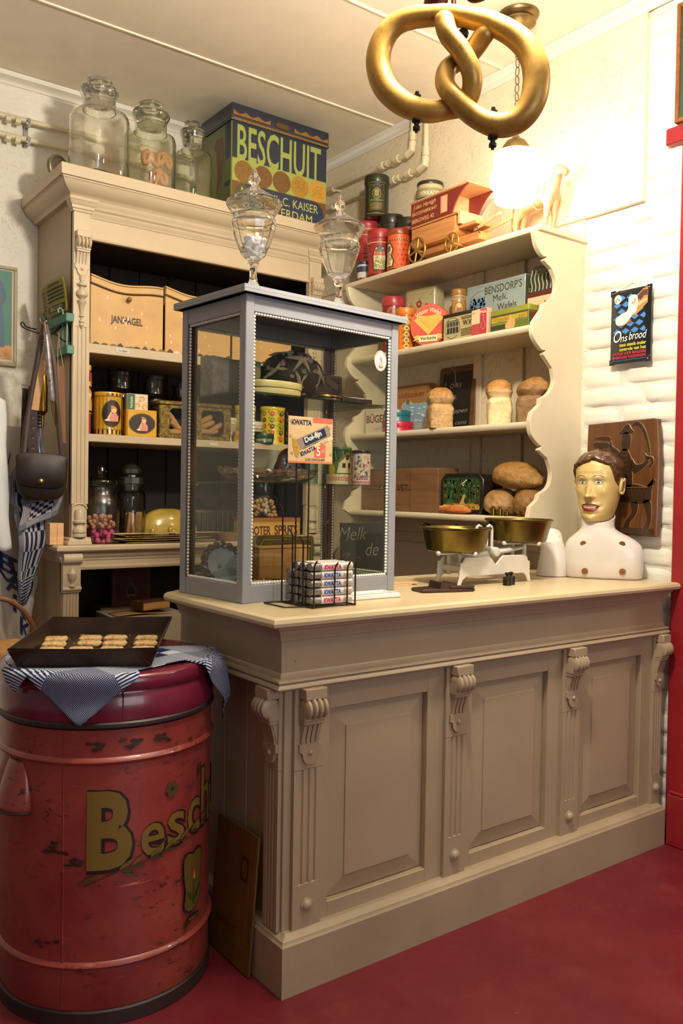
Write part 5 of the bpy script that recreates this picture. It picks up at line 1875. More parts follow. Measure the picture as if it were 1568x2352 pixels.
# ---------------------------------------------------------------- things on top of the tall cabinet
m_jar = thin_glass('jar_glass', 'fdfcf8', 'dcdecb', .03, .6, .02)
m_jclear = part_glass('jar_clear', 'fdfcf6', .06)
m_jgreen = part_glass('jar_greenish', 'f8f9ea', .06)
m_jarg = thin_glass('jar_glass_green', 'fafaf0', 'd0d4a8', .035, .6, .02)
m_lidg = thin_glass('lid_glass', 'f8f8ee', 'c4c8a8', .06, .7, .05)
ZCT = 2.7725

def oct_ring(r, ch, n=40, k=1.0, z=0):
    """square with cut corners, blending to a circle with k -> 0"""
    o = []
    for i in range(n):
        a = 2*PI*i/n
        c, s_ = abs(math.cos(a)), abs(math.sin(a))
        q = min(1/max(c, s_, 1e-6), ch/(c+s_))
        rr = r*(k*q + (1-k)*1.0)
        o.append(Vector((rr*math.cos(a), rr*math.sin(a), z)))
    return o


def square_jar(label, w, h, hs, rn, loc, rz, glass, lidmat, knob='flower'):
    """cut-corner sweet jar with round neck and glass stopper; w width, hs shoulder height"""
    t = thing('glass_jar', label, 'jar', loc, rz)
    r = w/2
    lev = [(.96, 1, .002), (1, 1, .012), (1, 1, hs*.86), (.985, .95, hs*.91), (.93, .8, hs*.955), (.82, .5, hs*.985), (rn/r*1.02, .1, hs), (rn/r, 0, hs+.004), (rn/r, 0, hs+.055), (rn/r*1.16, 0, hs+.075), (rn/r*1.2, 0, hs+.085), (rn/r*1.1, 0, hs+.092)]
    mb = MB()
    inn = [oct_ring(r*a-.0045, 1.62, 40, k, z if z > .02 else z+.006) for a, k, z in lev[::-1]]
    mb.loft([oct_ring(r*a, 1.62, 40, k, z) for a, k, z in lev]+inn, glass, True, True)
    mb.build('jar', t, 30)
    mb = MB()
    z0 = hs+.03
    mb.lathe([(rn*.86, z0), (rn*.98, hs+.088), (rn*1.12, hs+.093), (rn*1.12, hs+.101), (rn*.6, hs+.110), (rn*.45, hs+.116), (rn*.72, hs+.128), (rn*.78, hs+.140), (rn*.55, h-.006), (rn*.1, h)], lidmat, 12 if knob == 'flower' else 24)
    mb.build('stopper', t, 25)
    return t
square_jar('tall empty square glass jar, leftmost on top of the cabinet', .235, .455, .310, .073, (1.428, 3.83, ZCT), .16, m_jclear, m_jclear)
square_jar('greenish square glass jar with pretzel biscuits inside', .205, .420, .275, .075, (1.680, 3.83, ZCT), .20, m_jgreen, m_jgreen, 'disc')
square_jar('smaller square glass jar with a biscuit, beside the big tin', .165, .372, .250, .053, (1.905, 3.84, ZCT), .22, m_jgreen, m_jgreen)
m_bis = M('biscuit', 'd09a74', .8, var=.15, vs=60, bump=.5, bs=180)
def krakeling(loc, rx, rz, s, label):
    t = thing('biscuit', label, 'biscuit', loc, rz, 'pretzel biscuits in the glass jar')
    a = [Vector((s*x, 0, s*z)) for x, z in ((-.1, .7), (.25, .2), (.45, -.35), (.8, -.75), (1.05, -.2), (.9, .45), (.35, .75), (-.05, .42), (-.4, .75), (-.95, .45), (-1.05, -.2), (-.75, -.75), (-.4, -.35), (-.2, .2), (.15, .7))]
    for i, v in enumerate(a):
        v.y = .12*s*math.sin(i*1.3)
    mb = MB(); mb.tube(crom(a, 4), .34*s, m_bis, 10, False, TR(rx=rx)); mb.build('ring', t, 60)
krakeling((1.655, 3.77, ZCT+.135), 0, .1, .036, 'pretzel biscuit standing at the upper left inside the jar')
krakeling((1.725, 3.775, ZCT+.145), 0, .3, .036, 'pretzel biscuit standing at the upper right inside the jar')
krakeling((1.705, 3.79, ZCT+.065), .15, .1, .036, 'pretzel biscuit standing below the other two in the jar')
krakeling((1.640, 3.815, ZCT+.022), PI/2, 0, .036, 'pretzel biscuit lying flat on the jar bottom at the left')
krakeling((1.716, 3.835, ZCT+.022), PI/2, .5, .030, 'pretzel biscuit lying flat on the jar bottom at the right')
tb = thing('biscuit', 'round brown biscuit lying in the smallest jar on the cabinet', 'biscuit', (1.895, 3.825, ZCT+.008))
mb = MB(); mb.sph(.034, m_bis, (0, 0, .018), 18, 10, (1.1, 1, .55)); mb.build('crumb', tb)
ld = thing('round_tin', 'round grey metal tin on edge against the tallest jar', 'tin', (1.292, 3.98, ZCT+.004), .45)
m_lid = M('dull_tin', '8c8270', .35, .8, var=.15, vs=12)
mx = TR((0, 0, .062), rx=PI/2, ry=.35)
mb = MB(); mb.lathe([(.054, -.012), (.060, -.011), (.060, .008), (.057, .010), (.050, .011), (.046, .008), (.001, .008)], m_lid, 30, mx); mb.build('disc', ld)

# big rusk tin
bt = thing('rusk_tin', 'huge blue and lime rusk tin with big lettering on the cabinet', 'tin', (2.392, 4.01, ZCT), 0)
BW, BD, BH = .585, .43, .535
m_navy = tin_mat('tin_navy2', '23283a', '4a3a1c', .6)
m_lime = tin_mat('tin_lime', '8a9448', '6a5c24', .62)
m_grn = tin_mat('tin_side_green', '5a6238', '3a3018', .55)
mb = MB(); mb.prism(rrect(BW, BD, .012, 4), 0, .448, m_lime, bev=.002); mb.build('body', bt)
mb = MB(); mb.mould([(-BW/2-.002, -BD/2-.002), (BW/2+.002, -BD/2-.002), (BW/2+.002, BD/2+.002), (-BW/2-.002, BD/2+.002)], [(-.03, .449), (.004, .449), (.007, .456), (.004, .463), (.002, .465), (.004, .470), (.004, .530), (0, BH), (-.03, BH)], m_navy, closed=True); mb.box(-BW/2, BW/2, -BD/2, BD/2, .50, BH-.002, m_navy); mb.build('lid', bt)
d = Dec()
nv, li, br, gd = '232a3c', '929e4e', '6a4a1c', 'b8862c'
d.rect(-.29, .265, .29, .446, nv)
d.text('BESCHUIT', -.262, .262, .172, li, w=.515, al='L', bold=.012)
d.rect(-.29, .150, .29, .262, li)
d.rect(-.29, .0, .29, .150, br)
for i in range(5):
    d.ell(-.222+i*.1135, .203, .056, .056, ['7a5a24', '6c4c20', '6a4a20', 'a07828', 'b88a30'][i], 28)
    ornament(d, -.222+i*.1135-.035, .168, -.222+i*.1135+.035, .238, ['8a6c30', '4a3414'], 12 if i < 3 else 30, .0024, i+3)
pill = rrect(.55, .138, .066, 8, .0, .076)
d.poly(pill, '1f2c48'); d.poly([(p[0] if p[0] < 0 else 0, p[1]) for p in pill if p[0] < .02] , '4a4434')
d.text('N.V. PAUL C. KAISER', .0, .084, .043, 'b4b456', w=.475, bold=-.002)
d.text('ROTTERDAM', .02, .024, .043, 'b4b456', w=.36, bold=-.002)
d.build('print', bt, pl((0, -BD/2, 0)))
d = Dec()
for i in range(8):
    x = -.255+i*.073
    if i == 3 or i == 4:
        continue
    d.poly([(x-.036, .474), (x+.036, .474), (x+.036, .498), (x+.018, .488), (x, .482), (x-.018, .488), (x-.036, .498)], '8a6424')
d.rect(-.04, .474, .04, .500, '5a4018', .012); d.rect(-.29, .452, .29, .460, '8a6424')
d.build('lid_print', bt, pl((0, -BD/2-.009, 0)))
d = Dec()
d.rect(-.205, .0, .205, .446, '59623a'); d.rect(.145, .265, .205, .446, nv); d.rect(.145, .13, .205, .155, nv); d.rect(.145, .0, .205, .06, '3a2c1c')
d.poly([(.01, .10), (.06, .12), (.11, .18), (.135, .30), (.12, .39), (.05, .40), (.03, .36), (.06, .28), (.05, .22)], '5a3c20'); d.poly([(-.10, .05), (.05, .06), (.07, .20), (.05, .33), (.0, .38), (-.08, .34), (-.14, .22)], '6a7440')
d.build('side_print', bt, pl((-BW/2, 0, 0), (0, -1, 0)))

# ---------------------------------------------------------------- on the cabinet shelves
def bread_bin(label, x0, w, word):
    t = thing('biscuit_bin', label, 'biscuit bin', (x0+w/2, 3.965, 2.0185), 0)
    m1 = M('bin_ochre', 'c8a066', .5, var=.08, vs=8, chip='e0d6c0', chip_amt=.70, chip_s=26, grime='6a4a24', grime_amt=.66, bump=.1)
    m2 = M('bin_wear', '4a3418', .6, var=.3, vs=40, bump=.4)
    def wav(x):
        return .265-.026*math.cos(PI*2*(x+w*.1)/(w*1.15))*.5+.012-.05*(x+w/2)
    n = 16
    xs = [-w/2+w*i/n for i in range(n+1)]
    mb = MB()
    mb.prism([(-w/2, 0), (w/2, 0)]+[(x, wav(x)) for x in xs[::-1]], -.115, .115, m1, Matrix(((1, 0, 0, 0), (0, 0, 1, 0), (0, 1, 0, 0), (0, 0, 0, 1))), .003)
    mb.build('body', t)
    mb = MB()
    mb.prism([(x, wav(x)+.004) for x in xs]+[(x, wav(x)+.046) for x in xs[::-1]], -.119, .117, m1, Matrix(((1, 0, 0, 0), (0, 0, 1, 0), (0, 1, 0, 0), (0, 0, 0, 1))), .004)
    mb.build('lid', t)
    mb = MB(); mb.tube([(x, -.1175, wav(x)+.001) for x in xs], .0035, m2, 6)
    mb.tube([(x, -.118, wav(x)+.036) for x in xs], .002, m2, 6); mb.build('lid_seam', t)
    mb = MB(); mb.lathe([(.004, 0), (.004, .008), (.010, .012), (.012, .018), (.009, .024), (.001, .025)], M('bin_knob', '6a4418', .35, .5), 16, TR((0, -.118, .232), rx=PI/2)); mb.build('knob', t)
    d = Dec()
    if word:
        d.text(word, -.005, .118, .032, '1f1812', w=.158, bold=.03)
    q = random.Random(len(label))
    for k in range(10):
        x, y = q.uniform(-w/2+.02, w/2-.02), q.uniform(.02, .24)
        d.poly([(x, y), (x+q.uniform(.003, .006), y+q.uniform(-.003, .002)), (x+q.uniform(.002, .006), y+q.uniform(.008, .02)), (x-.001, y+.012)], 'e4dccb')
    for k in range(9):
        x = -w/2+.006+k*w*.113
        d.poly([(x, .002), (x+w*.1, .002), (x+w*.1, .006+q.uniform(0, .012)), (x+w*.05, .010+q.uniform(0, .02)), (x, .006+q.uniform(0, .012))], q.choice(['4a3820', '3a2c1a', 'd8c8a8', '6a5430']))
    d.build('print', t, pl((0, -.115, 0)))
    d = Dec(); d.rect(-.11, .0, .11, .24, '3a2c18'); d.build('dark_side', t, pl((w/2, 0, 0), (0, 1, 0)))  # plain dark brown sheet over each bin side
    d = Dec(); d.rect(-.11, .0, .11, .24, '3a2c18'); d.build('dark_side', t, pl((-w/2, 0, 0), (0, -1, 0)))
bread_bin('ochre biscuit bin lettered in black, left on the top cabinet shelf', 1.402, .362, 'JANHAGEL')
bread_bin('ochre biscuit bin in the middle of the top cabinet shelf', 1.775, .362, '')
bread_bin('ochre biscuit bin at the right of the top cabinet shelf, seen over the case', 2.148, .362, '')
for x, lb in ((1.50+.04, 'white enamel price plate on the upper shelf edge, left'), (2.26, 'white enamel price plate on the upper shelf edge, seen through the case')):
    pt = thing('price_plate', lb, 'price tag', (x, UYF+.0115, 1.998))
    mb = MB(); mb.prism(rrect(.066, .019, .0092, 5), 0, .002, M('enamel_white', 'd8d8d2', .25, coat=.4), Matrix(((1, 0, 0, 0), (0, 0, -1, 0), (0, 1, 0, 0), (0, 0, 0, 1))), .0006); mb.build('plate', pt)
    d = Dec(); d.text('10 CENT', 0, -.0045, .009, '1c1c1c', w=.044, bold=.03); d.dots([(-.027, 0), (.027, 0)], .0018, '2a2a2a'); d.build('print', pt, pl((0, -.002, 0)))
for (x, z, lb) in ((2.02, 1.588, 'white price plate on the middle shelf edge, seen through the case'),):
    pt = thing('price_plate', lb, 'price tag', (x, UYF+.0115, z)); mb = MB(); mb.prism(rrect(.05, .016, .0078, 5), 0, .002, MATS['enamel_white'], Matrix(((1, 0, 0, 0), (0, 0, -1, 0), (0, 1, 0, 0), (0, 0, 0, 1))), .0006); mb.build('plate', pt)
# middle shelf
ZM = 1.6065
m_yel = tin_mat('tin_yellow', 'd0a02c', '7a5414', .68)
def d_girlcyl(d):
    for i in range(-19, 20):
        if i % 2 == 0:
            d.rect(i*.0105-.004, .004, i*.0105+.004, .024, '2a2016'); d.rect(i*.0105-.005, .181, i*.0105+.005, .193, '2a2016')
    d.rect(-.2, .025, .2, .0265, '2a2016'); d.rect(-.2, .178, .2, .1795, '2a2016')
    for i in range(-12, 13):
        d.rect(i*.016-.002, .028, i*.016+.002, .176, 'c08c24')
    d.ell(.020, .100, .040, .060, '241c18', 30); d.ring(.020, .100, .042, .062, .0016, '4a3a1c'); girl(d, .022, .098, .085)
tin_cyl('yellow cylindrical tin with an oval child portrait and striped foot', .0635, .200, (1.497, 3.87, ZM), _face(1.5, 3.87), m_yel, m_yel, .02, d_girlcyl)
def d_girlsq(d):
    for i in range(-6, 7):
        d.rect(i*.011-.002, .010, i*.011+.002, .112, 'dcb03c')
    d.ell(.0, .062, .062, .046, '2a2118', 32); d.ring(0, .062, .065, .049, .0015, '7a5a1c'); girl(d, .005, .060, .078)
tin_box('low yellow square tin with an oval portrait of a child eating', .150, .105, .127, (1.652, 3.868, ZM), -.12, tin_mat('tin_yellow2', 'd6a024', '8a5c14', .7), None, 0, d_girlsq, rr=.014)
def d_sten(d):
    for y0, y1, cs in ((.006, .095, 1), (.245, .285, 1)):
        for i in range(-12, 13):
            d.rect(i*.009-.0045, y0, i*.009+.0045, y1, ['b02030', '3a6a4a', '2a2a2a', 'c83a48'][i % 4])
    d.rect(-.11, .097, .11, .100, 'e0c040'); d.rect(-.11, .240, .11, .243, 'e0c040'); d.text('PERI', .012, .222, .016, 'e8c840', w=.045, bold=.02); girl(d, .012, .160, .12, 'c8a060')
tin_cyl('tall red canister with yellow lid half hidden by the left pilaster', .040, .322, (1.379, 3.888, ZM), _face(1.4, 3.9)+.35, tin_mat('tin_red3', 'c01e3c', '6a1a20', .74), tin_mat('tin_lemon', 'd8b42c', '7a5a14', .7), .026, d_sten)
def d_card(d):
    d.rect(-.052, .002, .052, .078, 'd8cfae'); d.rect(-.052, .002, -.012, .078, '3c6444'); d.text('Verkade', -.024, .038, .013, 'e0dcc4', w=.056, rot=PI/2, bold=.01)
    for x, y in ((.022, .058), (-.0, .024), (.036, .020)):
        d.ell(x, y, .014, .013, 'c89468', 14); d.ell(x, y-.002, .010, .009, 'e4bc94', 12)
    ornament(d, -.008, .004, .05, .076, ['c8a070', 'e8c8a0'], 10, .004, 3)
tin_box('green and cream card box standing on the low yellow tin', .106, .030, .080, (1.645, 3.885, ZM+.1275), -.05, F('c9c0a0', .6), None, 0, d_card, name='packet', cat='packet', rr=.002, bev=.001)
# glass fronted biscuit tin
gt = thing('window_tin', 'large mottled gold tin with oval windows full of finger biscuits', 'tin', (1.945, 3.905, ZM), -.06)
t = NT('tin_mottled')
nn = t.noise(60, 5, .7)
t.l(t.mix(t.ramp(nn, .4, .62), lin('4a3c1c'), lin('9a8238')), t.b.inputs['Base Color']); t.b.inputs['Metallic'].default_value = .4; t.b.inputs['Roughness'].default_value = .4
m_mot = t.m
GWw, GDd, GHh = .385, .13, .185
def frame_face(mb, w, h, wx, wz, y, th, m):
    """front plate with two rounded window openings, built as strips"""
    pass
mb = MB()
mb.box(-GWw/2, GWw/2, -GDd/2, GDd/2, 0, .022, m_mot, .003); mb.box(-GWw/2, GWw/2, -GDd/2, GDd/2, .150, .165, m_mot, .002)
for x0, x1 in ((-GWw/2, -GWw/2+.055), (-.03, .03), (GWw/2-.04, GWw/2)):
    mb.box(x0, x1, -GDd/2, -GDd/2+.006, .02, .152, m_mot, .001)
mb.box(-GWw/2, -GWw/2+.006, -GDd/2, GDd/2, .02, .152, m_mot); mb.box(GWw/2-.006, GWw/2, -GDd/2, GDd/2, .02, .152, m_mot); mb.box(-GWw/2, GWw/2, GDd/2-.006, GDd/2, .02, .152, m_mot)
for xc, hw in ((-.084, .054), (.091, .061)):
    for sx in (-1, 1):
        for z0, sz in ((.022, 1), (.150, -1)):
            c = Vector((xc+sx*hw, 0, z0))
            pts = [(c.x, c.z), (c.x-sx*.02, c.z)]+[(c.x-sx*.02+sx*.02*math.sin(a), c.z+sz*.02-sz*.02*math.cos(a)) for a in [PI/2*i/5 for i in range(1, 6)]]
            mb.prism(pts, -GDd/2, -GDd/2+.005, m_mot, mxz)
mb.build('body', gt)
mb = MB(); mb.prism(rrect(GWw+.012, GDd+.012, .012, 3), .1655, .186, m_mot, bev=.005); mb.box(-GWw/2+.05, GWw/2-.05, -.03, .03, .186, .190, m_mot, .002); mb.build('lid', gt)
mb = MB(); mb.box(-GWw/2+.03, GWw/2-.03, -GDd/2+.007, -GDd/2+.009, .022, .15, m_pane); mb.build('window', gt)
mb = MB(); mb.box(-GWw/2+.01, GWw/2-.01, .04, .05, .023, .149, m_dark); mb.build('inner_back', gt)
m_fing = M('finger_biscuit', 'b98a58', .75, var=.15, vs=30, bump=.3)
for i, (x, z, a) in enumerate(((.065, .105, -.5), (.075, .080, -.42), (.06, .045, 0), (.098, .042, -.3), (.125, .068, -.55), (-.09, .06, .6), (-.11, .095, .9), (-.065, .040, .1), (-.10, .035, .0))):
    tt = thing('finger_biscuit', 'finger biscuit in the %s window of the mottled gold tin, %s' % (('right', ('top', 'second from the top', 'at the left', 'bottom', 'far right')[i]) if i < 5 else ('left', ('tilted, middle', 'upright, far left', 'lying, right', 'lying, bottom')[i-5])), 'biscuit', (1.945+x, 3.905-.025-.004*(i % 3), ZM+z), -.06, 'finger biscuits in the window tin')
    mb = MB(); mb.tube([(x_, 0, 0) for x_ in (-.046, -.044, -.038, -.02, .02, .038, .044, .046)], [.004, .009, .0135, .015, .015, .0135, .009, .004], m_fing, 12, False, TR(ry=a)); mb.build('crumb', tt, 60)
# dark glass jars at the back of the middle shelf
def round_jar(label, r, hs, rn, hn, loc, glass, lid=None, lh=.02):
    t = thing('glass_jar', label, 'jar', loc, 0)
    prof = [(r*.9, .002), (r, .012), (r, hs*.8), (r*.97, hs*.88), (r*.86, hs*.95), (rn*1.02, hs), (rn, hs+.006), (rn, hs+hn), (rn*1.08, hs+hn+.004), (rn*1.08, hs+hn+.010), (rn, hs+hn+.012)]
    mb = MB(); mb.lathe(prof, glass, 28, cap1=False); mb.lathe([(q[0]-.004, q[1]+.004) for q in prof[:-3]], glass, 28, cap1=False); mb.build('jar', t)
    if lid:
        mb = MB(); z = hs+hn+.0125; mb.lathe([(rn*1.1, z-.004), (rn*1.1, z+lh*.5), (rn*.9, z+lh*.6), (rn*.3, z+lh*.7), (rn*.22, z+lh*1.1), (rn*.4, z+lh*1.5), (rn*.15, z+lh*1.8)], lid, 24); mb.build('lid', t)
    return t
m_jdk = thin_glass('jar_glass_clear', 'eeeeea', '9a9e92', .05, .6, .02)
round_jar('dark empty glass jar behind the yellow cylindrical tin', .092, .245, .058, .06, (1.635, 4.06, ZM), m_jdk, m_lidg)
round_jar('dark empty glass jar behind the green and cream card box', .083, .235, .055, .07, (1.825, 4.085, ZM), m_jdk, m_lidg)
round_jar('empty glass jar behind the mottled window tin', .070, .235, .05, .05, (1.992, 4.10, ZM), m_jdk, m_lidg)
# right half of the middle shelf, behind the case
def d_bir(d, a0=0):
    for x in (-.045, 0.0, .045, .09):
        for k in range(5):
            y = .03+k*.034
            c = ['b8c03c', 'c8283c', '1f2a24'][(k+int(x*100)) % 3]
            d.ell(x, y, .012, .012, '6a8a2c' if c == 'b8c03c' else c, 14)
            for j in range(6):
                d.line([(x, y), (x+.010*math.cos(j*PI/3), y+.010*math.sin(j*PI/3))], .001, 'e8e04c')
            d.ell(x-.016, y+.01, .005, .003, '2a6a3c', 8)
tin_cyl('tall lemon yellow tin with fruit columns seen through the case', .066, .205, (2.440, 3.92, ZM), _face(2.4, 3.9), tin_mat('tin_lemon2', 'e0c42c', '8a7424', .74), None, .02, d_bir)
tin_cyl('lemon yellow tin with red flowers left of the tall fruit tin', .056, .205, (2.300, 3.975, ZM), _face(2.3, 3.9), MATS['tin_lemon2'], None, .03, lambda d: (d.rect(-.17, .160, .17, .164, '7a3a1c'), d.ell(.01, .10, .02, .03, 'c8283c', 14), d.ell(.03, .07, .01, .02, '3a7a3c', 10)))
m_lem = MATS['tin_lemon2']
tin_cyl('flat yellow rusk tin with red letters on the middle shelf', .055, .056, (2.215, 3.835, ZM), _face(2.2, 3.8), m_lem, m_lem, .014, lambda d: (d.text('BESCHUIT', .006, .012, .022, 'b8241c', w=.095, bold=.02), d.text('BESCHUIT', -.12, .012, .022, 'b8241c', w=.095, bold=.02)))
tin_cyl('flat cream tin with black lettering stacked above the yellow rusk tin', .060, .052, (2.262, 3.842, ZM+.0575), _face(2.25, 3.8), tin_mat('tin_ivory', 'cfc6ac', '8a7a5a', .7), None, .024, lambda d: (d.rect(-.18, .002, .18, .026, 'd8d4c4'), d.text('AMSTERDAM VERKADE', .0, .006, .014, '1c1c1c', w=.165, bold=.02)))
tin_cyl('flat dark green tin right of the yellow rusk tin', .052, .052, (2.332, 3.83, ZM), _face(2.3, 3.8), tin_mat('tin_bottle', '1f4a3c', '16241c', .66), None, .024, lambda d: d.text('DORSTER VERK', 0, .010, .012, 'c8c8a0', w=.10, bold=.01))
tin_cyl('small white tin with red print at the right of the window tin', .034, .13, (2.182, 3.925, ZM), _face(2.1, 3.9), MATS['tin_ivory'], None, .02, lambda d: (d.lines(-.03, .03, .03, .10, 8, '7a4a3c', seed=4), d.rect(-.04, .06, .04, .085, 'b8a890')))
# worktop of the cabinet
ZK = 1.0992
pj = thing('sweet_jar', 'glass sweet jar with pink and beige sugar eggs and a faceted knob', 'jar', (1.468, 3.865, ZK))
prof = [(.06, .002), (.075, .010), (.082, .05), (.084, .17), (.082, .20), (.066, .225), (.062, .232), (.062, .262), (.066, .266)]
m_hazy = thin_glass('hazy_glass', 'f2eee8', 'c0b8a8', .13, .6, .22)
mb = MB(); mb.lathe(prof, m_hazy, 28, cap1=False); mb.build('jar', pj)
mb = MB(); mb.lathe([(.060, .264), (.071, .268), (.071, .288), (.068, .295), (.035, .303), (.018, .312), (.014, .318), (.021, .325), (.024, .340), (.020, .355), (.010, .364), (.001, .367)], m_lidg, 14); mb.build('lid', pj, 25)
m_egg = M('sugar_egg_pink', 'd85a94', .55, var=.1, vs=60)
m_nut = M('sugar_nut', 'c9957a', .75, var=.15, vs=80, bump=.3)
def pile(kind, label, cat, group, mat, cx, cy, z0, rr, n, r, layers, seed, sc=(1.2, 1, .9)):
    q = random.Random(seed)
    proto = None
    k = 0
    for L in range(layers):
        z = z0+r*.85+L*r*1.45
        m = max(1, int(n*(1-.12*L)))
        for i in range(m):
            rad = rr*math.sqrt((i+.5)/m)*(1-.02*L)
            a = i*2.39996+L*2.1+q.uniform(-.25, .25)
            loc = (cx+rad*math.cos(a), cy+rad*math.sin(a), z+q.uniform(-r*.6, r*.6))
            if proto is None:
                b = MB(); b.sph(r, mat, (0, 0, 0), 10, 7, sc); proto = b.build(kind); o = proto
                tag(o, label, cat, group)
            else:
                o = proto.copy(); C.objects.link(o)
            o.location = loc
            o.rotation_euler = (q.uniform(0, 3), q.uniform(0, 3), q.uniform(0, 3))
            s = q.uniform(.88, 1.1); o.scale = (s, s, s)
pile('sugar_egg', 'bright pink sugar egg at the bottom of the sweet jar', 'sweet', 'pink sugar eggs in the sweet jar', m_egg, 1.468, 3.865, ZK+.006, .058, 12, .0135, 3, 1)
pile('sugared_nut', 'beige sugared nut lying on the pink eggs in the sweet jar', 'sweet', 'sugared nuts in the sweet jar', m_nut, 1.468, 3.865, ZK+.068, .062, 18, .0105, 4, 2)
rj = thing('rusk_jar', 'tall stoppered glass jar with upright rusk fingers', 'jar', (1.665, 3.985, ZK+.0115))
prof = [(.062, .002), (.071, .010), (.072, .20), (.068, .225), (.05, .242), (.049, .255), (.056, .262), (.056, .268)]
mb = MB(); mb.lathe(prof, m_jdk, 28, cap1=False); mb.lathe([(p[0]-.003, p[1]+.004) for p in prof[:-2]], m_jdk, 28, cap1=False); mb.build('jar', rj)
m_frost = thin_glass('frosted_glass', 'b8b4a8', '8a867a', .22, .5, .4)
mb = MB(); mb.lathe([(.046, .235), (.05, .268), (.058, .272), (.058, .300), (.030, .306), (.028, .314), (.046, .324), (.048, .344), (.030, .362), (.002, .372)], m_frost, 10); mb.build('stopper', rj, 25)
m_rusk = M('rusk', 'd8a868', .8, var=.2, vs=40, bump=.35, bs=120)
m_ruskc = M('rusk_crust', 'a8702c', .75, var=.15, vs=40, bump=.3)
for i, (x, y, a, b) in enumerate(((-.035, -.03, .12, .1), (-.008, -.038, -.06, -.05), (.020, -.034, .05, .04), (.04, -.018, -.10, .08), (-.02, .0, .1, 0), (.012, .004, -.08, .05))):
    tt = thing('rusk', 'toasted rusk finger in the stoppered jar, %s' % ('front left', 'front middle', 'front right', 'far right', 'back left', 'back right')[i], 'rusk', (1.665+x, 3.985+y, ZK+.0195), .3*i, 'rusks in the stoppered jar')
    mb = MB(); mb.box(-.008, .008, -.015, .015, 0, .125-.006*(i % 3), m_rusk, .003, TR(rx=a*.6, ry=b)); mb.build('crumb', tt)
    mb = MB(); mb.box(.0082, .0105, -.015, .015, .0, .122-.006*(i % 3), m_ruskc, .001, TR(rx=a*.6, ry=b)); mb.build('crust', tt)
round_jar('glass jar in the dark behind the sweet jar', .06, .27, .05, .04, (1.43, 4.02, ZK), m_jdk, m_lidg)
# ceramic fish mould
fm = thing('ceramic_mould', 'glossy yellow glazed ceramic pudding mould behind the papers', 'ceramic mould', (1.858, 3.985, ZK+.012), 0)
m_glaze = M('yellow_glaze', 'b39a42', .18, var=.18, vs=10, grime='6a5a24', grime_amt=.6, coat=.5)
mb = MB()
rings = []
for j in range(17):
    ph = PI/2*j/16
    r = math.cos(ph)**.75
    rings.append([Vector((.165*r*math.cos(a)*(1+.04*math.cos(3*a)), .09*r*math.sin(a), .150*math.sin(ph))) for a in [2*PI*i/36 for i in range(36)]])
mb.loft(rings, m_glaze, True, True)
mb.build('dome', fm)
mb = MB()
for x, y, z, s in ((-.105, -.062, .03, .020), (-.08, -.066, .045, .014), (-.02, -.085, .04, .018), (-.005, -.088, .03, .015), (-.10, -.06, .055, .010)):
    mbk = MB(); mbk.sph(s, m_glaze, (x, y, z), 10, 8, (.8, .8, 1.3)); mbk.build('relief', fm)
mb = MB(); mb.tube([(.10, -.08, .10), (.07, -.105, .085), (.065, -.11, .05), (.075, -.105, .018), (.10, -.08, .004)], .010, M('black_handle', '1a1612', .3), 8); mb.build('handle', fm)
t9 = thing('flat_tin', 'flat yellow edged tray tin under the ceramic mould', 'tin', (1.78, 3.985, ZK), 0)
mb = MB(); mb.prism(rrect(.40, .20, .02, 4), 0, .011, M('tray_olive', '5a5a24', .4), bev=.002); mb.build('tray', t9)
# pile of paper bags
m_kraft = M('kraft_paper', 'b08a5c', .85, var=.1, vs=14, bump=.2, bs=40)
m_kraft2 = M('pale_paper', 'c4a884', .85, var=.1, vs=14, bump=.2, bs=40)
for i in range(5):
    q = random.Random(i+30)
    o = MB()
    w, dd = .44+.03*i, .10
    ox, oy, a = 1.78+q.uniform(-.03, .03), 3.822+q.uniform(0, .008), q.uniform(-.03, .03)
    zz = ZK+.0015+i*.0105
    o.grid(lambda u, v, zz=zz, i=i, q=q: Vector(((u-.5)*w, (v-.5)*dd, .0025+.0016*math.sin(u*9+i*2)*math.sin(v*5+i)+(.006*(max(0, .12-u)/.12)**2 if i % 2 else 0))), 24, 6, m_kraft if i % 2 else m_kraft2)
    ob = o.build('paper_bag', solid=.0012)
    ob.location = (ox, oy, zz); ob.rotation_euler = (0, 0, a)
    top(ob, ['brown paper bag at the bottom of the pile on the cabinet worktop', 'brown paper bag second from the bottom of the worktop pile', 'pale paper bag in the middle of the worktop pile', 'brown paper bag second from the top of the worktop pile', 'pale paper bag on top of the worktop pile'][i], 'paper bag', 'paper bags piled on the cabinet worktop')
# butter biscuit tin and the jar of nuts on it
def d_bs(d):
    d.frame(-.160, .004, .160, .090, .002, 'a8581c')
    d.text('BOTER', -.148, .026, .044, '6a2414', w=.125, al='L', bold=.03); d.text('SPRITS', .0, .026, .048, '6a2414', w=.148, al='L', bold=.03)
tin_box('cream tin lettered in brown on the cabinet worktop behind the case', .335, .15, .115, (2.412, 3.915, ZK), 0, tin_mat('tin_butter', 'cfae5c', '8a6a2c', .68), tin_mat('tin_butter_lid', 'a86a34', '6a4a1c', .66), .020, d_bs, side=None, rr=.006)
nj = round_jar('glass jar of brown nuts standing on the cream butter biscuit tin', .092, .13, .066, .045, (2.395, 3.93, ZK+.1155), m_jar, m_frost)
pile('hazelnut_biscuit', 'small knobbly beige biscuit in the jar on the butter biscuit tin', 'biscuit', 'small biscuits in the jar behind the case', M('spice_nut', 'c4a078', .75, var=.2, vs=60, bump=.4), 2.395, 3.93, ZK+.122, .072, 20, .0125, 5, 6, (1, 1, .95))
bk = thing('cake_mould', 'dark iron cake mould standing at the back of the worktop', 'cake mould', (2.17, 4.06, ZK))
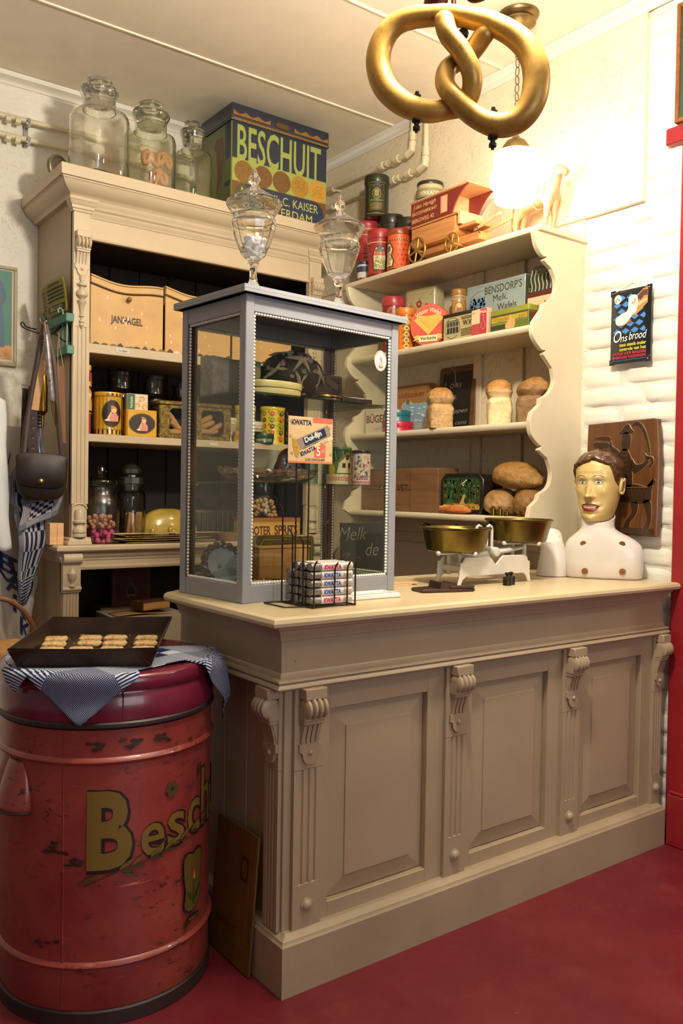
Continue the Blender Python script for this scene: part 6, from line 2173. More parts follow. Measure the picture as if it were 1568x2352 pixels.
m_iro = M('dark_iron', '4c4638', .4, .7, var=.2)
mb = MB(); mb.box(-.16, .13, -.05, .05, 0, .155, m_iro, .012, seg=2); mb.build('body', bk)
mb = MB()
for j in range(9):
    mbk = MB(); mbk.tube([(-.13+j*.03, -.053, .02), (-.13+j*.03, -.053, .14)], .007, m_iro, 8); mbk.build('rib', bk)
mb = MB(); mb.lathe([(.02, .0), (.07, .01), (.085, .04), (.088, .05), (.08, .052)], M('iron_bowl', '3a3630', .35, .7), 20, TR((-.05, -.01, .16))); mb.build('bowl', bk)
bo = thing('wooden_box', 'small round wooden box right of the papers behind the case', 'box', (2.15, 3.84, ZK))
mb = MB(); mb.lathe([(.075, 0), (.077, .002), (.077, .04), (.075, .042), (.001, .042)], wood('round_box', '6a5024', '8a6a34', .6, (20, 20, 20)), 24); mb.build('body', bo)
# lower shelf: books and boxes
ZL = .6005
bx = thing('cardboard_box', 'pale cardboard box on the lower cabinet shelf', 'box', (1.70, 3.935, ZL), -.04)
mb = MB(); mb.box(-.185, .185, -.12, .12, 0, .150, F('b0a894', .8), .002); mb.build('body', bx)
mb = MB(); mb.grid(lambda u, v: Vector((-.17+.33*u, -.125+.13*v, .153+.004*math.sin(u*5)+.018*max(0, .3-v)*max(0, .5-abs(u-.3)))), 12, 4, m_kraft); mb.open = True; pp = mb.build('paper_sheet', solid=.001); pp.location = (1.70, 3.935, ZL); top(pp, 'creased brown paper lying on the pale cardboard box', 'paper')
def book(label, w, h, dp, loc, rz, cover, page, flat=True, name='book'):
    t = thing(name, label, 'book', loc, rz)
    m_page = M('pages_'+page, page, .8, var=.1, stretch=(3, 3, 120))
    if flat:
        mb = MB(); mb.box(-w/2, w/2, -dp/2, dp/2, 0, .003, cover); mb.box(-w/2, w/2, -dp/2, dp/2, h-.003, h, cover); mb.box(-w/2, -w/2+.003, -dp/2, dp/2, .003, h-.003, cover); mb.build('cover', t)
        mb = MB(); mb.box(-w/2+.004, w/2-.004, -dp/2+.003, dp/2-.003, .0035, h-.0035, m_page); mb.build('pages', t)
    else:
        mb = MB(); mb.box(-w/2, w/2, -dp/2, -dp/2+.003, 0, h, cover); mb.box(-w/2, w/2, dp/2-.003, dp/2, 0, h, cover); mb.box(-w/2, -w/2+.003, -dp/2+.003, dp/2-.003, 0, h, cover); mb.build('cover', t)
        mb = MB(); mb.box(-w/2+.0035, w/2-.003, -dp/2+.0035, dp/2-.0035, .003, h-.003, m_page); mb.build('pages', t)
    return t
book('brown book with tan page edges on the pale cardboard box', .17, .042, .10, (1.735, 3.895, ZL+.168), .25, F('5a3a20', .5), 'b89058')
mrb = book('maroon album with gilt border leaning at the back of the lower shelf', .21, .215, .035, (1.715, 4.105, ZL+.16), .0, F('4a141c', .4), 'a08050', False, 'album')
d = Dec(); d.frame(-.095, .012, .095, .203, .004, '6a5428'); d.frame(-.082, .026, .082, .188, .0015, '6a5428'); d.ell(0, .075, .030, .042, '5a4420', 20); d.ell(0, .070, .020, .032, '2a1014', 20); d.rect(-.02, .052, .02, .058, '8a7a4a'); d.build('gilt_tooling', mrb, pl((0, -.0175, 0)))
mrs = thing('wooden_chest', 'plain wooden box under the maroon album on the lower shelf', 'box', (1.72, 4.15, ZL)); mb = MB(); mb.box(-.17, .17, -.075, .075, 0, .159, m_crate, .003); mb.build('body', mrs)
book('dark green book leaning against the left cabinet pilaster', .12, .03, .16, (1.42, 3.95, ZL), .3, F('1c3428', .5), '8a8468')
book('dark green volume right of the pale cardboard box', .14, .11, .10, (1.97, 3.93, ZL), 0, F('1a3028', .5), 'a89058')
# ---------------------------------------------------------------- on the display case: two crystal goblets
ZG = 1.0302+CH+.0222
def cpos(x, y, z=0):
    c, s_ = math.cos(CTH), math.sin(CTH)
    return (1.229+x*c-y*s_, 2.125+x*s_+y*c, 1.0302+z)
m_cry = part_glass('crystal', 'fdfdfa', .05)
def goblet(label, x, y):
    p = cpos(x, y)
    t = thing('crystal_goblet', label, 'lidded goblet', (p[0], p[1], ZG), .2)
    mb = MB()
    outer = [(.001, .0005), (.030, .0005), (.030, .003), (.022, .008), (.014, .022), (.0105, .040), (.0105, .066), (.015, .072), (.017, .078), (.015, .083), (.024, .090), (.036, .102), (.050, .135), (.061, .168), (.0665, .186), (.067, .194), (.064, .198)]
    inner = [(.061, .1965), (.0625, .188), (.057, .166), (.046, .134), (.032, .106), (.018, .096), (.001, .094)]
    mb.lathe(outer+inner, m_cry, 14, cap0=False, cap1=False); mb.build('bowl', t, 20)
    mb = MB()
    lo = [(.060, .199), (.0635, .2035), (.062, .207), (.060, .212), (.064, .220), (.074, .234), (.0825, .248), (.083, .254), (.074, .262), (.052, .274), (.030, .288), (.016, .298), (.010, .302), (.0085, .306), (.014, .310), (.0185, .317), (.0175, .323), (.012, .335), (.005, .350), (.001, .356)]
    li = [(.001, .292), (.014, .290), (.028, .281), (.050, .268), (.070, .257), (.078, .252), (.078, .248), (.068, .232), (.058, .218), (.056, .208), (.0565, .2)]
    mb.lathe(lo[:1]+lo[1:]+li, m_cry, 16, cap0=False, cap1=False); mb.build('lid', t, 20)
    return p
g1 = goblet('crystal goblet holding white mints, left one on the display case', .050, .038)
goblet('empty crystal goblet at the right on the display case', .378, .000+.030)
m_mint = M('white_mint', 'f4f4f4', .5, var=.02)
q = random.Random(4)
for i in range(34):
    L = i//8
    z = .103+L*.0125
    rad = (.014+.034*(z-.10)/.07*.8)*math.sqrt(((i % 8)+.5)/8)
    a = i*2.4+L
    if i == 0:
        mb = MB(); mb.lathe([(.001, -.004), (.008, -.0038), (.0098, -.002), (.0098, .002), (.008, .0038), (.001, .004)], m_mint, 12); o = mb.build('mint'); mint0 = o
        tag(o, 'white peppermint tablet inside the left crystal goblet', 'sweet', 'white mints in the left goblet')
    else:
        o = mint0.copy(); C.objects.link(o)
    o.location = (g1[0]+rad*math.cos(a), g1[1]+rad*math.sin(a), ZG+z+.004)
    o.rotation_euler = (q.uniform(-1.4, 1.4), q.uniform(-1, 1), q.uniform(0, 3))
    s_k = q.uniform(1.05, 1.4); o.scale = (s_k, s_k, s_k)

# ---------------------------------------------------------------- inside the display case
ZC1, ZC2, ZC0 = CS1+.0003, CS2+.0003, .0125
def cthing(name, label, cat, x, y, z, rz=0, group=None):
    return thing(name, label, cat, cpos(x, y, z), CTH+rz, group)
# upper glass shelf
def ctin(label, w, dp, h, x, y, z, rz, body, **k):
    return tin_box(label, w, dp, h, cpos(x, y, z), CTH+rz, body, **k)
ctin('worn silvery tin at the left end of the upper case shelf', .075, .055, .122, .062, .255, ZC1, .2, M('tin_worn', 'a8a4a4', .4, .2, var=.3, vs=18, grime='4a3a2c', grime_amt=.5), rr=.004)
ctin('dark upright tin between the silvery and green tins', .05, .05, .122, .125, .265, ZC1, .1, m_blackt, rr=.004)
ctin('green striped tin on the upper case shelf behind the corner post', .075, .055, .125, .19, .262, ZC1, 0, tin_mat('tin_sage', '6f8a6a', '4a4a34', .6), rr=.004, dec=lambda d: (d.rect(-.03, 0, -.02, .12, '4c6a50'), d.rect(.0, .02, .034, .06, 'c0a05c'), d.ell(.02, .09, .014, .02, 'b8a06a', 14)))
tin_cyl('round dark tin with a pale label behind the oval tin', .032, .12, cpos(.240, .297, ZC1), 0, m_blackt, None, .02, lambda d: d.ell(-.02, .06, .016, .03, '8a9a8a'))
ov = cthing('oval_tin', 'cream oval lidded tin on the upper case shelf', 'tin', .205, .135, ZC1)
m_crm = M('tin_cream2', 'b3a56c', .4, var=.08, vs=10)
mb = MB(); mb.loft([[Vector((a*.098*math.cos(t_), a*.058*math.sin(t_), z)) for t_ in [2*PI*i/36 for i in range(36)]] for a, z in ((.98, 0), (1, .002), (1, .024), (.99, .026))], m_crm); mb.build('body', ov)
mb = MB(); mb.loft([[Vector((a*.098*math.cos(t_), a*.058*math.sin(t_), z)) for t_ in [2*PI*i/36 for i in range(36)]] for a, z in ((1.03, .0265), (1.04, .030), (1.04, .044), (1.01, .047), (.9, .048))], m_crm); mb.build('lid', ov)
# shell covered dome box
sh = cthing('shell_box', 'domed box covered in star patterns of shells in the display case', 'box', .352, .230, ZC1, -.25)
m_shd = M('shell_box_dark', '3c302a', .6, var=.2, vs=30)
m_star = M('starfish', 'c4b490', .7, var=.1, vs=60, bump=.4)
m_shl = M('cockle', 'a08a80', .6, var=.25, vs=90)
hexp = []
mb = MB()
SR, SH = .105, .155
tl = TR((0, 0, .094), rx=1.05)
rings = []
for k, z in ((1.0, -.03), (1.02, -.01), (.98, .02), (.80, .052), (.45, .075), (.05, .085)):
    rings.append([Vector((SR*k*math.cos(2*PI*i/30)*(1+.05*math.cos(5*2*PI*i/30)), SR*.72*k*math.sin(2*PI*i/30)*(1+.05*math.cos(5*2*PI*i/30)), z)) for i in range(30)])
mb.loft(rings, m_shd, True, True, tl); mb.build('dome', sh)
def surf(x, y):
    r = min(1, math.hypot(x/SR, y/(SR*.72)))
    return .086*(1-r**2.6)-.004
def star(cx, cy, s, rot):
    b = MB()
    for k in range(5):
        a = rot+2*PI*k/5
        e = Vector((cx+s*math.cos(a), cy+s*math.sin(a)*.85, 0)); e.z = surf(e.x, e.y)+.003
        c = Vector((cx, cy, surf(cx, cy)+.008))
        b.tube([c, (c+e)/2+Vector((0, 0, .004)), e], [.0085, .0065, .002], m_star, 6, False, tl)
    b.build('starfish', sh)
star(0, 0, .052, .3)
for k in range(5):
    a = .3+2*PI*k/5+PI/5
    star(.082*math.cos(a), .062*math.sin(a), .038, a)
for k in range(26):
    a = k*2.4; r = .028+.010*math.sqrt(k)*1.35
    x, y = r*math.cos(a)*1.1, r*math.sin(a)*.8
    b = MB(); b.sph(.0105, m_shl, (x, y, surf(x, y)+.004), 10, 6, (1, .9, .5), tl)
    for j in range(-2, 3):
        b.tube([Vector((x-.004, y-.006, surf(x, y)+.0075)), Vector((x+j*.004, y+.007, surf(x, y)+.0085))], .0009, F('c0aaa0'), 4, False, tl)
    b.build('cockle_shell', sh)
tin_cyl('dark round lid with a brass rim on the upper case shelf', .060, .020, cpos(.402, .125, ZC1), 0, m_blackt, m_brass, .008)
def d_nap(d):
    d.frame(-.075, .004, .075, .112, .002, '8a6a2c')
    for x, y, r in ((-.05, .085, .5), (.035, .088, -.5), (.045, .028, .45), (-.045, .03, -.4)):
        c, s_ = math.cos(r), math.sin(r)
        d.poly([(x+a*c-b*s_, y+a*s_+b*c) for a, b in ((-.03, -.011), (.03, -.011), (.03, .011), (-.03, .011))], '5a4630')
    d.poly([(-.03, .04), (.03, .04), (.042, .058), (.03, .076), (-.03, .076), (-.042, .058)], '4a2c1c'); d.text('1878', 0, .045, .010, '8a6a3a', w=.03)
ctin('dark chocolate box with gilt edge and a blue end label in the case', .155, .055, .118, .522, .290, ZC1, -.08, tin_mat('tin_choc', '2a1a18', '3a2a1c', .6), dec=d_nap, side=lambda d: (d.rect(-.028, .004, .028, .114, 'a8884a'), d.rect(-.018, .006, .018, .112, '232c58'), d.text('NAPOLITAINS', .006, .058, .010, 'd8d0b8', w=.09, rot=PI/2, bold=.02)), rr=.003, name='chocolate_box', cat='box')
ctin('flat dark tray at the right front of the upper case shelf', .135, .07, .022, .515, .115, ZC1, 0, m_blackt, rr=.004)
ctin('small yellow box at the right back of the upper case shelf', .05, .03, .035, .555, .29, ZC1+.0, 0, m_lem, rr=.003)
# lower glass shelf
m_cut = thin_glass('cut_glass', 'f0f0ea', 'a4a698', .30, .8, .06)
ds = cthing('glass_dish', 'long fluted glass dish of brown cookies on the lower case shelf', 'dish', .215, .165, ZC2)
mb = MB()
rings = []
n = 60
for k, z in ((.66, .001), (.80, .010), (.94, .026), (1.0, .044), (.98, .045), (.90, .030), (.74, .014), (.02, .010)):
    rings.append([Vector(((.185*k)*math.cos(a)*(1+.022*math.cos(30*a)*(k > .7)), (.098*k)*math.sin(a)*(1+.022*math.cos(30*a)*(k > .7)), z+(.004*math.cos(15*a) if k > .97 else 0))) for a in [2*PI*i/n for i in range(n)]])
mb.loft(rings, m_cut, True, True); mb.build('dish', ds, 20)
for i in range(9):
    tt = cthing('cookie', 'flat brown cookie in the fluted glass dish, %s from the left' % ('first', 'second', 'third', 'fourth', 'fifth', 'sixth', 'seventh', 'eighth', 'ninth')[i], 'cookie', .215-.12+.03*i, .165+.02*math.sin(i*2.2), ZC2+.030+.006*(i % 2), i*.8, 'cookies in the fluted dish')
    mb = MB(); mb.sph(.026, M('cookie_brown', '7a4a30', .6, var=.2, vs=50, bump=.4), (0, 0, 0), 14, 8, (1.1, .9, .28)); mb.build('crumb', tt)
pt = cthing('decorated_plate', 'round blue and brown tin plate standing behind the fluted dish', 'plate', .395, .285, ZC2, 0)
tl = TR((0, 0, .062), rx=PI/2-.12)
mb = MB(); mb.lathe([(.001, -.006), (.058, -.006), (.062, .0), (.060, .006), (.052, .003), (.001, .003)], tin_mat('tin_brown', '4a2418', '2a1a14', .6), 30, tl); mb.build('plate', pt)
d = Dec(.0002); d.ell(0, 0, .046, .046, '2c3a54', 24); ornament(d, -.036, -.036, .036, .036, ['8a8f98', '5a6a84', '9a9484', '1f2a3c'], 24, .005, 3)
for k in range(9):
    d.line([(-.03+k*.002, -.02+k*.004), (-.005+k*.004, .01+k*.003)], .0016, 'a0a0a0')
d.build('print', pt, lambda a, b, h: tl @ Vector((a, b, .0032+h)))
def d_house(d):
    d.rect(-.056, .0, .056, .13, '4a6a24'); d.poly([(-.05, .13), (.056, .13), (.056, .07), (.02, .09), (-.03, .075)], '24381c')
    for i in range(8):
        d.line([(-.05+i*.014, .128), (-.04+i*.013, .085)], .004, ['5a7a2c', '2a4a1c'][i % 2])
    d.poly([(-.012, .04), (.05, .04), (.05, .085), (.026, .112), (-.002, .085)], 'c8b88a'); d.poly([(-.008, .082), (.026, .114), (.056, .082), (.050, .078), (.026, .102), (-.002, .076)], '7a5a24')
    for x, y in ((.006, .058), (.030, .058), (.02, .086)):
        d.rect(x, y, x+.012, y+.016, '2a2418')
    d.rect(-.056, .0, .056, .036, 'b8aa84'); d.text('noisettes', -.006, .014, .020, 'a8342c', w=.08, shear=.3); d.ell(-.03, .05, .012, .02, 'b8862c', 12)
tin_cyl('green picture tin with a white gabled house on the lower case shelf', .046, .130, cpos(.550, .215, ZC2), CTH-.55, tin_mat('tin_leaf', '3f5a24', '2a2a18', .62), None, 0.012, d_house)
ctin('tall green tin left of the house picture tin in the case', .05, .05, .128, .474, .278, ZC2, -.4, tin_mat('tin_leaf2', '5a7030', '3a3a1c', .6), rr=.012)
def d_pk(d):
    d.rect(-.04, .012, .04, .105, 'c8b8a4'); ornament(d, -.036, .02, .036, .1, ['6a8a4a', '3a5a7a', 'c87a8a', 'd8b84a'], 14, .005, 7); d.lines(-.02, .02, .018, .032, 2, '8a3a4a', seed=3); d.rect(-.05, .0, .05, .012, 'b86a7a')
tin_cyl('small pink flowered tin at the right of the lower case shelf', .032, .118, cpos(.570, .118, ZC2), CTH-.6, tin_mat('tin_blush', 'c49aa0', '6a4a44', .66), m_blackt, .01, d_pk)
# bottom of the case
op = cthing('braided_dish', 'oval dish with a dark braided rim leaning in the left case corner', 'dish', .122, .278, ZC0, .12)
tl = TR((0, 0, .075), rx=PI/2-.35)
m_braid = M('dark_caramel', '3a1c14', .25, var=.25, vs=40, coat=.4)
m_sea = M('sea_picture', '5a6e7c', .35, var=.2, vs=12)
mb = MB(); mb.loft([[Vector((.078*k*math.cos(a), .064*k*math.sin(a), z)) for a in [2*PI*i/36 for i in range(36)]] for k, z in ((.9, -.01), (1, -.004), (.97, .0), (.02, -.002))], m_sea, True, True, tl); mb.build('plate', op)
for s_ in (0, PI):
    mb = MB(); mb.tube([((.082+.006*math.cos(9*a+s_))*math.cos(a), (.068+.006*math.cos(9*a+s_))*math.sin(a), .002+.006*math.sin(9*a+s_)) for a in [2*PI*i/160 for i in range(160)]], .0065, m_braid, 7, True, tl); mb.build('braid', op)
d = Dec(.0002); d.poly([(-.06, -.02), (.02, -.01), (.06, -.02), (.05, -.035), (-.04, -.04)], '3a4a58'); d.poly([(-.03, -.012), (-.012, -.008), (-.018, .008)], '2a2a2c'); d.build('print', op, lambda a, b, h: tl @ Vector((a, b, .0006+h)))
bs = cthing('caramel_basket', 'low round basket of plaited dark caramel at the front of the case floor', 'basket', .155, .102, ZC0)
mb = MB(); mb.lathe([(.06, 0), (.066, .004), (.066, .022), (.06, .026), (.001, .020)], m_braid, 28); mb.build('base', bs)
for s_ in (0, PI/2, PI, 3*PI/2):
    mb = MB(); mb.tube([((.068+.005*math.cos(10*a+s_))*math.cos(a), (.068+.005*math.cos(10*a+s_))*math.sin(a), .021+.012*math.sin(10*a+s_)) for a in [2*PI*i/160 for i in range(160)]], .006, m_braid, 6, True); mb.build('braid', bs)
mb = MB(); mb.lathe([(.055, .026), (.052, .034), (.03, .037), (.001, .037)], M('cream_icing', 'b8a68a', .5), 24); mb.build('filling', bs)
wb = cthing('cigar_box', 'plain tan wooden box standing on the case floor', 'box', .300, .215, ZC0, -.06)
mb = MB(); mb.box(-.10, .10, -.03, .03, 0, .128, wood('cedar', 'a8793c', 'bc8c4c', .5, (3, 40, 40), .08), .003); mb.build('body', wb)
mb = MB(); mb.box(-.102, .102, -.032, .032, .1285, .136, MATS['cedar'], .002); mb.build('lid', wb)
d = Dec(); d.text('WHEAT', .03, .05, .012, '8a5c2c', w=.05); d.ring(.03, .09, .018, .018, .001, '8a5c2c'); d.line([(.02, .09), (.026, .10), (.036, .096), (.042, .084)], .0012, '8a5c2c'); d.build('branding', wb, pl((0, -.03, 0)))
br_ = cthing('brass_tin', 'embossed brass coloured tin standing behind the tan wooden box', 'tin', .37, .292, ZC0, -.05)
m_btin = M('brass_tin_metal', '8a7a3c', .3, .85, var=.15, vs=12)
mb = MB(); mb.prism(rrect(.24, .165, .02, 5, 0, .0825), -.022, .022, m_btin, mq, .004); mb.build('body', br_)
mb = MB(); mb.tube([(p[0], -.024, p[1]) for p in rrect(.21, .135, .015, 5, 0, .0825)], .003, m_btin, 6, True)
mb.build('embossed_border', br_)
d = Dec(); d.text('T', .045, .03, .02, '2c2414', w=.014, bold=.02); d.line([(.06, .05), (.07, .08), (.066, .11), (.08, .12)], .004, '5a4a24'); d.dots([(.05, .12), (.085, .06), (.03, .1)], .006, '5a4a24'); d.build('print', br_, pl((0, -.022, 0)))
wd = cthing('white_dish', 'white oval porcelain dish at the right of the case floor', 'dish', .515, .14, ZC0)
m_porc = M('porcelain', 'cfc8b4', .15, var=.03, coat=.5)
mb = MB(); mb.loft([[Vector((.075*k*math.cos(a), .05*k*math.sin(a), z)) for a in [2*PI*i/32 for i in range(32)]] for k, z in ((.8, 0), (1, .008), (1.02, .022), (.98, .028), (.8, .032), (.02, .034))], m_porc); mb.build('dish', wd)
ds2 = cthing('picture_card', 'framed white card with a red stripe leaning at the back of the lower case shelf', 'picture card', .33, .318, ZC2, .0)
mb = MB(); mb.box(-.07, .07, -.0025, .0025, 0, .115, F('c8c2b4', .5), .001); mb.build('card', ds2)
mb = MB(); mb.box(-.082, -.0705, -.005, .005, 0, .118, M('pewter', '6a5c4c', .4, .4), .002); mb.build('edge_strip', ds2)
d = Dec(); d.rect(-.07, .018, .07, .022, '5a2020'); d.rect(-.07, .0, .07, .016, '9a6a5c'); d.build('print', ds2, pl((0, -.0025, 0)))

# ---------------------------------------------------------------- wire rack of chocolate sticks
m_wire = M('rusty_wire', '38241a', .5, .5, var=.2, vs=60)
rk = thing('wire_rack', 'rusty wire counter rack in front of the display case', 'rack', (1.425, 2.022, 1.0305))
RX, RY = .076, .080
mb = MB(); mb.tube([(-RX, -RY, .0025), (RX, -RY, .0025), (RX, RY, .0025), (-RX, RY, .0025)], .0025, m_wire, 6, True); mb.build('base_wire', rk)
for y in (-.04, 0, .04):
    mb = MB(); mb.tube([(-RX, y, .0065), (RX, y, .0065)], .0018, m_wire, 6); mb.build('base_wire', rk)
def upr(x, y, h, dx, dy):
    b = MB(); b.tube([(x, y, .003), (x, y, h-.02), (x+dx*.004, y+dy*.004, h-.012), (x+dx*.014, y+dy*.014, h)], .0026, m_wire, 7); b.build('upright', rk)
for x, h in ((-.072, .135), (.0, .128), (.045, .130), (.074, .14)):
    upr(x, -RY, h, 0, -1)
for y, h in ((-.03, .20), (.025, .22), (RY, .29)):
    upr(-RX, y, h, -1, 0)
for y, h in ((-.02, .14), (.03, .16), (RY, .24)):
    upr(RX, y, h, 1, 0)
for x in (-.03, .015):
    b = MB(); b.tube([(x, RY, .003), (x, RY, .43)], .0026, m_wire, 7); b.build('placard_wire', rk)
mb = MB(); mb.tube([(-RX, -RY+.03, .0025), (-RX-.06, -RY+.05, .0025), (-RX-.06, RY, .0025), (-RX, RY, .0025)], .0022, m_wire, 6); mb.build('base_wire', rk)
# placard
pc = thing('price_placard', 'cream chocolate placard priced 5 ct standing above the wire rack', 'placard', (1.441, 2.0975, 1.443), .04)
m_pcd = M('placard_card', 'c8ab7c', .6, var=.06, vs=30, grime='8a6238', grime_amt=.66)
mb = MB(); mb.box(-.083, .083, -.0015, .0015, 0, .138, m_pcd, .0006); mb.build('card', pc)
d = Dec(.0002, .00006)
nvy, orr, crm = '1f2440', 'd8604a', 'dcc296'
d.rect(.006, .122, .083, .138, orr); d.rect(.012, .018, .055, .058, orr); d.rect(-.083, .0, .083, .006, 'c8744c')
d.text('KWATTA', -.035, .114, .014, nvy, w=.074, bold=.05)
ca, sa = math.cos(.40), math.sin(.40)
def rot(pts, cx, cy):
    return [(cx+a*ca-b*sa, cy+a*sa+b*ca) for a, b in pts]
d.poly(rot([(-.06, -.018), (.066, -.018), (.066, .016), (-.06, .016)], .008, .078), '8a7c6c')
d.poly(rot([(-.038, -.014), (.05, -.014), (.05, .012), (-.038, .012)], .008, .078), nvy)
d.text('Dol-fijn', .010, .074, .015, 'e8e0c8', w=.066, rot=.40, bold=.03)
d.poly(rot([(-.055, -.030), (.068, -.030), (.068, -.020), (-.055, -.020)], .010, .078), crm)
d.text('KWATTA', -.008, .032, .012, nvy, w=.060, rot=.40, bold=.05); d.text('BLEU', .050, .062, .008, '7a6a54', w=.03, rot=.40, bold=.02); d.text('DE VOLLE MELK', .000, .052, .005, '5a4a3c', w=.06, rot=.40)
d.poly([(-.058, .020), (-.048, .016), (-.042, .030), (-.054, .068), (-.070, .072), (-.070, .062)], 'a8842c'); d.poly([(-.070, .072), (-.054, .068), (-.052, .074), (-.066, .078)], 'c8a44c'); d.line([(-.064, .046), (-.048, .046)], .0012, '6a5418')
d.text('5', .028, .024, .026, 'e8dcc0', w=.014, bold=.02); d.text('ct.', .045, .034, .012, 'e8dcc0', w=.012)
d.text('LUXE CHOCOLADE', .016, .009, .006, nvy, w=.074, bold=.02)
d.dots([(-.074, .125), (-.07, .03), (-.075, .08), (.076, .03), (.07, .11)], .005, 'a88a60')
d.build('print', pc, pl((0, -.0015, 0)))
# the wrapped sticks: foil ends to the left, lettered paper to the front
m_foil = M('foil', '9a9694', .28, .9, var=.25, vs=90, bump=1.0, bs=160)
m_wrap = M('wrapper', 'ded4c4', .5, var=.04)
def stick(label, x, y, z, ink, rz, lean=0):
    t = thing('chocolate_stick', label, 'chocolate stick', (x, y, z), rz, 'wrapped chocolate sticks in the wire rack')
    mb = MB()
    mb.loft([[Vector((xx, p[0]*k, p[1]*k)) for p in rrect(.032, .0230, .009, 3)] for xx, k in ((-.040, 1), (.070, 1))], m_wrap, True, True); mb.build('wrapper', t)
    mb = MB()
    qq = random.Random(int(abs(x*y*z)*1e6) % 997)
    mb.loft([[Vector((xx+qq.uniform(-.0015, .0015), p[0]*k+qq.uniform(-.0012, .0012), p[1]*k+qq.uniform(-.0012, .0012))) for p in rrect(.032, .0230, .009, 3)] for xx, k in ((-.0745, .55), (-.073, .92), (-.066, .97), (-.055, .98), (-.040, .97))], m_foil, True, True); mb.build('foil_end', t, 20)
    d = Dec(.0002, .00006)
    d.text('KWATTA', -.002, -.0062, .0115, ink, w=.060, bold=.06); d.lines(.036, .066, -.006, .005, 3, 'a08a8a', seed=int(z*9999) % 50)
    d.build('lettering', t, pl((0, -.016, 0), (1, 0, 0), (0, 0, 1)))
    d = Dec(.0002, .00006); d.text('KWATTA', -.008, -.006, .012, ink, w=.05, bold=.04); d.rect(.024, -.010, .066, -.002, '8a8ac0'); d.build('top_lettering', t, pl((0, 0, .0115), (1, 0, 0), (0, 1, 0)))
    return t
ROWN = ['front row', 'second row', 'third row', 'back row']
LAYN = ['bottom layer', 'second layer', 'third layer', 'fourth layer', 'top layer']
red, blu = 'c0246a', '2c4cb0'
for L in range(5):
    inks = [red, blu, blu, blu, red]
    for r in range(4):
        if L == 4 and r == 3:
            continue
        ink = inks[L] if r == 0 else (blu if (L+r) % 2 else red)
        stick('foil wrapped chocolate stick lettered in %s, %s of the %s' % ('blue' if ink == blu else 'crimson', ROWN[r], LAYN[L]), 1.4275+rnd.uniform(-.0008, .0008), 2.022-.0535+r*.0348, 1.0305+.0200+L*.0236, ink, 0)

# ---------------------------------------------------------------- counter top things
tlx = thing('porcelain_tile', 'white porcelain price tray beside the wire rack', 'tray', (1.648, 2.070, 1.0302), -.01)
mb = MB(); mb.prism(rrect(.200, .098, .010, 3), 0, .010, M('white_porcelain', 'd2d4d2', .15, var=.02, coat=.5), bev=.003); mb.build('tray', tlx)
mb = MB(); mb.tube([(p[0], p[1], .0105) for p in rrect(.188, .086, .010, 4)], .0045, MATS['white_porcelain'], 8, True); mb.build('rim', tlx)
d = Dec(); d.line([(-.07, .03), (-.04, .032), (-.01, .029)], .002, 'c05a5a'); d.line([(.02, .031), (.06, .03)], .002, 'c05a5a'); d.build('print', tlx, pl((0, 0, .0102), (1, 0, 0), (0, 1, 0)))
dkm = wood('dark_mould', '2a1712', '3c221a', .4, (4, 50, 50), .12, .2)
dm = thing('wooden_form', 'dark red brown wooden form with a raised saddle left of the scale', 'wooden tool', (1.985, 2.085, 1.0302), -.25)
mb = MB(); mb.prism([(-.10, -.045), (.045, -.05), (.10, -.04), (.095, .03), (-.03, .05), (-.105, .03)], 0, .012, dkm, bev=.003); mb.build('base', dm)
mb = MB(); mb.loft([[Vector((x, y, z)) for x, z in ((-.035, .0125), (.035, .0125), (.026, .030), (.010, .024), (-.012, .026), (-.03, .034))] for y in (-.044, .04)], dkm); mb.build('saddle', dm, 30)
mb = MB(); mb.box(.0, .095, -.048, -.036, .0125, .022, dkm, .002); mb.build('lip', dm)
for i, (x, y, a, z) in enumerate(((1.93, 2.27, .3, 0), (1.95, 2.30, -.1, .0045))):
    t = thing('wooden_spatula', ['thin pale wooden spatula lying flat behind the dark wooden form', 'thin pale wooden spatula crossing on top of the other'][i], 'spatula', (x, y, 1.0302+z), a)
    mb = MB(); mb.prism([(-.09, -.012), (.03, -.010), (.05, -.024), (.085, -.022), (.095, 0), (.085, .022), (.05, .024), (.03, .010), (-.09, .012)], 0, .004, m_woodl, bev=.001); mb.build('blade', t)
for i, (x, y) in enumerate(((2.315, 2.098), (2.350, 2.112))):
    t = thing('iron_weight', ['dark knobbed weight in front of the scale, left of the pair', 'dark knobbed weight in front of the scale, right of the pair'][i], 'weight', (x, y, 1.0302))
    m_w = M('weight_iron', '3a3626', .4, .8, var=.2, vs=60)
    mb = MB(); mb.lathe([(.0145, 0), (.0155, .001), (.0155, .028), (.0145, .031), (.006, .0325)], m_w, 18); mb.build('body', t)
    mb = MB(); mb.lathe([(.005, .0325), (.0045, .036), (.009, .040), (.009, .045), (.004, .047), (.001, .047)], m_w, 16); mb.build('knob', t)
# chalk board behind the counter case
cb = thing('chalk_board', 'small chalk written board propped behind the display case', 'chalk board', (1.975, 2.495, 1.0302), 0)
tl = TR(rx=-.06)
mb = MB(); mb.box(-.115, .135, -.004, .004, .0, .215, m_slate, .002, tl); mb.build('board', cb)
mb = MB(); mb.tube([(0, .005, .12), (0, .034, .003)], .004, m_iron, 6); mb.build('prop', cb)
d = Dec(.0003)
d.text('Melk', -.06, .150, .05, '8a8678', w=.13, shear=.3, bold=-.015); d.text('de', .03, .09, .05, '7a766a', w=.06, shear=.3, bold=-.015); d.text('nly', -.09, .09, .018, '8a8678', w=.04, shear=.3, bold=-.012); d.text('kkm', -.085, .05, .022, '8a8678', w=.05, shear=.3, bold=-.012)
d.build('chalk_writing', cb, lambda a, b, h: tl @ Vector((a, -.0042-h, b)))

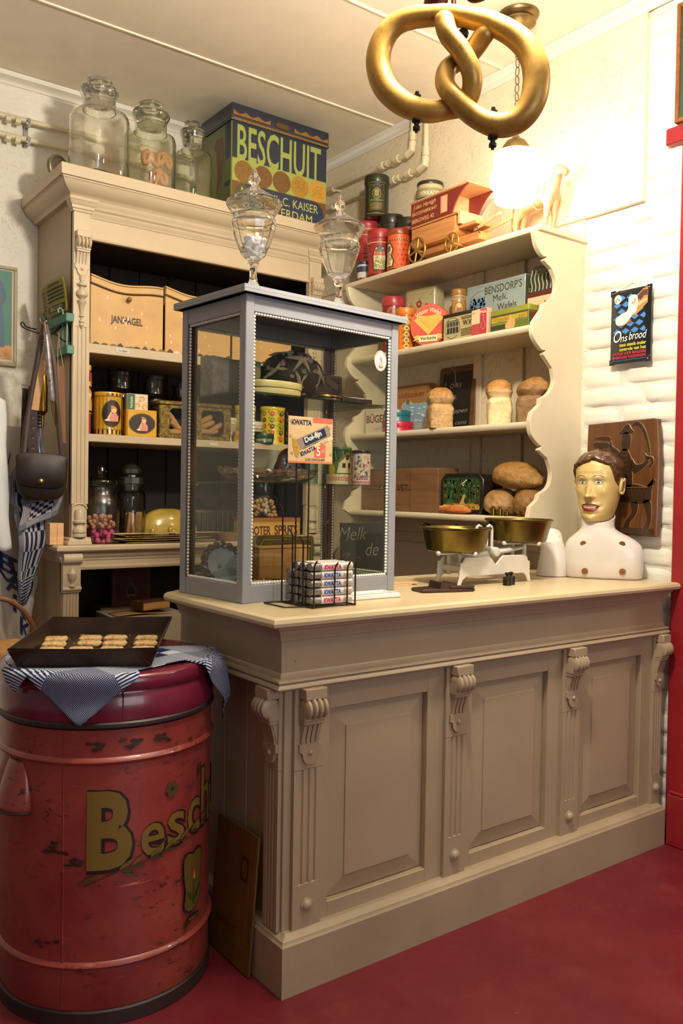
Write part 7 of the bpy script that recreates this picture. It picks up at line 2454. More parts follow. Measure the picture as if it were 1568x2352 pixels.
# ---------------------------------------------------------------- balance scale
m_enam = M('scale_enamel', 'cfc9bc', .3, var=.05, vs=14, chip='3a3028', chip_amt=.70, chip_s=38, coat=.3)
sc = thing('balance_scale', 'white enamelled counter balance with two brass pans', 'scale', (2.312, 2.212, 1.0302))
plate = [(-.195, 0), (-.180, 0), (-.168, .022), (-.150, .034), (.150, .034), (.166, .022), (.178, 0), (.193, 0), (.186, .03), (.186, .078), (.176, .080), (.170, .098), (.150, .103), (.04, .104), (.022, .094), (.0, .072), (-.022, .094), (-.04, .104), (-.155, .103), (-.172, .085), (-.180, .082), (-.184, .03)]
for y in (-.062, .054):
    mb = MB(); mb.prism(plate, y, y+.008, m_enam, mxz, .0025); mb.build('side_plate', sc)
for x in (-.165, .160):
    mb = MB(); mb.box(x, x+.008, -.054, .054, .05, .070, m_enam, .001); mb.build('cross_bar', sc)
mb = MB()
mb.tube([(-.16, -.03, .108), (-.08, -.03, .100), (0, -.03, .112), (.09, -.03, .118), (.175, -.03, .128)], [.007, .009, .013, .009, .007], m_enam, 10)
mb.build('beam', sc)
mb = MB(); mb.tube([(-.16, .03, .108), (-.08, .03, .100), (0, .03, .112), (.09, .03, .118), (.175, .03, .128)], [.007, .009, .013, .009, .007], m_enam, 10); mb.build('beam', sc)
mb = MB(); mb.lathe([(.004, -.068), (.016, -.066), (.018, -.058), (.018, .058), (.016, .066), (.004, .068)], m_enam, 18, TR((0, 0, .118), rx=PI/2)); mb.lathe([(.022, -.071), (.020, -.0735), (.010, -.074)], m_enam, 16, TR((0, 0, .122), rx=PI/2)); mb.build('hub', sc)
for x, s_ in ((-.030, 1), (.026, -1)):
    mb = MB(); mb.tube([(x-.014, .0, .13), (x-.014, .0, .195), (x-.010, 0, .208), (x, 0, .213), (x+.010, 0, .208), (x+.014, 0, .195), (x+.014, 0, .13)], .0055, m_enam, 8); mb.build('pointer_guard', sc)
m_brs = M('pan_brass', '80703a', .26, 1, var=.3, vs=9, bump=.12, bs=26)
for x, zb in ((-.150, .122), (.187, .150)):
    mb = MB()
    mb.tube([(x-.10, -.02, zb-.006), (x+.10, -.02, zb-.006)], .005, m_enam, 8)
    mb.tube([(x, -.10, zb-.006), (x, .10, zb-.006)], .005, m_enam, 8)
    pcr = mb.build('pan_carrier', sc)
    for dx, dy in ((-.10, -.02), (.10, -.02), (0, -.10), (0, .10)):
        mb = MB(); mb.sph(.009, m_enam, (x+dx, dy, zb-.004), 10, 8); mb.build('carrier_knob', pcr)
    for dy in (-.03, .03):
        mb = MB(); mb.box(x-.008, x+.008, dy-.006, dy+.006, .035 if x < 0 else .07, zb-.008, m_enam, .002); mb.build('stem', sc)
    mb = MB(); mb.lathe([(.001, zb), (.100, zb), (.106, zb+.004), (.112, zb+.03), (.124, zb+.078), (.130, zb+.081), (.1305, zb+.085), (.127, zb+.087), (.122, zb+.083), (.110, zb+.034), (.103, zb+.007), (.001, zb+.003)], m_brs, 44, c=(x, 0)); mb.build('brass_pan', sc, 40)

# ---------------------------------------------------------------- baker bust
bust = thing('baker_bust', 'painted plaster bust of a smiling baker in a white buttoned jacket', 'bust', (2.876, 2.096, 1.0302), _face(2.89, 2.106))
m_plas = M('plaster_white', 'd6cec6', .32, var=.04, vs=8, grime='a8967a', grime_amt=.68, coat=.3, bump=.06)
m_skin = M('plaster_skin', 'c8b070', .34, var=.04, vs=10, coat=.4, bump=.05)
m_hair = M('plaster_hair', '523620', .25, coat=.5, var=.25, stretch=(40, 40, 90), bump=.35)
def sq_ring(w, dd, z, cx=0, cy=0, e=3.2, n=40, tilt=0):
    o = []
    for i in range(n):
        a = 2*PI*i/n
        ca, sa = math.cos(a), math.sin(a)
        k = (abs(ca)**e+abs(sa)**e)**(-1/e)
        y = cy+dd*k*sa
        o.append(Vector((cx+w*k*ca, y, z+tilt*k*sa)))
    return o
mb = MB()
mb.loft([sq_ring(.142, .058, .002), sq_ring(.148, .064, .010), sq_ring(.152, .068, .06), sq_ring(.152, .070, .105, e=3), sq_ring(.146, .068, .135, -.003, e=2.8), sq_ring(.130, .066, .155, -.008, e=2.6), sq_ring(.105, .063, .172, -.014, e=2.4), sq_ring(.082, .060, .186, -.020, e=2.2), sq_ring(.068, .060, .198, -.024, .002, 2.1), sq_ring(.064, .062, .212, -.025, .006, 2, tilt=.008), sq_ring(.066, .064, .240, -.025, .010, 2, tilt=.022), sq_ring(.067, .065, .250, -.025, .012, 2, tilt=.026), sq_ring(.062, .060, .251, -.025, .012, 2, tilt=.026), sq_ring(.058, .056, .235, -.025, .010, 2, tilt=.02)], m_plas)
mb.build('jacket', bust, 60)
mb = MB(); mb.loft([sq_ring(.062, .055, .002, -.200, .0, 2.4), sq_ring(.064, .056, .010, -.200, .0, 2.4), sq_ring(.060, .054, .05, -.196, -.004, 2.3), sq_ring(.052, .048, .10, -.196, -.008, 2.2, tilt=.004), sq_ring(.043, .042, .145, -.202, -.010, 2, tilt=.014), sq_ring(.041, .041, .165, -.205, -.012, 2, tilt=.026), sq_ring(.038, .038, .167, -.205, -.012, 2, tilt=.026), sq_ring(.033, .033, .150, -.205, -.012, 2, tilt=.022)], m_plas); mb.build('sleeve', bust, 60)
m_but = M('button_brown', '7a4a20', .3, coat=.4)
for x, z in ((-.078, .139), (.068, .142), (-.070, .030), (.072, .034)):
    dd = -.070
    mb = MB(); mb.lathe([(.012, 0), (.0125, .002), (.011, .004), (.006, .005), (.001, .005)], m_but, 18, TR((x, dd+(.010 if z > .12 else .002), z), rx=PI/2+(.25 if z > .12 else 0))); mb.build('button', bust)

HH = .292
HT = [(0, .026, .058, .004), (.03, .044, .076, .034), (.10, .058, .083, .052), (.2, .069, .085, .066), (.3, .076, .086, .078), (.4, .080, .088, .088), (.5, .083, .089, .097), (.6, .085, .092, .104), (.7, .086, .093, .106), (.8, .082, .086, .100), (.9, .066, .066, .080), (.96, .046, .043, .054), (1.0, .010, .010, .012)]
def hp_(t):
    t = min(1, max(0, t))
    for a, b in zip(HT[:-1], HT[1:]):
        if t <= b[0]:
            k = (t-a[0])/(b[0]-a[0])
            return [a[j]+(b[j]-a[j])*k for j in (1, 2, 3)]
    return list(HT[-1][1:])
def gs(x, z, x0, z0, sx, sz):
    return math.exp(-((x-x0)/sx)**2-((z-z0)/sz)**2)
def feat(x, z):
    ax = abs(x)
    f = 0
    if z > .092:
        k = min(1, max(0, 1-(z-.104)/.066))
        nose = (.006+.026*k**1.1)*math.exp(-(x/(.0085+.005*k))**2)
        if z < .104:
            nose *= max(0, (z-.094)/.010)**.7 if z > .094 else 0
        if z > .170:
            nose *= max(0, 1-(z-.170)/.03)
        f += nose
    f += .010*gs(ax, z, .0145, .105, .0075, .0075)
    f += .0065*gs(ax, z, .034, .180, .026, .009)
    f -= .010*gs(ax, z, .033, .161, .019, .0105)
    f += .0075*gs(ax, z, .033, .160, .013, .0065)
    f += .006*gs(ax, z, .053, .126, .020, .018)
    f -= .004*gs(ax, z, .046, .085, .012, .022)
    f += .0065*gs(x, z, 0, .073, .028, .0055)+.0075*gs(x, z, 0, .050, .024, .006)
    f -= .003*gs(x, z, 0, .061, .028, .0045)
    f -= .0035*gs(ax, z, .042, .066, .006, .010)
    f -= .005*gs(x, z, 0, .036, .022, .006)
    f += .010*gs(x, z, 0, .018, .020, .014)
    return f
def yfront(x, z):
    w, fr, bk = hp_(z/HH)
    q = max(0, 1-(abs(x)/w)**2.3)
    return -(fr*q**(1/2.3)) - feat(x, z)*min(1, q*2.2)
hd = TR((-.025, .010, .222), rz=R(-23))
mb = MB()
rings = []
NR, NA = 110, 96
for j in range(NR+1):
    t_ = j/NR
    z = HH*(t_ if t_ < .9 else .9+.1*math.sin((t_-.9)/.1*PI/2))
    w, fr, bk = hp_(z/HH)
    ring = []
    for i in range(NA):
        a = 2*PI*i/NA
        x = w*math.sin(a)
        if math.cos(a) > 0:
            y = yfront(x, z)
        else:
            y = bk*max(0, 1-(abs(x)/w)**2.3)**(1/2.3)
        ring.append(Vector((x, y, z)))
    rings.append(ring)
mb.loft(rings, m_skin, True, True, hd)
mb.lathe([(.052, -.03), (.052, .04), (.05, .07)], m_skin, 24, hd @ TR((0, .018, 0)))
for s_ in (-1, 1):
    e = hd @ TR((s_*.088, .008, .148), rz=s_*.35, ry=s_*.10)
    mb.sph(1, m_skin, (0, 0, 0), 16, 12, (.009, .022, .034), e)
    mb.tube([(s_*.006, -.012, -.026), (s_*.010, .004, -.030), (s_*.013, .018, -.014), (s_*.013, .021, .010), (s_*.012, .012, .028), (s_*.010, -.004, .030), (s_*.008, -.014, .018)], [.005, .0055, .005, .0045, .0045, .0045, .003], m_skin, 8, False, e)
mb.build('head', bust, 60)
# hair: shell from the hairline to the crown
def hairline(a):
    d_ = abs((a+PI) % (2*PI)-PI)
    if d_ < .95:
        return .236+.010*math.cos(d_*3.3)-(.008 if a > PI else 0)
    if d_ < 1.25:
        return .236-.010-(d_-.95)/.30*.060
    if d_ < 1.50:
        return .166-(d_-1.25)/.25*.022
    if d_ < 1.75:
        return .144+(d_-1.5)/.25*.040
    return max(.060, .184-(d_-1.75)*.19)
mb = MB()
rings = []
NV = 26
for j in range(NV+1):
    v = j/NV
    ring = []
    for i in range(NA):
        a = 2*PI*i/NA
        h0 = hairline(a)
        z = h0+(HH-h0)*v
        w, fr, bk = hp_(z/HH)
        x = w*math.sin(a)
        y = yfront(x, z) if math.cos(a) > 0 else bk*max(0, 1-(abs(x)/w)**2.3)**(1/2.3)
        p = Vector((x, y, z))
        n_ = Vector((x/(w*w+1e-6), (y/(.1*.1)), (z-.15)/(.15*.15)*.55)).normalized()
        th = -.0015+.0105*min(1, v*5)+(.0065*max(0, math.cos(a))*min(1, v*3)*(1-v))
        th += .0016*math.sin(x*210+z*90+3*math.sin(z*60))*min(1, v*4)
        ring.append(p+n_*th)
    rings.append(ring)
mb.loft(rings, m_hair, True, True, hd); mb.build('hair', bust, 60)
d = Dec(.0005, .00014)
def mirror(fn):
    for s_ in (-1, 1):
        fn(s_)
def eye(s_):
    c = s_*.033
    d.poly([(c-.0155, .1605), (c-.009, .1665), (c, .1680), (c+.009, .1665), (c+.0155, .1600), (c+.008, .1555), (c, .1542), (c-.008, .1555)], 'd0ccc4')
    d.ell(c+.001, .1615, .0052, .0056, '2a2420', 16); d.ell(c-.0005, .1632, .0015, .0015, 'd8d4cc', 8)
    d.line([(c-.0165, .1602), (c-.009, .1672), (c, .1690), (c+.009, .1672), (c+.0165, .1598)], .0014, '3c2c18')
    d.line([(c-.012, .1545), (c, .1525), (c+.012, .1545)], .0008, '9a7c3c')
mirror(eye)
d.line([(-.056, .181), (-.044, .1885), (-.028, .1885), (-.016, .184)], .0032, '7a6030'); d.line([(.056, .181), (.044, .1885), (.028, .1885), (.016, .184)], .0032, '7a6030')
d.poly([(-.038, .068), (-.024, .0745), (-.008, .0785), (0, .0765), (.008, .0785), (.024, .0745), (.038, .068), (.030, .054), (.018, .0465), (0, .0440), (-.018, .0465), (-.030, .054)], '78201f')
d.poly([(-.030, .067), (-.012, .0705), (.012, .0705), (.030, .067), (.020, .0595), (0, .0575), (-.020, .0595)], 'cfc4b0')
for x in (-.014, -.005, .005, .014):
    d.line([(x, .0705), (x, .0585)], .0006, '8a7a64')
d.ell(-.0105, .0985, .0035, .0018, '6a4a20', 8); d.ell(.0105, .0985, .0035, .0018, '6a4a20', 8)
d.build('painted_face', bust, lambda a, b, h: hd @ Vector((a, yfront(a, b)-h, b)), .003, None, .003)
# ---------------------------------------------------------------- left wall: poster, coat, things hung from the cabinet side
po = thing('framed_poster', 'framed poster of a man in a blue suit with a cane', 'poster', (1.02, 4.305, 1.945))
m_pf2 = M('poster_frame', 'b0a080', .5, var=.08)
for x0, x1, z0, z1 in ((-.18, .18, 0, .016), (-.18, .18, .466, .482), (-.18, -.164, .016, .466), (.164, .18, .016, .466)):
    mb = MB(); mb.box(x0, x1, -.012, .006, z0, z1, m_pf2, .003); mb.build('frame_bar', po)
mb = MB(); mb.box(-.165, .165, -.004, .004, .014, .468, F('c0b49c', .5)); mb.build('print_sheet', po)
d = Dec()
d.rect(-.155, .022, .155, .46, '2f7560'); d.rect(-.155, .022, .155, .10, 'c88a44'); d.rect(-.155, .022, .155, .03, 'd8d0c0')
d.poly([(-.02, .46), (.07, .43), (.115, .40), (.13, .33), (.11, .29), (.12, .20), (.122, .09), (.07, .085), (.05, .20), (.02, .10), (-.05, .10), (-.06, .36)], '2c5674')
d.line([(.10, .385), (.122, .33), (.105, .295), (.05, .29)], .002, '1a3448'); d.line([(.06, .33), (.066, .338), (.074, .334), (.076, .322)], .006, 'd8b878'); d.line([(.04, .29), (.055, .20), (.068, .12)], .004, 'd8b060'); d.ell(.035, .30, .012, .016, 'd8c8b0', 10)
d.text('IZ', .005, .19, .04, '20242c', w=.06); d.text('E', .06, .048, .07, '1f2a44', w=.06, bold=.05); d.text('E', -.05, .048, .07, '1f2a44', w=.06, bold=.05); d.ell(.075, .046, .03, .010, '20201e', 14); d.line([(.045, .05), (.10, .044)], .005, 'd8d0c0'); d.rect(-.02, .095, .022, .13, 'd8b860')
d.build('print', po, pl((0, -.004, 0)))

# cloth helper
def cloth(name, fn, nu, nv, mat, parent=None, thick=.002):
    b = MB(); b.open = True
    b.grid(fn, nu, nv, mat, uv=True)
    return b.build(name, parent, 60, solid=thick)
m_coat = M('coat_cotton', 'd6d9da', .9, var=.04, vs=6, bump=.2, bs=160, spec=.15)
co = thing('white_coat', 'white cotton baker coat hanging on the wall at the far left', 'coat', (.925, 3.94, 1.0))
def coatf(u, v):
    w = .07+.09*v**.5+.02*v
    x = -.06+(u-.5)*2*w
    return Vector((x-.01, .05-.05*math.cos((u-.5)*PI)*(.5+.5*v)-.012*math.sin(u*17+v*3)*v, .83-v*.85))
cloth('coat_body', coatf, 40, 30, m_coat, co, .003)
def slv(u, v):
    a = u*2*PI
    r = .045+.008*v
    return Vector((.075+.02*v+r*math.cos(a)*.9+.004*math.sin(v*14), -.035+r*math.sin(a), .74-.66*v+.005*math.sin(a*3+v*9)))
cloth('coat_sleeve', slv, 24, 30, m_coat, co, .002)

m_hook = M('hook_wire', '1c1916', .4, .7)
m_grn2 = wood('green_paint_wood', '4a7a68', '5a8a78', .6, (4, 40, 40), .25)
gh = thing('paper_holder', 'green wooden wall holder with wire loops on the cabinet side', 'paper holder', (1.286, 3.95, 2.0))
mb = MB(); mb.box(1.262, 1.298, 3.765, 4.125, 2.098, 2.135, m_grn2, .002); mb.build('top_bar', gh, world=True)
mb = MB(); mb.box(1.266, 1.298, 3.762, 4.06, 1.955, 1.992, m_grn2, .002); mb.build('bottom_bar', gh, world=True)
m_gw = M('green_wire', '6fb09a', .4, var=.05)
for y in (3.80, 3.86, 4.02):
    mb = MB(); mb.tube([(1.278, y, 2.10), (1.278, y, 1.99)], .0035, m_gw, 7); mb.build('wire', gh, world=True)
for y in (3.83, 4.09):
    mb = MB(); mb.tube([(1.27, y, 2.133), (1.268, y, 2.155), (1.255, y, 2.165), (1.246, y, 2.155), (1.250, y, 2.142)], .0032, m_gw, 7); mb.build('wire_loop', gh, world=True)
yc = thing('bread_card', 'curled yellow printed card above the green wooden holder', 'card', (1.285, 3.965, 2.152), RZ)
m_ycd = F('8c8020', .5)
cw = lambda a, b: Vector((a, -.006-.035*(b/.15)**2*.6-.03*(1-(a/.17)**2)*.4, b))
mb = MB(); mb.open = True; mb.grid(lambda u, v: cw((u-.5)*.33, v*.15), 20, 10, m_ycd); mb.build('card', yc, 60, solid=.0012)
d = Dec(.0011)
d.rect(-.06, .012, .150, .042, '1c1a10'); d.text('BROOD', .045, .018, .019, 'b0a43c', w=.15, bold=.03)
d.lines(-.05, .145, .06, .125, 4, '2a2612', seed=7); d.lines(-.155, -.085, .02, .13, 7, '3a3418', seed=9); d.line([(-.075, .01), (-.075, .14)], .001, '4a441c'); d.text('GOED GEBAKKEN', .045, .128, .010, '2a2612', w=.14, bold=.01)
d.build('print', yc, lambda a, b, h: cw(a, b)+Vector((0, -h, 0)), .012, None, .02)
hk = thing('wire_hooks', 'black wire coat hooks projecting from the cabinet side', 'hook', (1.298, 3.92, 2.09))
for pts in ([(1.296, 3.93, 2.10), (1.24, 3.93, 2.055), (1.16, 3.925, 2.062), (1.118, 3.92, 2.075), (1.112, 3.92, 2.092), (1.122, 3.92, 2.094), (1.135, 3.922, 2.078), (1.18, 3.925, 2.072)],
            [(1.296, 3.86, 2.10), (1.25, 3.862, 2.085), (1.20, 3.865, 2.10), (1.185, 3.866, 2.12), (1.192, 3.867, 2.135), (1.204, 3.867, 2.12), (1.215, 3.867, 2.105)],
            [(1.296, 3.82, 2.085), (1.295, 3.82, 2.02), (1.27, 3.825, 2.02), (1.245, 3.83, 2.04), (1.215, 3.84, 2.05), (1.19, 3.85, 2.055)],
            [(1.296, 3.93, 2.10), (1.297, 3.86, 2.10), (1.297, 3.82, 2.085)]):
    mb = MB(); mb.tube(crom(pts, 4), .0034, m_hook, 7); mb.build('hook_wire', hk, world=True)

m_leath = M('bag_leather', '20140e', .5, var=.25, vs=18, bump=.15, bs=160)
m_leath2 = M('strap_leather', '38231a', .5, var=.2, vs=20, bump=.12)
m_string = MATS['string']
bag = thing('leather_bag', 'dark leather shoulder bag with a brass stud hanging by its strap', 'bag', (1.172, 3.805, 1.30), R(-14))
BGp = [(-.095, .200), (-.105, .16), (-.106, .08), (-.092, .03), (-.05, .004), (.04, 0), (.085, .02), (.104, .07), (.108, .15), (.098, .190), (.0, .205)]
bo_ = [(q.x, q.y) for q in crom([Vector((a, b, 0)) for a, b in BGp], 4, True)]
mb = MB(); mb.prism(bo_, -.028, .028, m_leath, mxz, .010); mb.build('body', bag, 50)
FL = [(-.098, .202), (-.108, .16), (-.108, .095), (-.095, .072), (-.05, .058), (.04, .052), (.085, .064), (.100, .09), (.104, .15), (.098, .195), (.0, .209)]
fo = [(q.x, q.y) for q in crom([Vector((a, b, 0)) for a, b in FL], 4, True)]
mb = MB(); mb.prism(fo, -.036, -.029, m_leath, mxz, .003); mb.build('flap', bag, 50)
mb = MB(); mb.lathe([(.0125, 0), (.013, .002), (.010, .004), (.004, .0045), (.001, .006)], M('stud_brass', '7a6a44', .3, .9), 18, TR((-.005, -.036, .082), rx=PI/2)); mb.build('stud', bag)
mb = MB()
for y in (-.012, .012):
    mb.tube([(.092, y, .19), (.109, y, .13), (.106, y, .07), (.088, y, .022)], .0028, M('seam_tan', '6a4428', .6), 6)
mb.build('gusset_seam', bag)
for pts in ([(-.075, .0, .195), (-.055, .01, .40), (-.02, .0, .62), (.005, -.01, .77)], [(.085, .0, .19), (.062, -.01, .42), (.045, -.01, .62), (.012, -.008, .775)]):
    mb = MB(); mb.tube(crom([Vector(p) for p in pts], 5), .011, m_leath2, 8, False, None, (.25, 1)); mb.build('strap', bag)
def hang(name, label, cat, loc, rz=0):
    return thing(name, label, cat, loc, rz)
t = hang('wood_block', 'pale wooden block with a string, hanging left of the metal whisk', 'wooden block', (1.158, 3.868, 1.70), -.5)
mb = MB(); mb.box(-.020, .020, -.020, .020, 0, .225, m_woodl, .002, TR(ry=.12)); mb.build('block', t)
mb = MB(); mb.tube([(.027, 0, .222), (.034, .01, .30), (.030, .02, .37)], .0016, m_string, 6); mb.build('string', t)
t = hang('wood_batten', 'flat reddish wooden batten on a string at the right of the hung tools', 'wooden batten', (1.262, 3.80, 1.555), -.4)
mb = MB(); mb.box(-.016, .016, -.006, .006, 0, .345, wood('batten_wood', '7a5238', '8a6244', .6, (40, 40, 4), .1), .001, TR(ry=-.03)); mb.build('batten', t)
mb = MB(); mb.tube([(-.022, 0, .345), (-.024, .0, .42), (-.02, .01, .50)], .0016, m_string, 6); mb.tube([(.0, 0, .345), (-.018, .0, .45), (-.02, .01, .50)], .0016, m_string, 6); mb.build('string', t)
t = hang('wire_whisk', 'slim speckled metal tube with wire cage hanging in the middle', 'kitchen tool', (1.213, 3.762, 1.63), 0)
mb = MB(); mb.lathe([(.004, .10), (.012, .11), (.0135, .13), (.0135, .37), (.010, .385), (.012, .40), (.005, .41)], M('speckled_tin', '8f8a88', .35, .4, var=.3, vs=50, chip='5a2a2c', chip_amt=.62, chip_s=60), 14, TR(ry=-.10)); mb.build('tube', t)
mb = MB()
for a in range(3):
    x, y = .009*math.cos(a*2.1), .009*math.sin(a*2.1)
    mbk = MB(); mbk.tube([(x-.008, y, .12), (x*1.5, y*1.5, .06), (x*.6+.010, y*.6, .0), (.012, 0, -.01)], .0018, m_brass, 6); mbk.build('wire', t)
mb = MB(); mb.tube([(-.04, 0, .405), (-.043, .01, .45), (-.03, .02, .46)], .0025, m_string, 6); mb.build('string', t)
t = hang('brass_funnel', 'small brass funnel hanging behind the pale wooden block', 'funnel', (1.195, 3.870, 1.66), 0)
mb = MB(); mb.lathe([(.006, -.03), (.007, .02), (.022, .04), (.022, .12), (.018, .20)], m_brass, 16); mb.build('funnel', t)
t = hang('holed_stick', 'dark wooden strip with round holes hanging above the bag', 'wooden strip', (1.150, 3.862, 1.505), -.3)
mb = MB(); mb.box(-.02, .02, -.006, .006, 0, .30, dkm, .002); mb.build('strip', t)
d = Dec(); 
for z in (.03, .075, .12, .165):
    d.ell(0, z, .011, .013, '120a08', 14); d.ell(.002, z-.005, .007, .005, '5a4030', 10)  # flat ellipses: shade inside the holes and lighter lower wall put in as colour
d.build('painted_hole', t, pl((0, -.006, 0)))
t = hang('buckled_belt', 'dark leather belt with a steel buckle hanging left of the tools', 'belt', (1.118, 3.90, 1.50), 0)
mb = MB(); mb.box(-.013, .013, -.003, .003, .0, .30, m_leath2, .001, TR(ry=.03)); mb.build('strap', t)
mb = MB(); mb.tube([(-.008, -.005, .296), (.022, -.005, .296), (.022, -.005, .312), (-.008, -.005, .312)], .0022, m_steel, 6, True); mb.build('buckle', t)

# blue checked kitchen towel hanging behind and below the bag
m_tow = checks('towel_blue_check', '1f2a52', 'b4aca8', 'b8b4b4', 11, stripe=(60, .36))
m_tow2 = checks('towel_blue_check2', '1f2a52', 'b4aca8', 'b8b4b4', 9, stripe=(48, .30))
ht = thing('hanging_towel', 'blue and white checked kitchen towel hanging behind the leather bag', 'towel', (1.166, 3.92, .78))
def tw(u, v):
    w = .032+.070*min(1, max(0, (v-.22)/.18)) if v < .52 else max(.012, .072*(1-(v-.52)/.48)**.7+.010)
    cx = .012-.015*v+(-.03*(v-.52)/.48 if v > .52 else 0)
    x = cx+(u-.5)*2*w+.010*math.sin(v*11)*(1-abs(u-.5))
    y = .020*math.sin(u*9+v*4)*(.4+v*.6)+(-.04*math.exp(-((v-.68)/.08)**2))
    z = .98-v*.93+.045*(u-.5)*(v > .55)*(v-.55)*3-.02*math.sin(u*PI)*v
    return Vector((x, y, z))
cloth('towel_cloth', tw, 36, 70, m_tow, ht, .0025)
hl = thing('hanging_towel', 'fold of a checked towel with striped hem hanging right under the bag', 'towel', (1.185, 3.868, 1.16))
def tw2(u, v):
    x = -.09+.18*u+.01*math.sin(v*5)
    return Vector((x, -.012*math.sin(u*8+1)-.01*v, .16-.13*v*(1-.25*(u-.5))+.05*(u-.35)))
cloth('towel_cloth', tw2, 30, 18, m_tow2, hl, .0025)
# big printed tea towel
m_cot = M('printed_cotton', 'c8c0b2', .9, var=.04, vs=8, bump=.2, bs=200, spec=.15)
tt_ = thing('printed_tea_towel', 'large off white tea towel with blue baker drawing and letters', 'tea towel', (1.065, 4.10, .62))
def tea(u, v):
    w = .05+.13*min(1, v*1.4) if v < .7 else .18-.11*(v-.7)/.3
    cx = .06-.10*min(1, v*1.3)+(.10*(v-.55)/.45 if v > .55 else 0)
    return Vector((cx+(u-.5)*2*w, .030*math.sin(u*11+v*2)*v-.04*v, 1.02-v*1.03))
cloth('cloth', tea, 40, 50, m_cot, tt_, .002)
d = Dec(.004)
nb = '1b2550'
def sline(pts, w):
    d.line([(q.x, q.y) for q in crom([Vector((a, b, 0)) for a, b in pts], 5)], w, nb)
for pts, w in (([(.25, .30), (.35, .40), (.30, .50), (.45, .55), (.7, .52)], .02), ([(.15, .36), (.3, .34), (.42, .30), (.38, .40), (.5, .42)], .025), ([(.2, .60), (.4, .62), (.55, .58), (.8, .62)], .018), ([(.3, .66), (.5, .64), (.62, .70), (.75, .66)], .018), ([(.7, .60), (.72, .72), (.80, .80), (.90, .74), (.86, .64)], .022), ([(.55, .12), (.5, .2), (.62, .26), (.5, .3)], .03), ([(.12, .50), (.18, .56), (.3, .52)], .02), ([(.40, .70), (.36, .76), (.46, .80)], .018), ([(.10, .42), (.2, .44), (.16, .50)], .02), ([(.14, .30), (.24, .34), (.12, .36)], .02)):
    sline(pts, w)
d.build('printed_drawing', tt_, lambda a, b, h: tea(a, b)+Vector((0, -h-.001, 0)), .010, None, .010)
d = Dec(.004)
for i, ch in enumerate('BAKK'):
    d.text(ch, .62+.07*i, -.66-.10*i, .078, nb, w=.21, rot=-.25, bold=.02)
d.build('printed_letters', tt_, lambda a, b, h: tea(a, -b)+Vector((0, -h-.001, 0)), .008, None, .008)
wk = thing('wood_cube', 'small upright pine block on the left end of the cabinet worktop', 'wooden block', (1.246, 3.85, ZK))
mb = MB(); mb.box(-.033, .0, -.036, .036, 0, .098, m_woodl, .0015); mb.build('half_block', wk)
mb = MB(); mb.box(.0006, .030, -.036, .036, 0, .098, m_woodl, .0015); mb.build('half_block', wk)

# wicker basket with bread behind the barrel
m_wick = wood('wicker', '5a341a', '7c4c24', .5, (30, 30, 30), .2)
ba = thing('wicker_basket', 'wicker basket with an arched handle behind the red barrel', 'basket', (.80, 3.02, .56))
for k in range(9):
    mb = MB(); mb.tube([((.13+.004*k+.004*math.sin(14*a+k*PI))*math.cos(a), (.11+.004*k+.004*math.sin(14*a+k*PI))*math.sin(a), .012+.022*k) for a in [2*PI*i/84 for i in range(84)]], .010, m_wick, 7, True); mb.build('woven_band', ba)
mb = MB(); mb.cyl(.122, 0, .13, m_wick, 28); mb.build('bottom', ba)
mb = MB(); mb.tube([(-.02+.155*math.cos(a), .0, .16+.255*math.sin(a)) for a in [PI*i/24 for i in range(25)]], .009, m_wick, 9); mb.build('handle', ba)
for a in (.5, 1.2, 1.9):
    mb = MB(); mb.tube([(-.02+.155*math.cos(a+q_), 0, .16+.255*math.sin(a+q_)) for q_ in (-.03, .03)], .0125, m_wick, 9); mb.build('handle_binding', ba)
bl_ = round_loaf('brown round loaf lying in the wicker basket', .11, .095, .075, (.80, 3.015, .712), .4, b_brown2, 55)
nk = thing('napkin', 'pale blue napkin under the loaf in the basket', 'napkin', (.80, 3.02, .692))
cloth('cloth', lambda u, v: Vector(((u-.5)*.20, (v-.5)*.17, .010+.004*math.sin(u*9)*math.sin(v*7))), 20, 20, M('napkin_cotton', '8a90a8', .9, var=.06, bump=.2, spec=.15), nk, .002)
sd = thing('wooden_stand', 'plain dark wooden stand carrying the wicker basket', 'stand', (.80, 3.02, 0))
mb = MB(); mb.box(-.18, .18, -.16, .16, .535, .559, dkm, .003); mb.build('stand_top', sd)
for x in (-.16, .13):
    for y in (-.14, .11):
        mb = MB(); mb.box(x, x+.03, y, y+.03, 0, .5345, dkm, .002); mb.build('leg', sd)

# ---------------------------------------------------------------- the red barrel
t = NT('barrel_red')
n1 = t.ramp(t.noise(3.2, 5, .65), .35, .68)
c1 = t.mix(n1, lin('78292a'), lin('924032'))
sp = t.noise((26, 26, 60), 5, .7)
c1 = t.mix(t.math('MULTIPLY', t.ramp(sp, .58, .64), t.ramp(t.noise(5, 3), .42, .62)), c1, lin('35201a'))
c1 = t.mix(t.ramp(t.noise(7, 6, .75), .655, .70), c1, lin('46261c'))
c1 = t.mix(t.ramp(t.noise((9, 9, 130), 4, .7, 1.2), .68, .71), c1, lin('b06a5a'))
t.l(c1, t.b.inputs['Base Color'])
t.l(t.ramp(t.noise(12, 4), .3, .7, .26, .46), t.b.inputs['Roughness'])
t.b.inputs['Coat Weight'].default_value = .25
t.bump(t.noise(14, 5, .6), .25, .004)
m_bar = t.m
m_blid = M('barrel_lid', '6a1c30', .26, var=.18, vs=8, grime='2a1216', grime_amt=.56, bump=.12, bs=20, coat=.3)
m_bbase = M('barrel_base', '2a1c1a', .5, var=.2, vs=12)
BX, BY, BR = .902, 2.303, .287
ba_ = thing('barrel', 'tall red metal rusk barrel with gold lettering and a dark red lid', 'barrel', (BX, BY, 0))
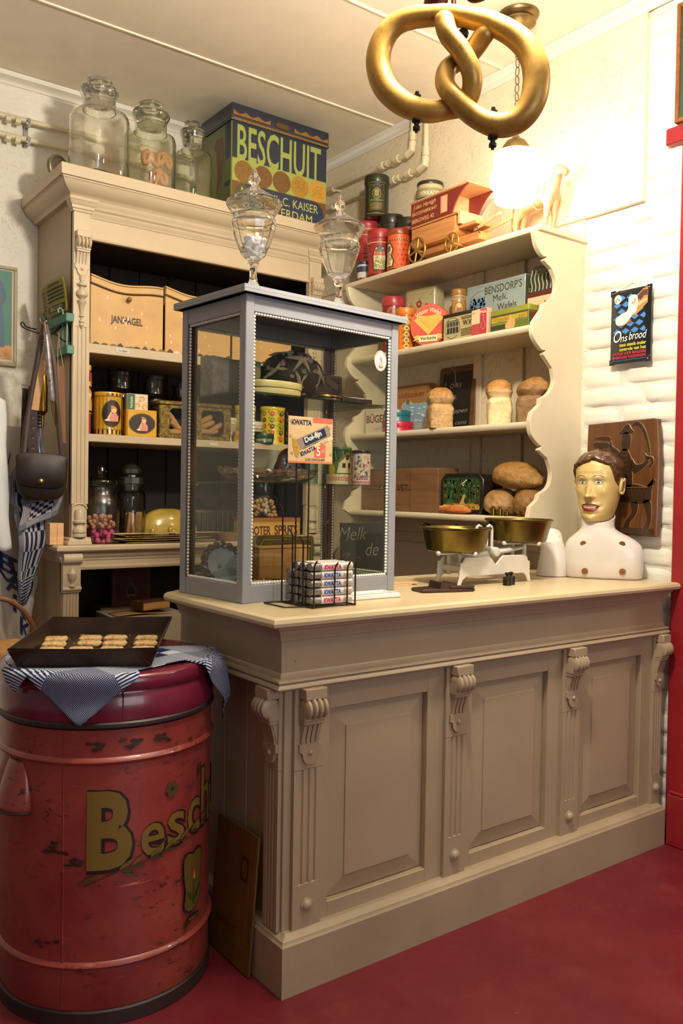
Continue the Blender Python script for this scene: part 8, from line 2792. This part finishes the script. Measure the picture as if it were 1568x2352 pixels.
mb = MB(); mb.lathe([(BR-.004, 0), (BR+.004, .002), (BR+.004, .036), (BR, .040)], m_bbase, 72); mb.build('base_band', ba_)
def rib(z, h=.010, o=.009):
    return [(BR, z-h), (BR+o*.7, z-h*.5), (BR+o, z), (BR+o*.7, z+h*.5), (BR, z+h)]
mb = MB(); mb.lathe([(BR-.002, .040)]+[(BR, .045)]+rib(.155)+rib(.673)+[(BR, .745), (BR, .752)], m_bar, 72); mb.build('body', ba_, 50)
mb = MB(); mb.lathe([(BR+.005, .756), (BR+.008, .760), (BR+.008, .768), (BR+.004, .772)], m_bbase, 72, cap0=True, cap1=True); mb.build('rim_band', ba_)
mb = MB(); mb.lathe([(BR+.004, .7725), (BR+.005, .776), (BR+.005, .832), (BR+.001, .838), (BR-.001, .846), (BR+.004, .851), (BR+.003, .880), (BR-.004, .888), (BR-.018, .890), (BR-.03, .8885), (.001, .888)], m_blid, 72); mb.build('lid', ba_, 50)
a0b = math.atan2(-BY, -BX)
for a in (-.38, 1.9, 3.3):
    mb = MB(); mb.tube([((BR+.0005)*math.cos(a0b+a), (BR+.0005)*math.sin(a0b+a), z) for z in (.045, .143, .167, .66, .685, .75)], .0022, m_bar, 6); mb.build('seam', ba_)
mb = MB(); mb.tube([((BR+.004)*math.cos(a0b+.12), (BR+.004)*math.sin(a0b+.12), z) for z in (.776, .835, .846, .88)], .0022, m_blid, 6); mb.build('lid_seam', ba_)
# cup handle pressed in the left side
mb = MB()
ah = a0b-.92
def hood(u, v):
    a = PI*u
    w = .062*(1-.55*v**2.2)
    rr_ = BR+.040*math.sin(a)*(1-v)**.8
    return Vector((rr_*math.cos(ah+math.cos(a)*-w/BR), rr_*math.sin(ah+math.cos(a)*-w/BR), .535+.125*v))
mb.open = True; mb.grid(hood, 20, 12, m_bar); mb.build('cup_handle', ba_, 60, solid=.003)
mb = MB(); mb.tube([((BR+.001+.041*math.sin(PI*i/16))*math.cos(ah-math.cos(PI*i/16)*.062/BR), (BR+.001+.041*math.sin(PI*i/16))*math.sin(ah-math.cos(PI*i/16)*.062/BR), .535) for i in range(17)], .0035, m_bbase, 6); mb.build('handle_lip', ba_)
# gold lettering with black shading
d = Dec(.0006, .00015)
bk_, go = '1c120e', '6e561e'
L_ = [('B', .006, .408, .184, .112), ('e', .117, .418, .098, .066), ('s', .188, .428, .100, .058), ('c', .258, .436, .106, .058), ('h', .325, .440, .155, .062), ('u', .392, .446, .105, .060), ('i', .438, .452, .12, .022), ('t', .478, .456, .14, .045)]
for ch, u, z, h, w in L_:
    hh = h if ch not in 'escu' else h*.92/.69*.69*1.0
    d.text(ch, u+.004, z-.003, hh/(.76 if ch in 'escu' else 1)*(1.0), bk_, w=w+.008, bold=.06 if ch == 'B' else .045)
for ch, u, z, h, w in L_:
    hh = h if ch not in 'escu' else h*.92
    d.text(ch, u, z, hh/(.76 if ch in 'escu' else 1), go, w=w, bold=.035 if ch == 'B' else .012)
for k in range(6):
    d.ell(.171+.0115*math.cos(k*PI/3), .575+.0125*math.sin(k*PI/3), .0085, .0085, '4a3a18', 10)
d.ell(.171, .575, .005, .005, '1c120e', 8)
sl_ = lambda u: .385+(u)*.22
d.line([(-.055, sl_(-.055)-.012), (.02, sl_(.02)), (.10, sl_(.10)), (.2, sl_(.2)+.005), (.30, sl_(.30)+.02), (.42, sl_(.42)+.04)], .003, '3a2a14')
for u in (.03, .06, .11, .15, .2, .24, .29):
    for s_ in (-1, 1):
        z = sl_(u)+.004
        d.ell(u+.016, z+s_*.008+.004, .020, .0048, '5a4a1c' if s_ > 0 else '3a2c14', 12, .35*s_+.2)
for u, z in ((-.052, .372), (-.04, .380), (.06, .378)):
    d.ell(u, z, .020, .005, '4a3a18', 12, .4 if u < 0 else -.4)
d.line([(.268, .62), (.275, .56), (.27, .53)], .003, '2a1c10'); d.ell(.276, .60, .005, .022, '3a2a14', 10, -.2)
# shield with tulip
shp = [(-.036, .082), (-.016, .090), (0, .084), (.016, .092), (.036, .086), (.040, .05), (.032, .0), (.034, -.03), (.014, -.062), (-.014, -.066), (-.034, -.05), (-.030, -.01), (-.036, .03)]
sc_ = lambda k, o=(0, 0): [((q.x*k)+.250+o[0], q.y*k+.292+o[1]) for q in crom([Vector((a, b, 0)) for a, b in shp], 3, True)]
d.poly(sc_(1.07), bk_); d.poly(sc_(1), '544418')
d.poly([(.245, .31), (.24, .345), (.248, .336), (.252, .352), (.258, .336), (.266, .346), (.262, .312), (.254, .304)], '7a2c20'); d.poly([(.250, .312), (.254, .336), (.259, .314), (.255, .306)], 'a8842c')
d.line([(.254, .305), (.250, .27), (.252, .24)], .004, '2a3418'); d.ell(.240, .265, .022, .006, '2c3a1c', 12, -.9); d.ell(.266, .268, .022, .006, '24321a', 12, .9)
d.poly([(.222, .205), (.246, .214), (.282, .212), (.278, .198), (.246, .200), (.226, .190)], '2a1e12'); d.lines(.232, .274, .202, .210, 1, '6a5420', seed=2); d.poly([(.214, .178), (.226, .19), (.232, .205), (.220, .204)], '2a1e12')
d.build('lettering', ba_, cy(BR+.0005, a0b), .012)
d = Dec(.0004)
q = random.Random(8)
for u0, z0, n, s in ((-.03, .708, 5, .016), (.06, .714, 6, .014), (.13, .716, 7, .012), (-.13, .455, 7, .014), (-.085, .42, 9, .012), (-.15, .21, 9, .010), (.20, .33, 3, .010)):
    for k in range(n):
        u, z = u0+q.uniform(-.03, .03), z0+q.uniform(-.012, .012)
        d.poly([(u+s*q.uniform(.4, 1)*math.cos(a), z+s*.5*q.uniform(.4, 1)*math.sin(a)) for a in [2*PI*i/9 for i in range(9)]], q.choice(['2c1a16', '3a211a', '301e18']))
tag(d.build('worn_patch', ba_, cy(BR+.0005, a0b), .012), kind='stuff')

# towel draped over the lid
tw_ = thing('draped_towel', 'blue and white striped kitchen towel draped over the barrel lid under the tray', 'towel', (BX, BY, .8905))
m_tow3 = checks('towel_blue_stripe', '222a4c', 'bcc2d2', 'bcc2d2', 12, stripe=(74, .24))
def hangl(a):
    f = 0
    for c, hw, L in ((-.23, .50, .128), (1.32, .40, .185), (-.86, .20, .060)):
        x = abs((a-c+PI) % (2*PI)-PI)/hw
        f = max(f, L*(1-x)) if x < 1 else f
    return f
def redge(a):
    e = BR-.012
    x = (a-.62)/.42
    e -= .035*math.exp(-x*x)
    back = abs((a+PI) % (2*PI)-PI)
    if back > 1.75:
        e -= min(.16, (back-1.75)*.35)
    return e
def drape(u, v):
    a = -PI+2*PI*u
    L = hangl(a)
    rmax = (BR+.002+L) if L > .004 else redge(a)
    r = rmax*v
    if r < BR-.006:
        z = .003+.002*math.sin(a*5+r*40)*min(1, r/.15)
        rr_ = r
    else:
        dz = r-(BR-.006)
        out_ = .010+.004*math.sin(dz*60)+(.040*math.exp(-((a-1.27)/.20)**2)*math.sin(min(1, dz/.15)*PI*.8))
        rr_ = BR-.006+min(dz, .014)+ (out_ if dz > .004 else 0)
        z = .003-max(0, dz-.010)
    return Vector((rr_*math.cos(a0b+a), rr_*math.sin(a0b+a), z))
mb = MB(); mb.open = True
mb.grid(drape, 200, 60, m_tow3, uv=True)
lay = mb.b.loops.layers.uv.verify()
for f in mb.b.faces:
    for lp in f.loops:
        u, v = lp[lay].uv
        a = -PI+2*PI*u
        L = hangl(a)
        r = ((BR+.002+L) if L > .004 else redge(a))*v
        aa = a+.23-PI/4
        lp[lay].uv = (.5+r*math.cos(aa)/.60, .5+r*math.sin(aa)/.60)
mb.build('towel_cloth', tw_, 60, solid=.0022)

# baking tray and its cookies
m_tray = M('baking_tray_iron', '3c2b21', .36, .55, var=.3, vs=10, grime='4a3220', grime_amt=.52, bump=.1, bs=40)
TA = math.atan2(-.184, .332)
tc = Vector((.897, 2.364, 0))
TZ = .8975
ty = thing('baking_tray', 'dark iron baking tray with sloping sides on the draped towel', 'baking tray', (tc.x, tc.y, TZ), TA)
TW, TD = .368, .540
def trr(w, dd, z):
    return [Vector(p) for p in ((-w/2, -dd/2, z), (w/2, -dd/2, z), (w/2, dd/2, z), (-w/2, dd/2, z))]
mb = MB(); mb.loft([trr(TW-.03, TD-.03, .0), trr(TW, TD, .045), trr(TW+.006, TD+.006, .045), trr(TW+.006, TD+.006, .048), trr(TW-.003, TD-.003, .048), trr(TW-.033, TD-.033, .004)], m_tray, True, True); mb.build('pan', ty, 20)
mb = MB(); mb.tube([(p.x, p.y, p.z) for p in trr(TW+.003, TD+.003, .0475)], .0032, m_tray, 8, True); mb.build('wired_rim', ty)
for sx in (-1, 1):
    for sy in (-1, 1):
        mb = MB(); mb.loft([[Vector((sx*(TW/2-.016), sy*(TD/2-.015)-.002*sy, .004)), Vector((sx*(TW/2+.002), sy*(TD/2+.003), .044)), Vector((sx*(TW/2-.055), sy*(TD/2+.0035), .044)), Vector((sx*(TW/2-.022), sy*(TD/2-.012), .006))], [Vector((sx*(TW/2-.016), sy*(TD/2-.012), .004)), Vector((sx*(TW/2+.002), sy*(TD/2+.006), .044)), Vector((sx*(TW/2-.055), sy*(TD/2+.0065), .044)), Vector((sx*(TW/2-.022), sy*(TD/2-.009), .006))]], m_tray); mb.build('folded_corner', ty, 20)
t = NT('oat_cookie')
nn = t.noise(70, 4, .6)
t.l(t.mix(t.ramp(nn, .35, .65), lin('a8763c'), lin('e0c48c')), t.b.inputs['Base Color']); t.b.inputs['Roughness'].default_value = .75
t.bump(t.math('ADD', nn, t.noise(200, 3)), .6, .003)
m_oat = t.m
ck = [(.818, 2.508), (.909, 2.468), (.972, 2.433), (1.050, 2.385), (.787, 2.428), (.876, 2.390), (.938, 2.352), (1.012, 2.306), (.752, 2.346), (.822, 2.308), (.895, 2.266), (.970, 2.222)]
rown, coln = ['far', 'middle', 'near'], ['first', 'second', 'third', 'fourth']
for i, (x, y) in enumerate(ck):
    t = thing('cookie', 'rectangular oat cookie, %s from the left in the %s row on the tray' % (coln[i % 4], rown[i//4]), 'cookie', (x, y, TZ+.0045), TA+rnd.uniform(-.12, .12), 'cookies on the baking tray')
    q = random.Random(i)
    mb = MB()
    rings = []
    for k, z in ((.92, 0), (1, .004), (.98, .009), (.85, .0135), (.02, .014)):
        rings.append([Vector((p[0]*k*(1+.06*nz3((p[0], p[1], z), 60, i)), p[1]*k*(1+.08*nz3((p[0], p[1], z), 70, i+3)), z+(.0025*nz3((p[0]*k, p[1]*k, 0), 90, i) if z > .005 else 0))) for p in rrect(.066, .044, .008, 5)])
    mb.loft(rings, m_oat); mb.build('crumb', t, 60)
mb = MB()
q = random.Random(3)
for k in range(40):
    a, b = q.uniform(-.15, .15), q.uniform(-.02, .2)
    mb.sph(q.uniform(.0012, .0025), m_oat, (a, b, .0055), 5, 4)
top(mb.build('crumbs', ty, kind='stuff'), None, None)

# board leaning between barrel and counter
lb_ = thing('leaning_board', 'thin brown printed board leaning against the end of the counter', 'board', (1.196, 2.12, .003), RZ)
tl = TR(rx=-.075)
m_lbd = wood('brown_board', '5c3d18', '74501f', .45, (40, 4, 4), .08)
mb = MB(); mb.prism(rrect(.235, .388, .006, 3, .0, .194), -.003, .003, m_lbd, tl @ mxz, .001); mb.build('board', lb_)
d = Dec(.0003)
d.rect(.035, .245, .075, .315, '4a2416', .004); d.ell(.055, .28, .014, .026, '6e4c20', 14); d.line([(.046, .262), (.060, .27), (.058, .298)], .003, '4a2416')
d.text('CO', -.03, .205, .022, '523616', w=.03, bold=-.01); d.text('T', .06, .205, .022, '523616', w=.02, bold=-.01); d.text('bakker"', -.02, .090, .024, '3c2812', w=.13, shear=.3, bold=-.012); d.line([(.05, .085), (.07, .06)], .002, 'b08a5a'); d.dots([(.09, .305), (.09, .30), (.085, .04)], .002, '2a1a0c')
d.build('print', lb_, lambda a, b, h: tl @ Vector((a, -.003-h, b)))
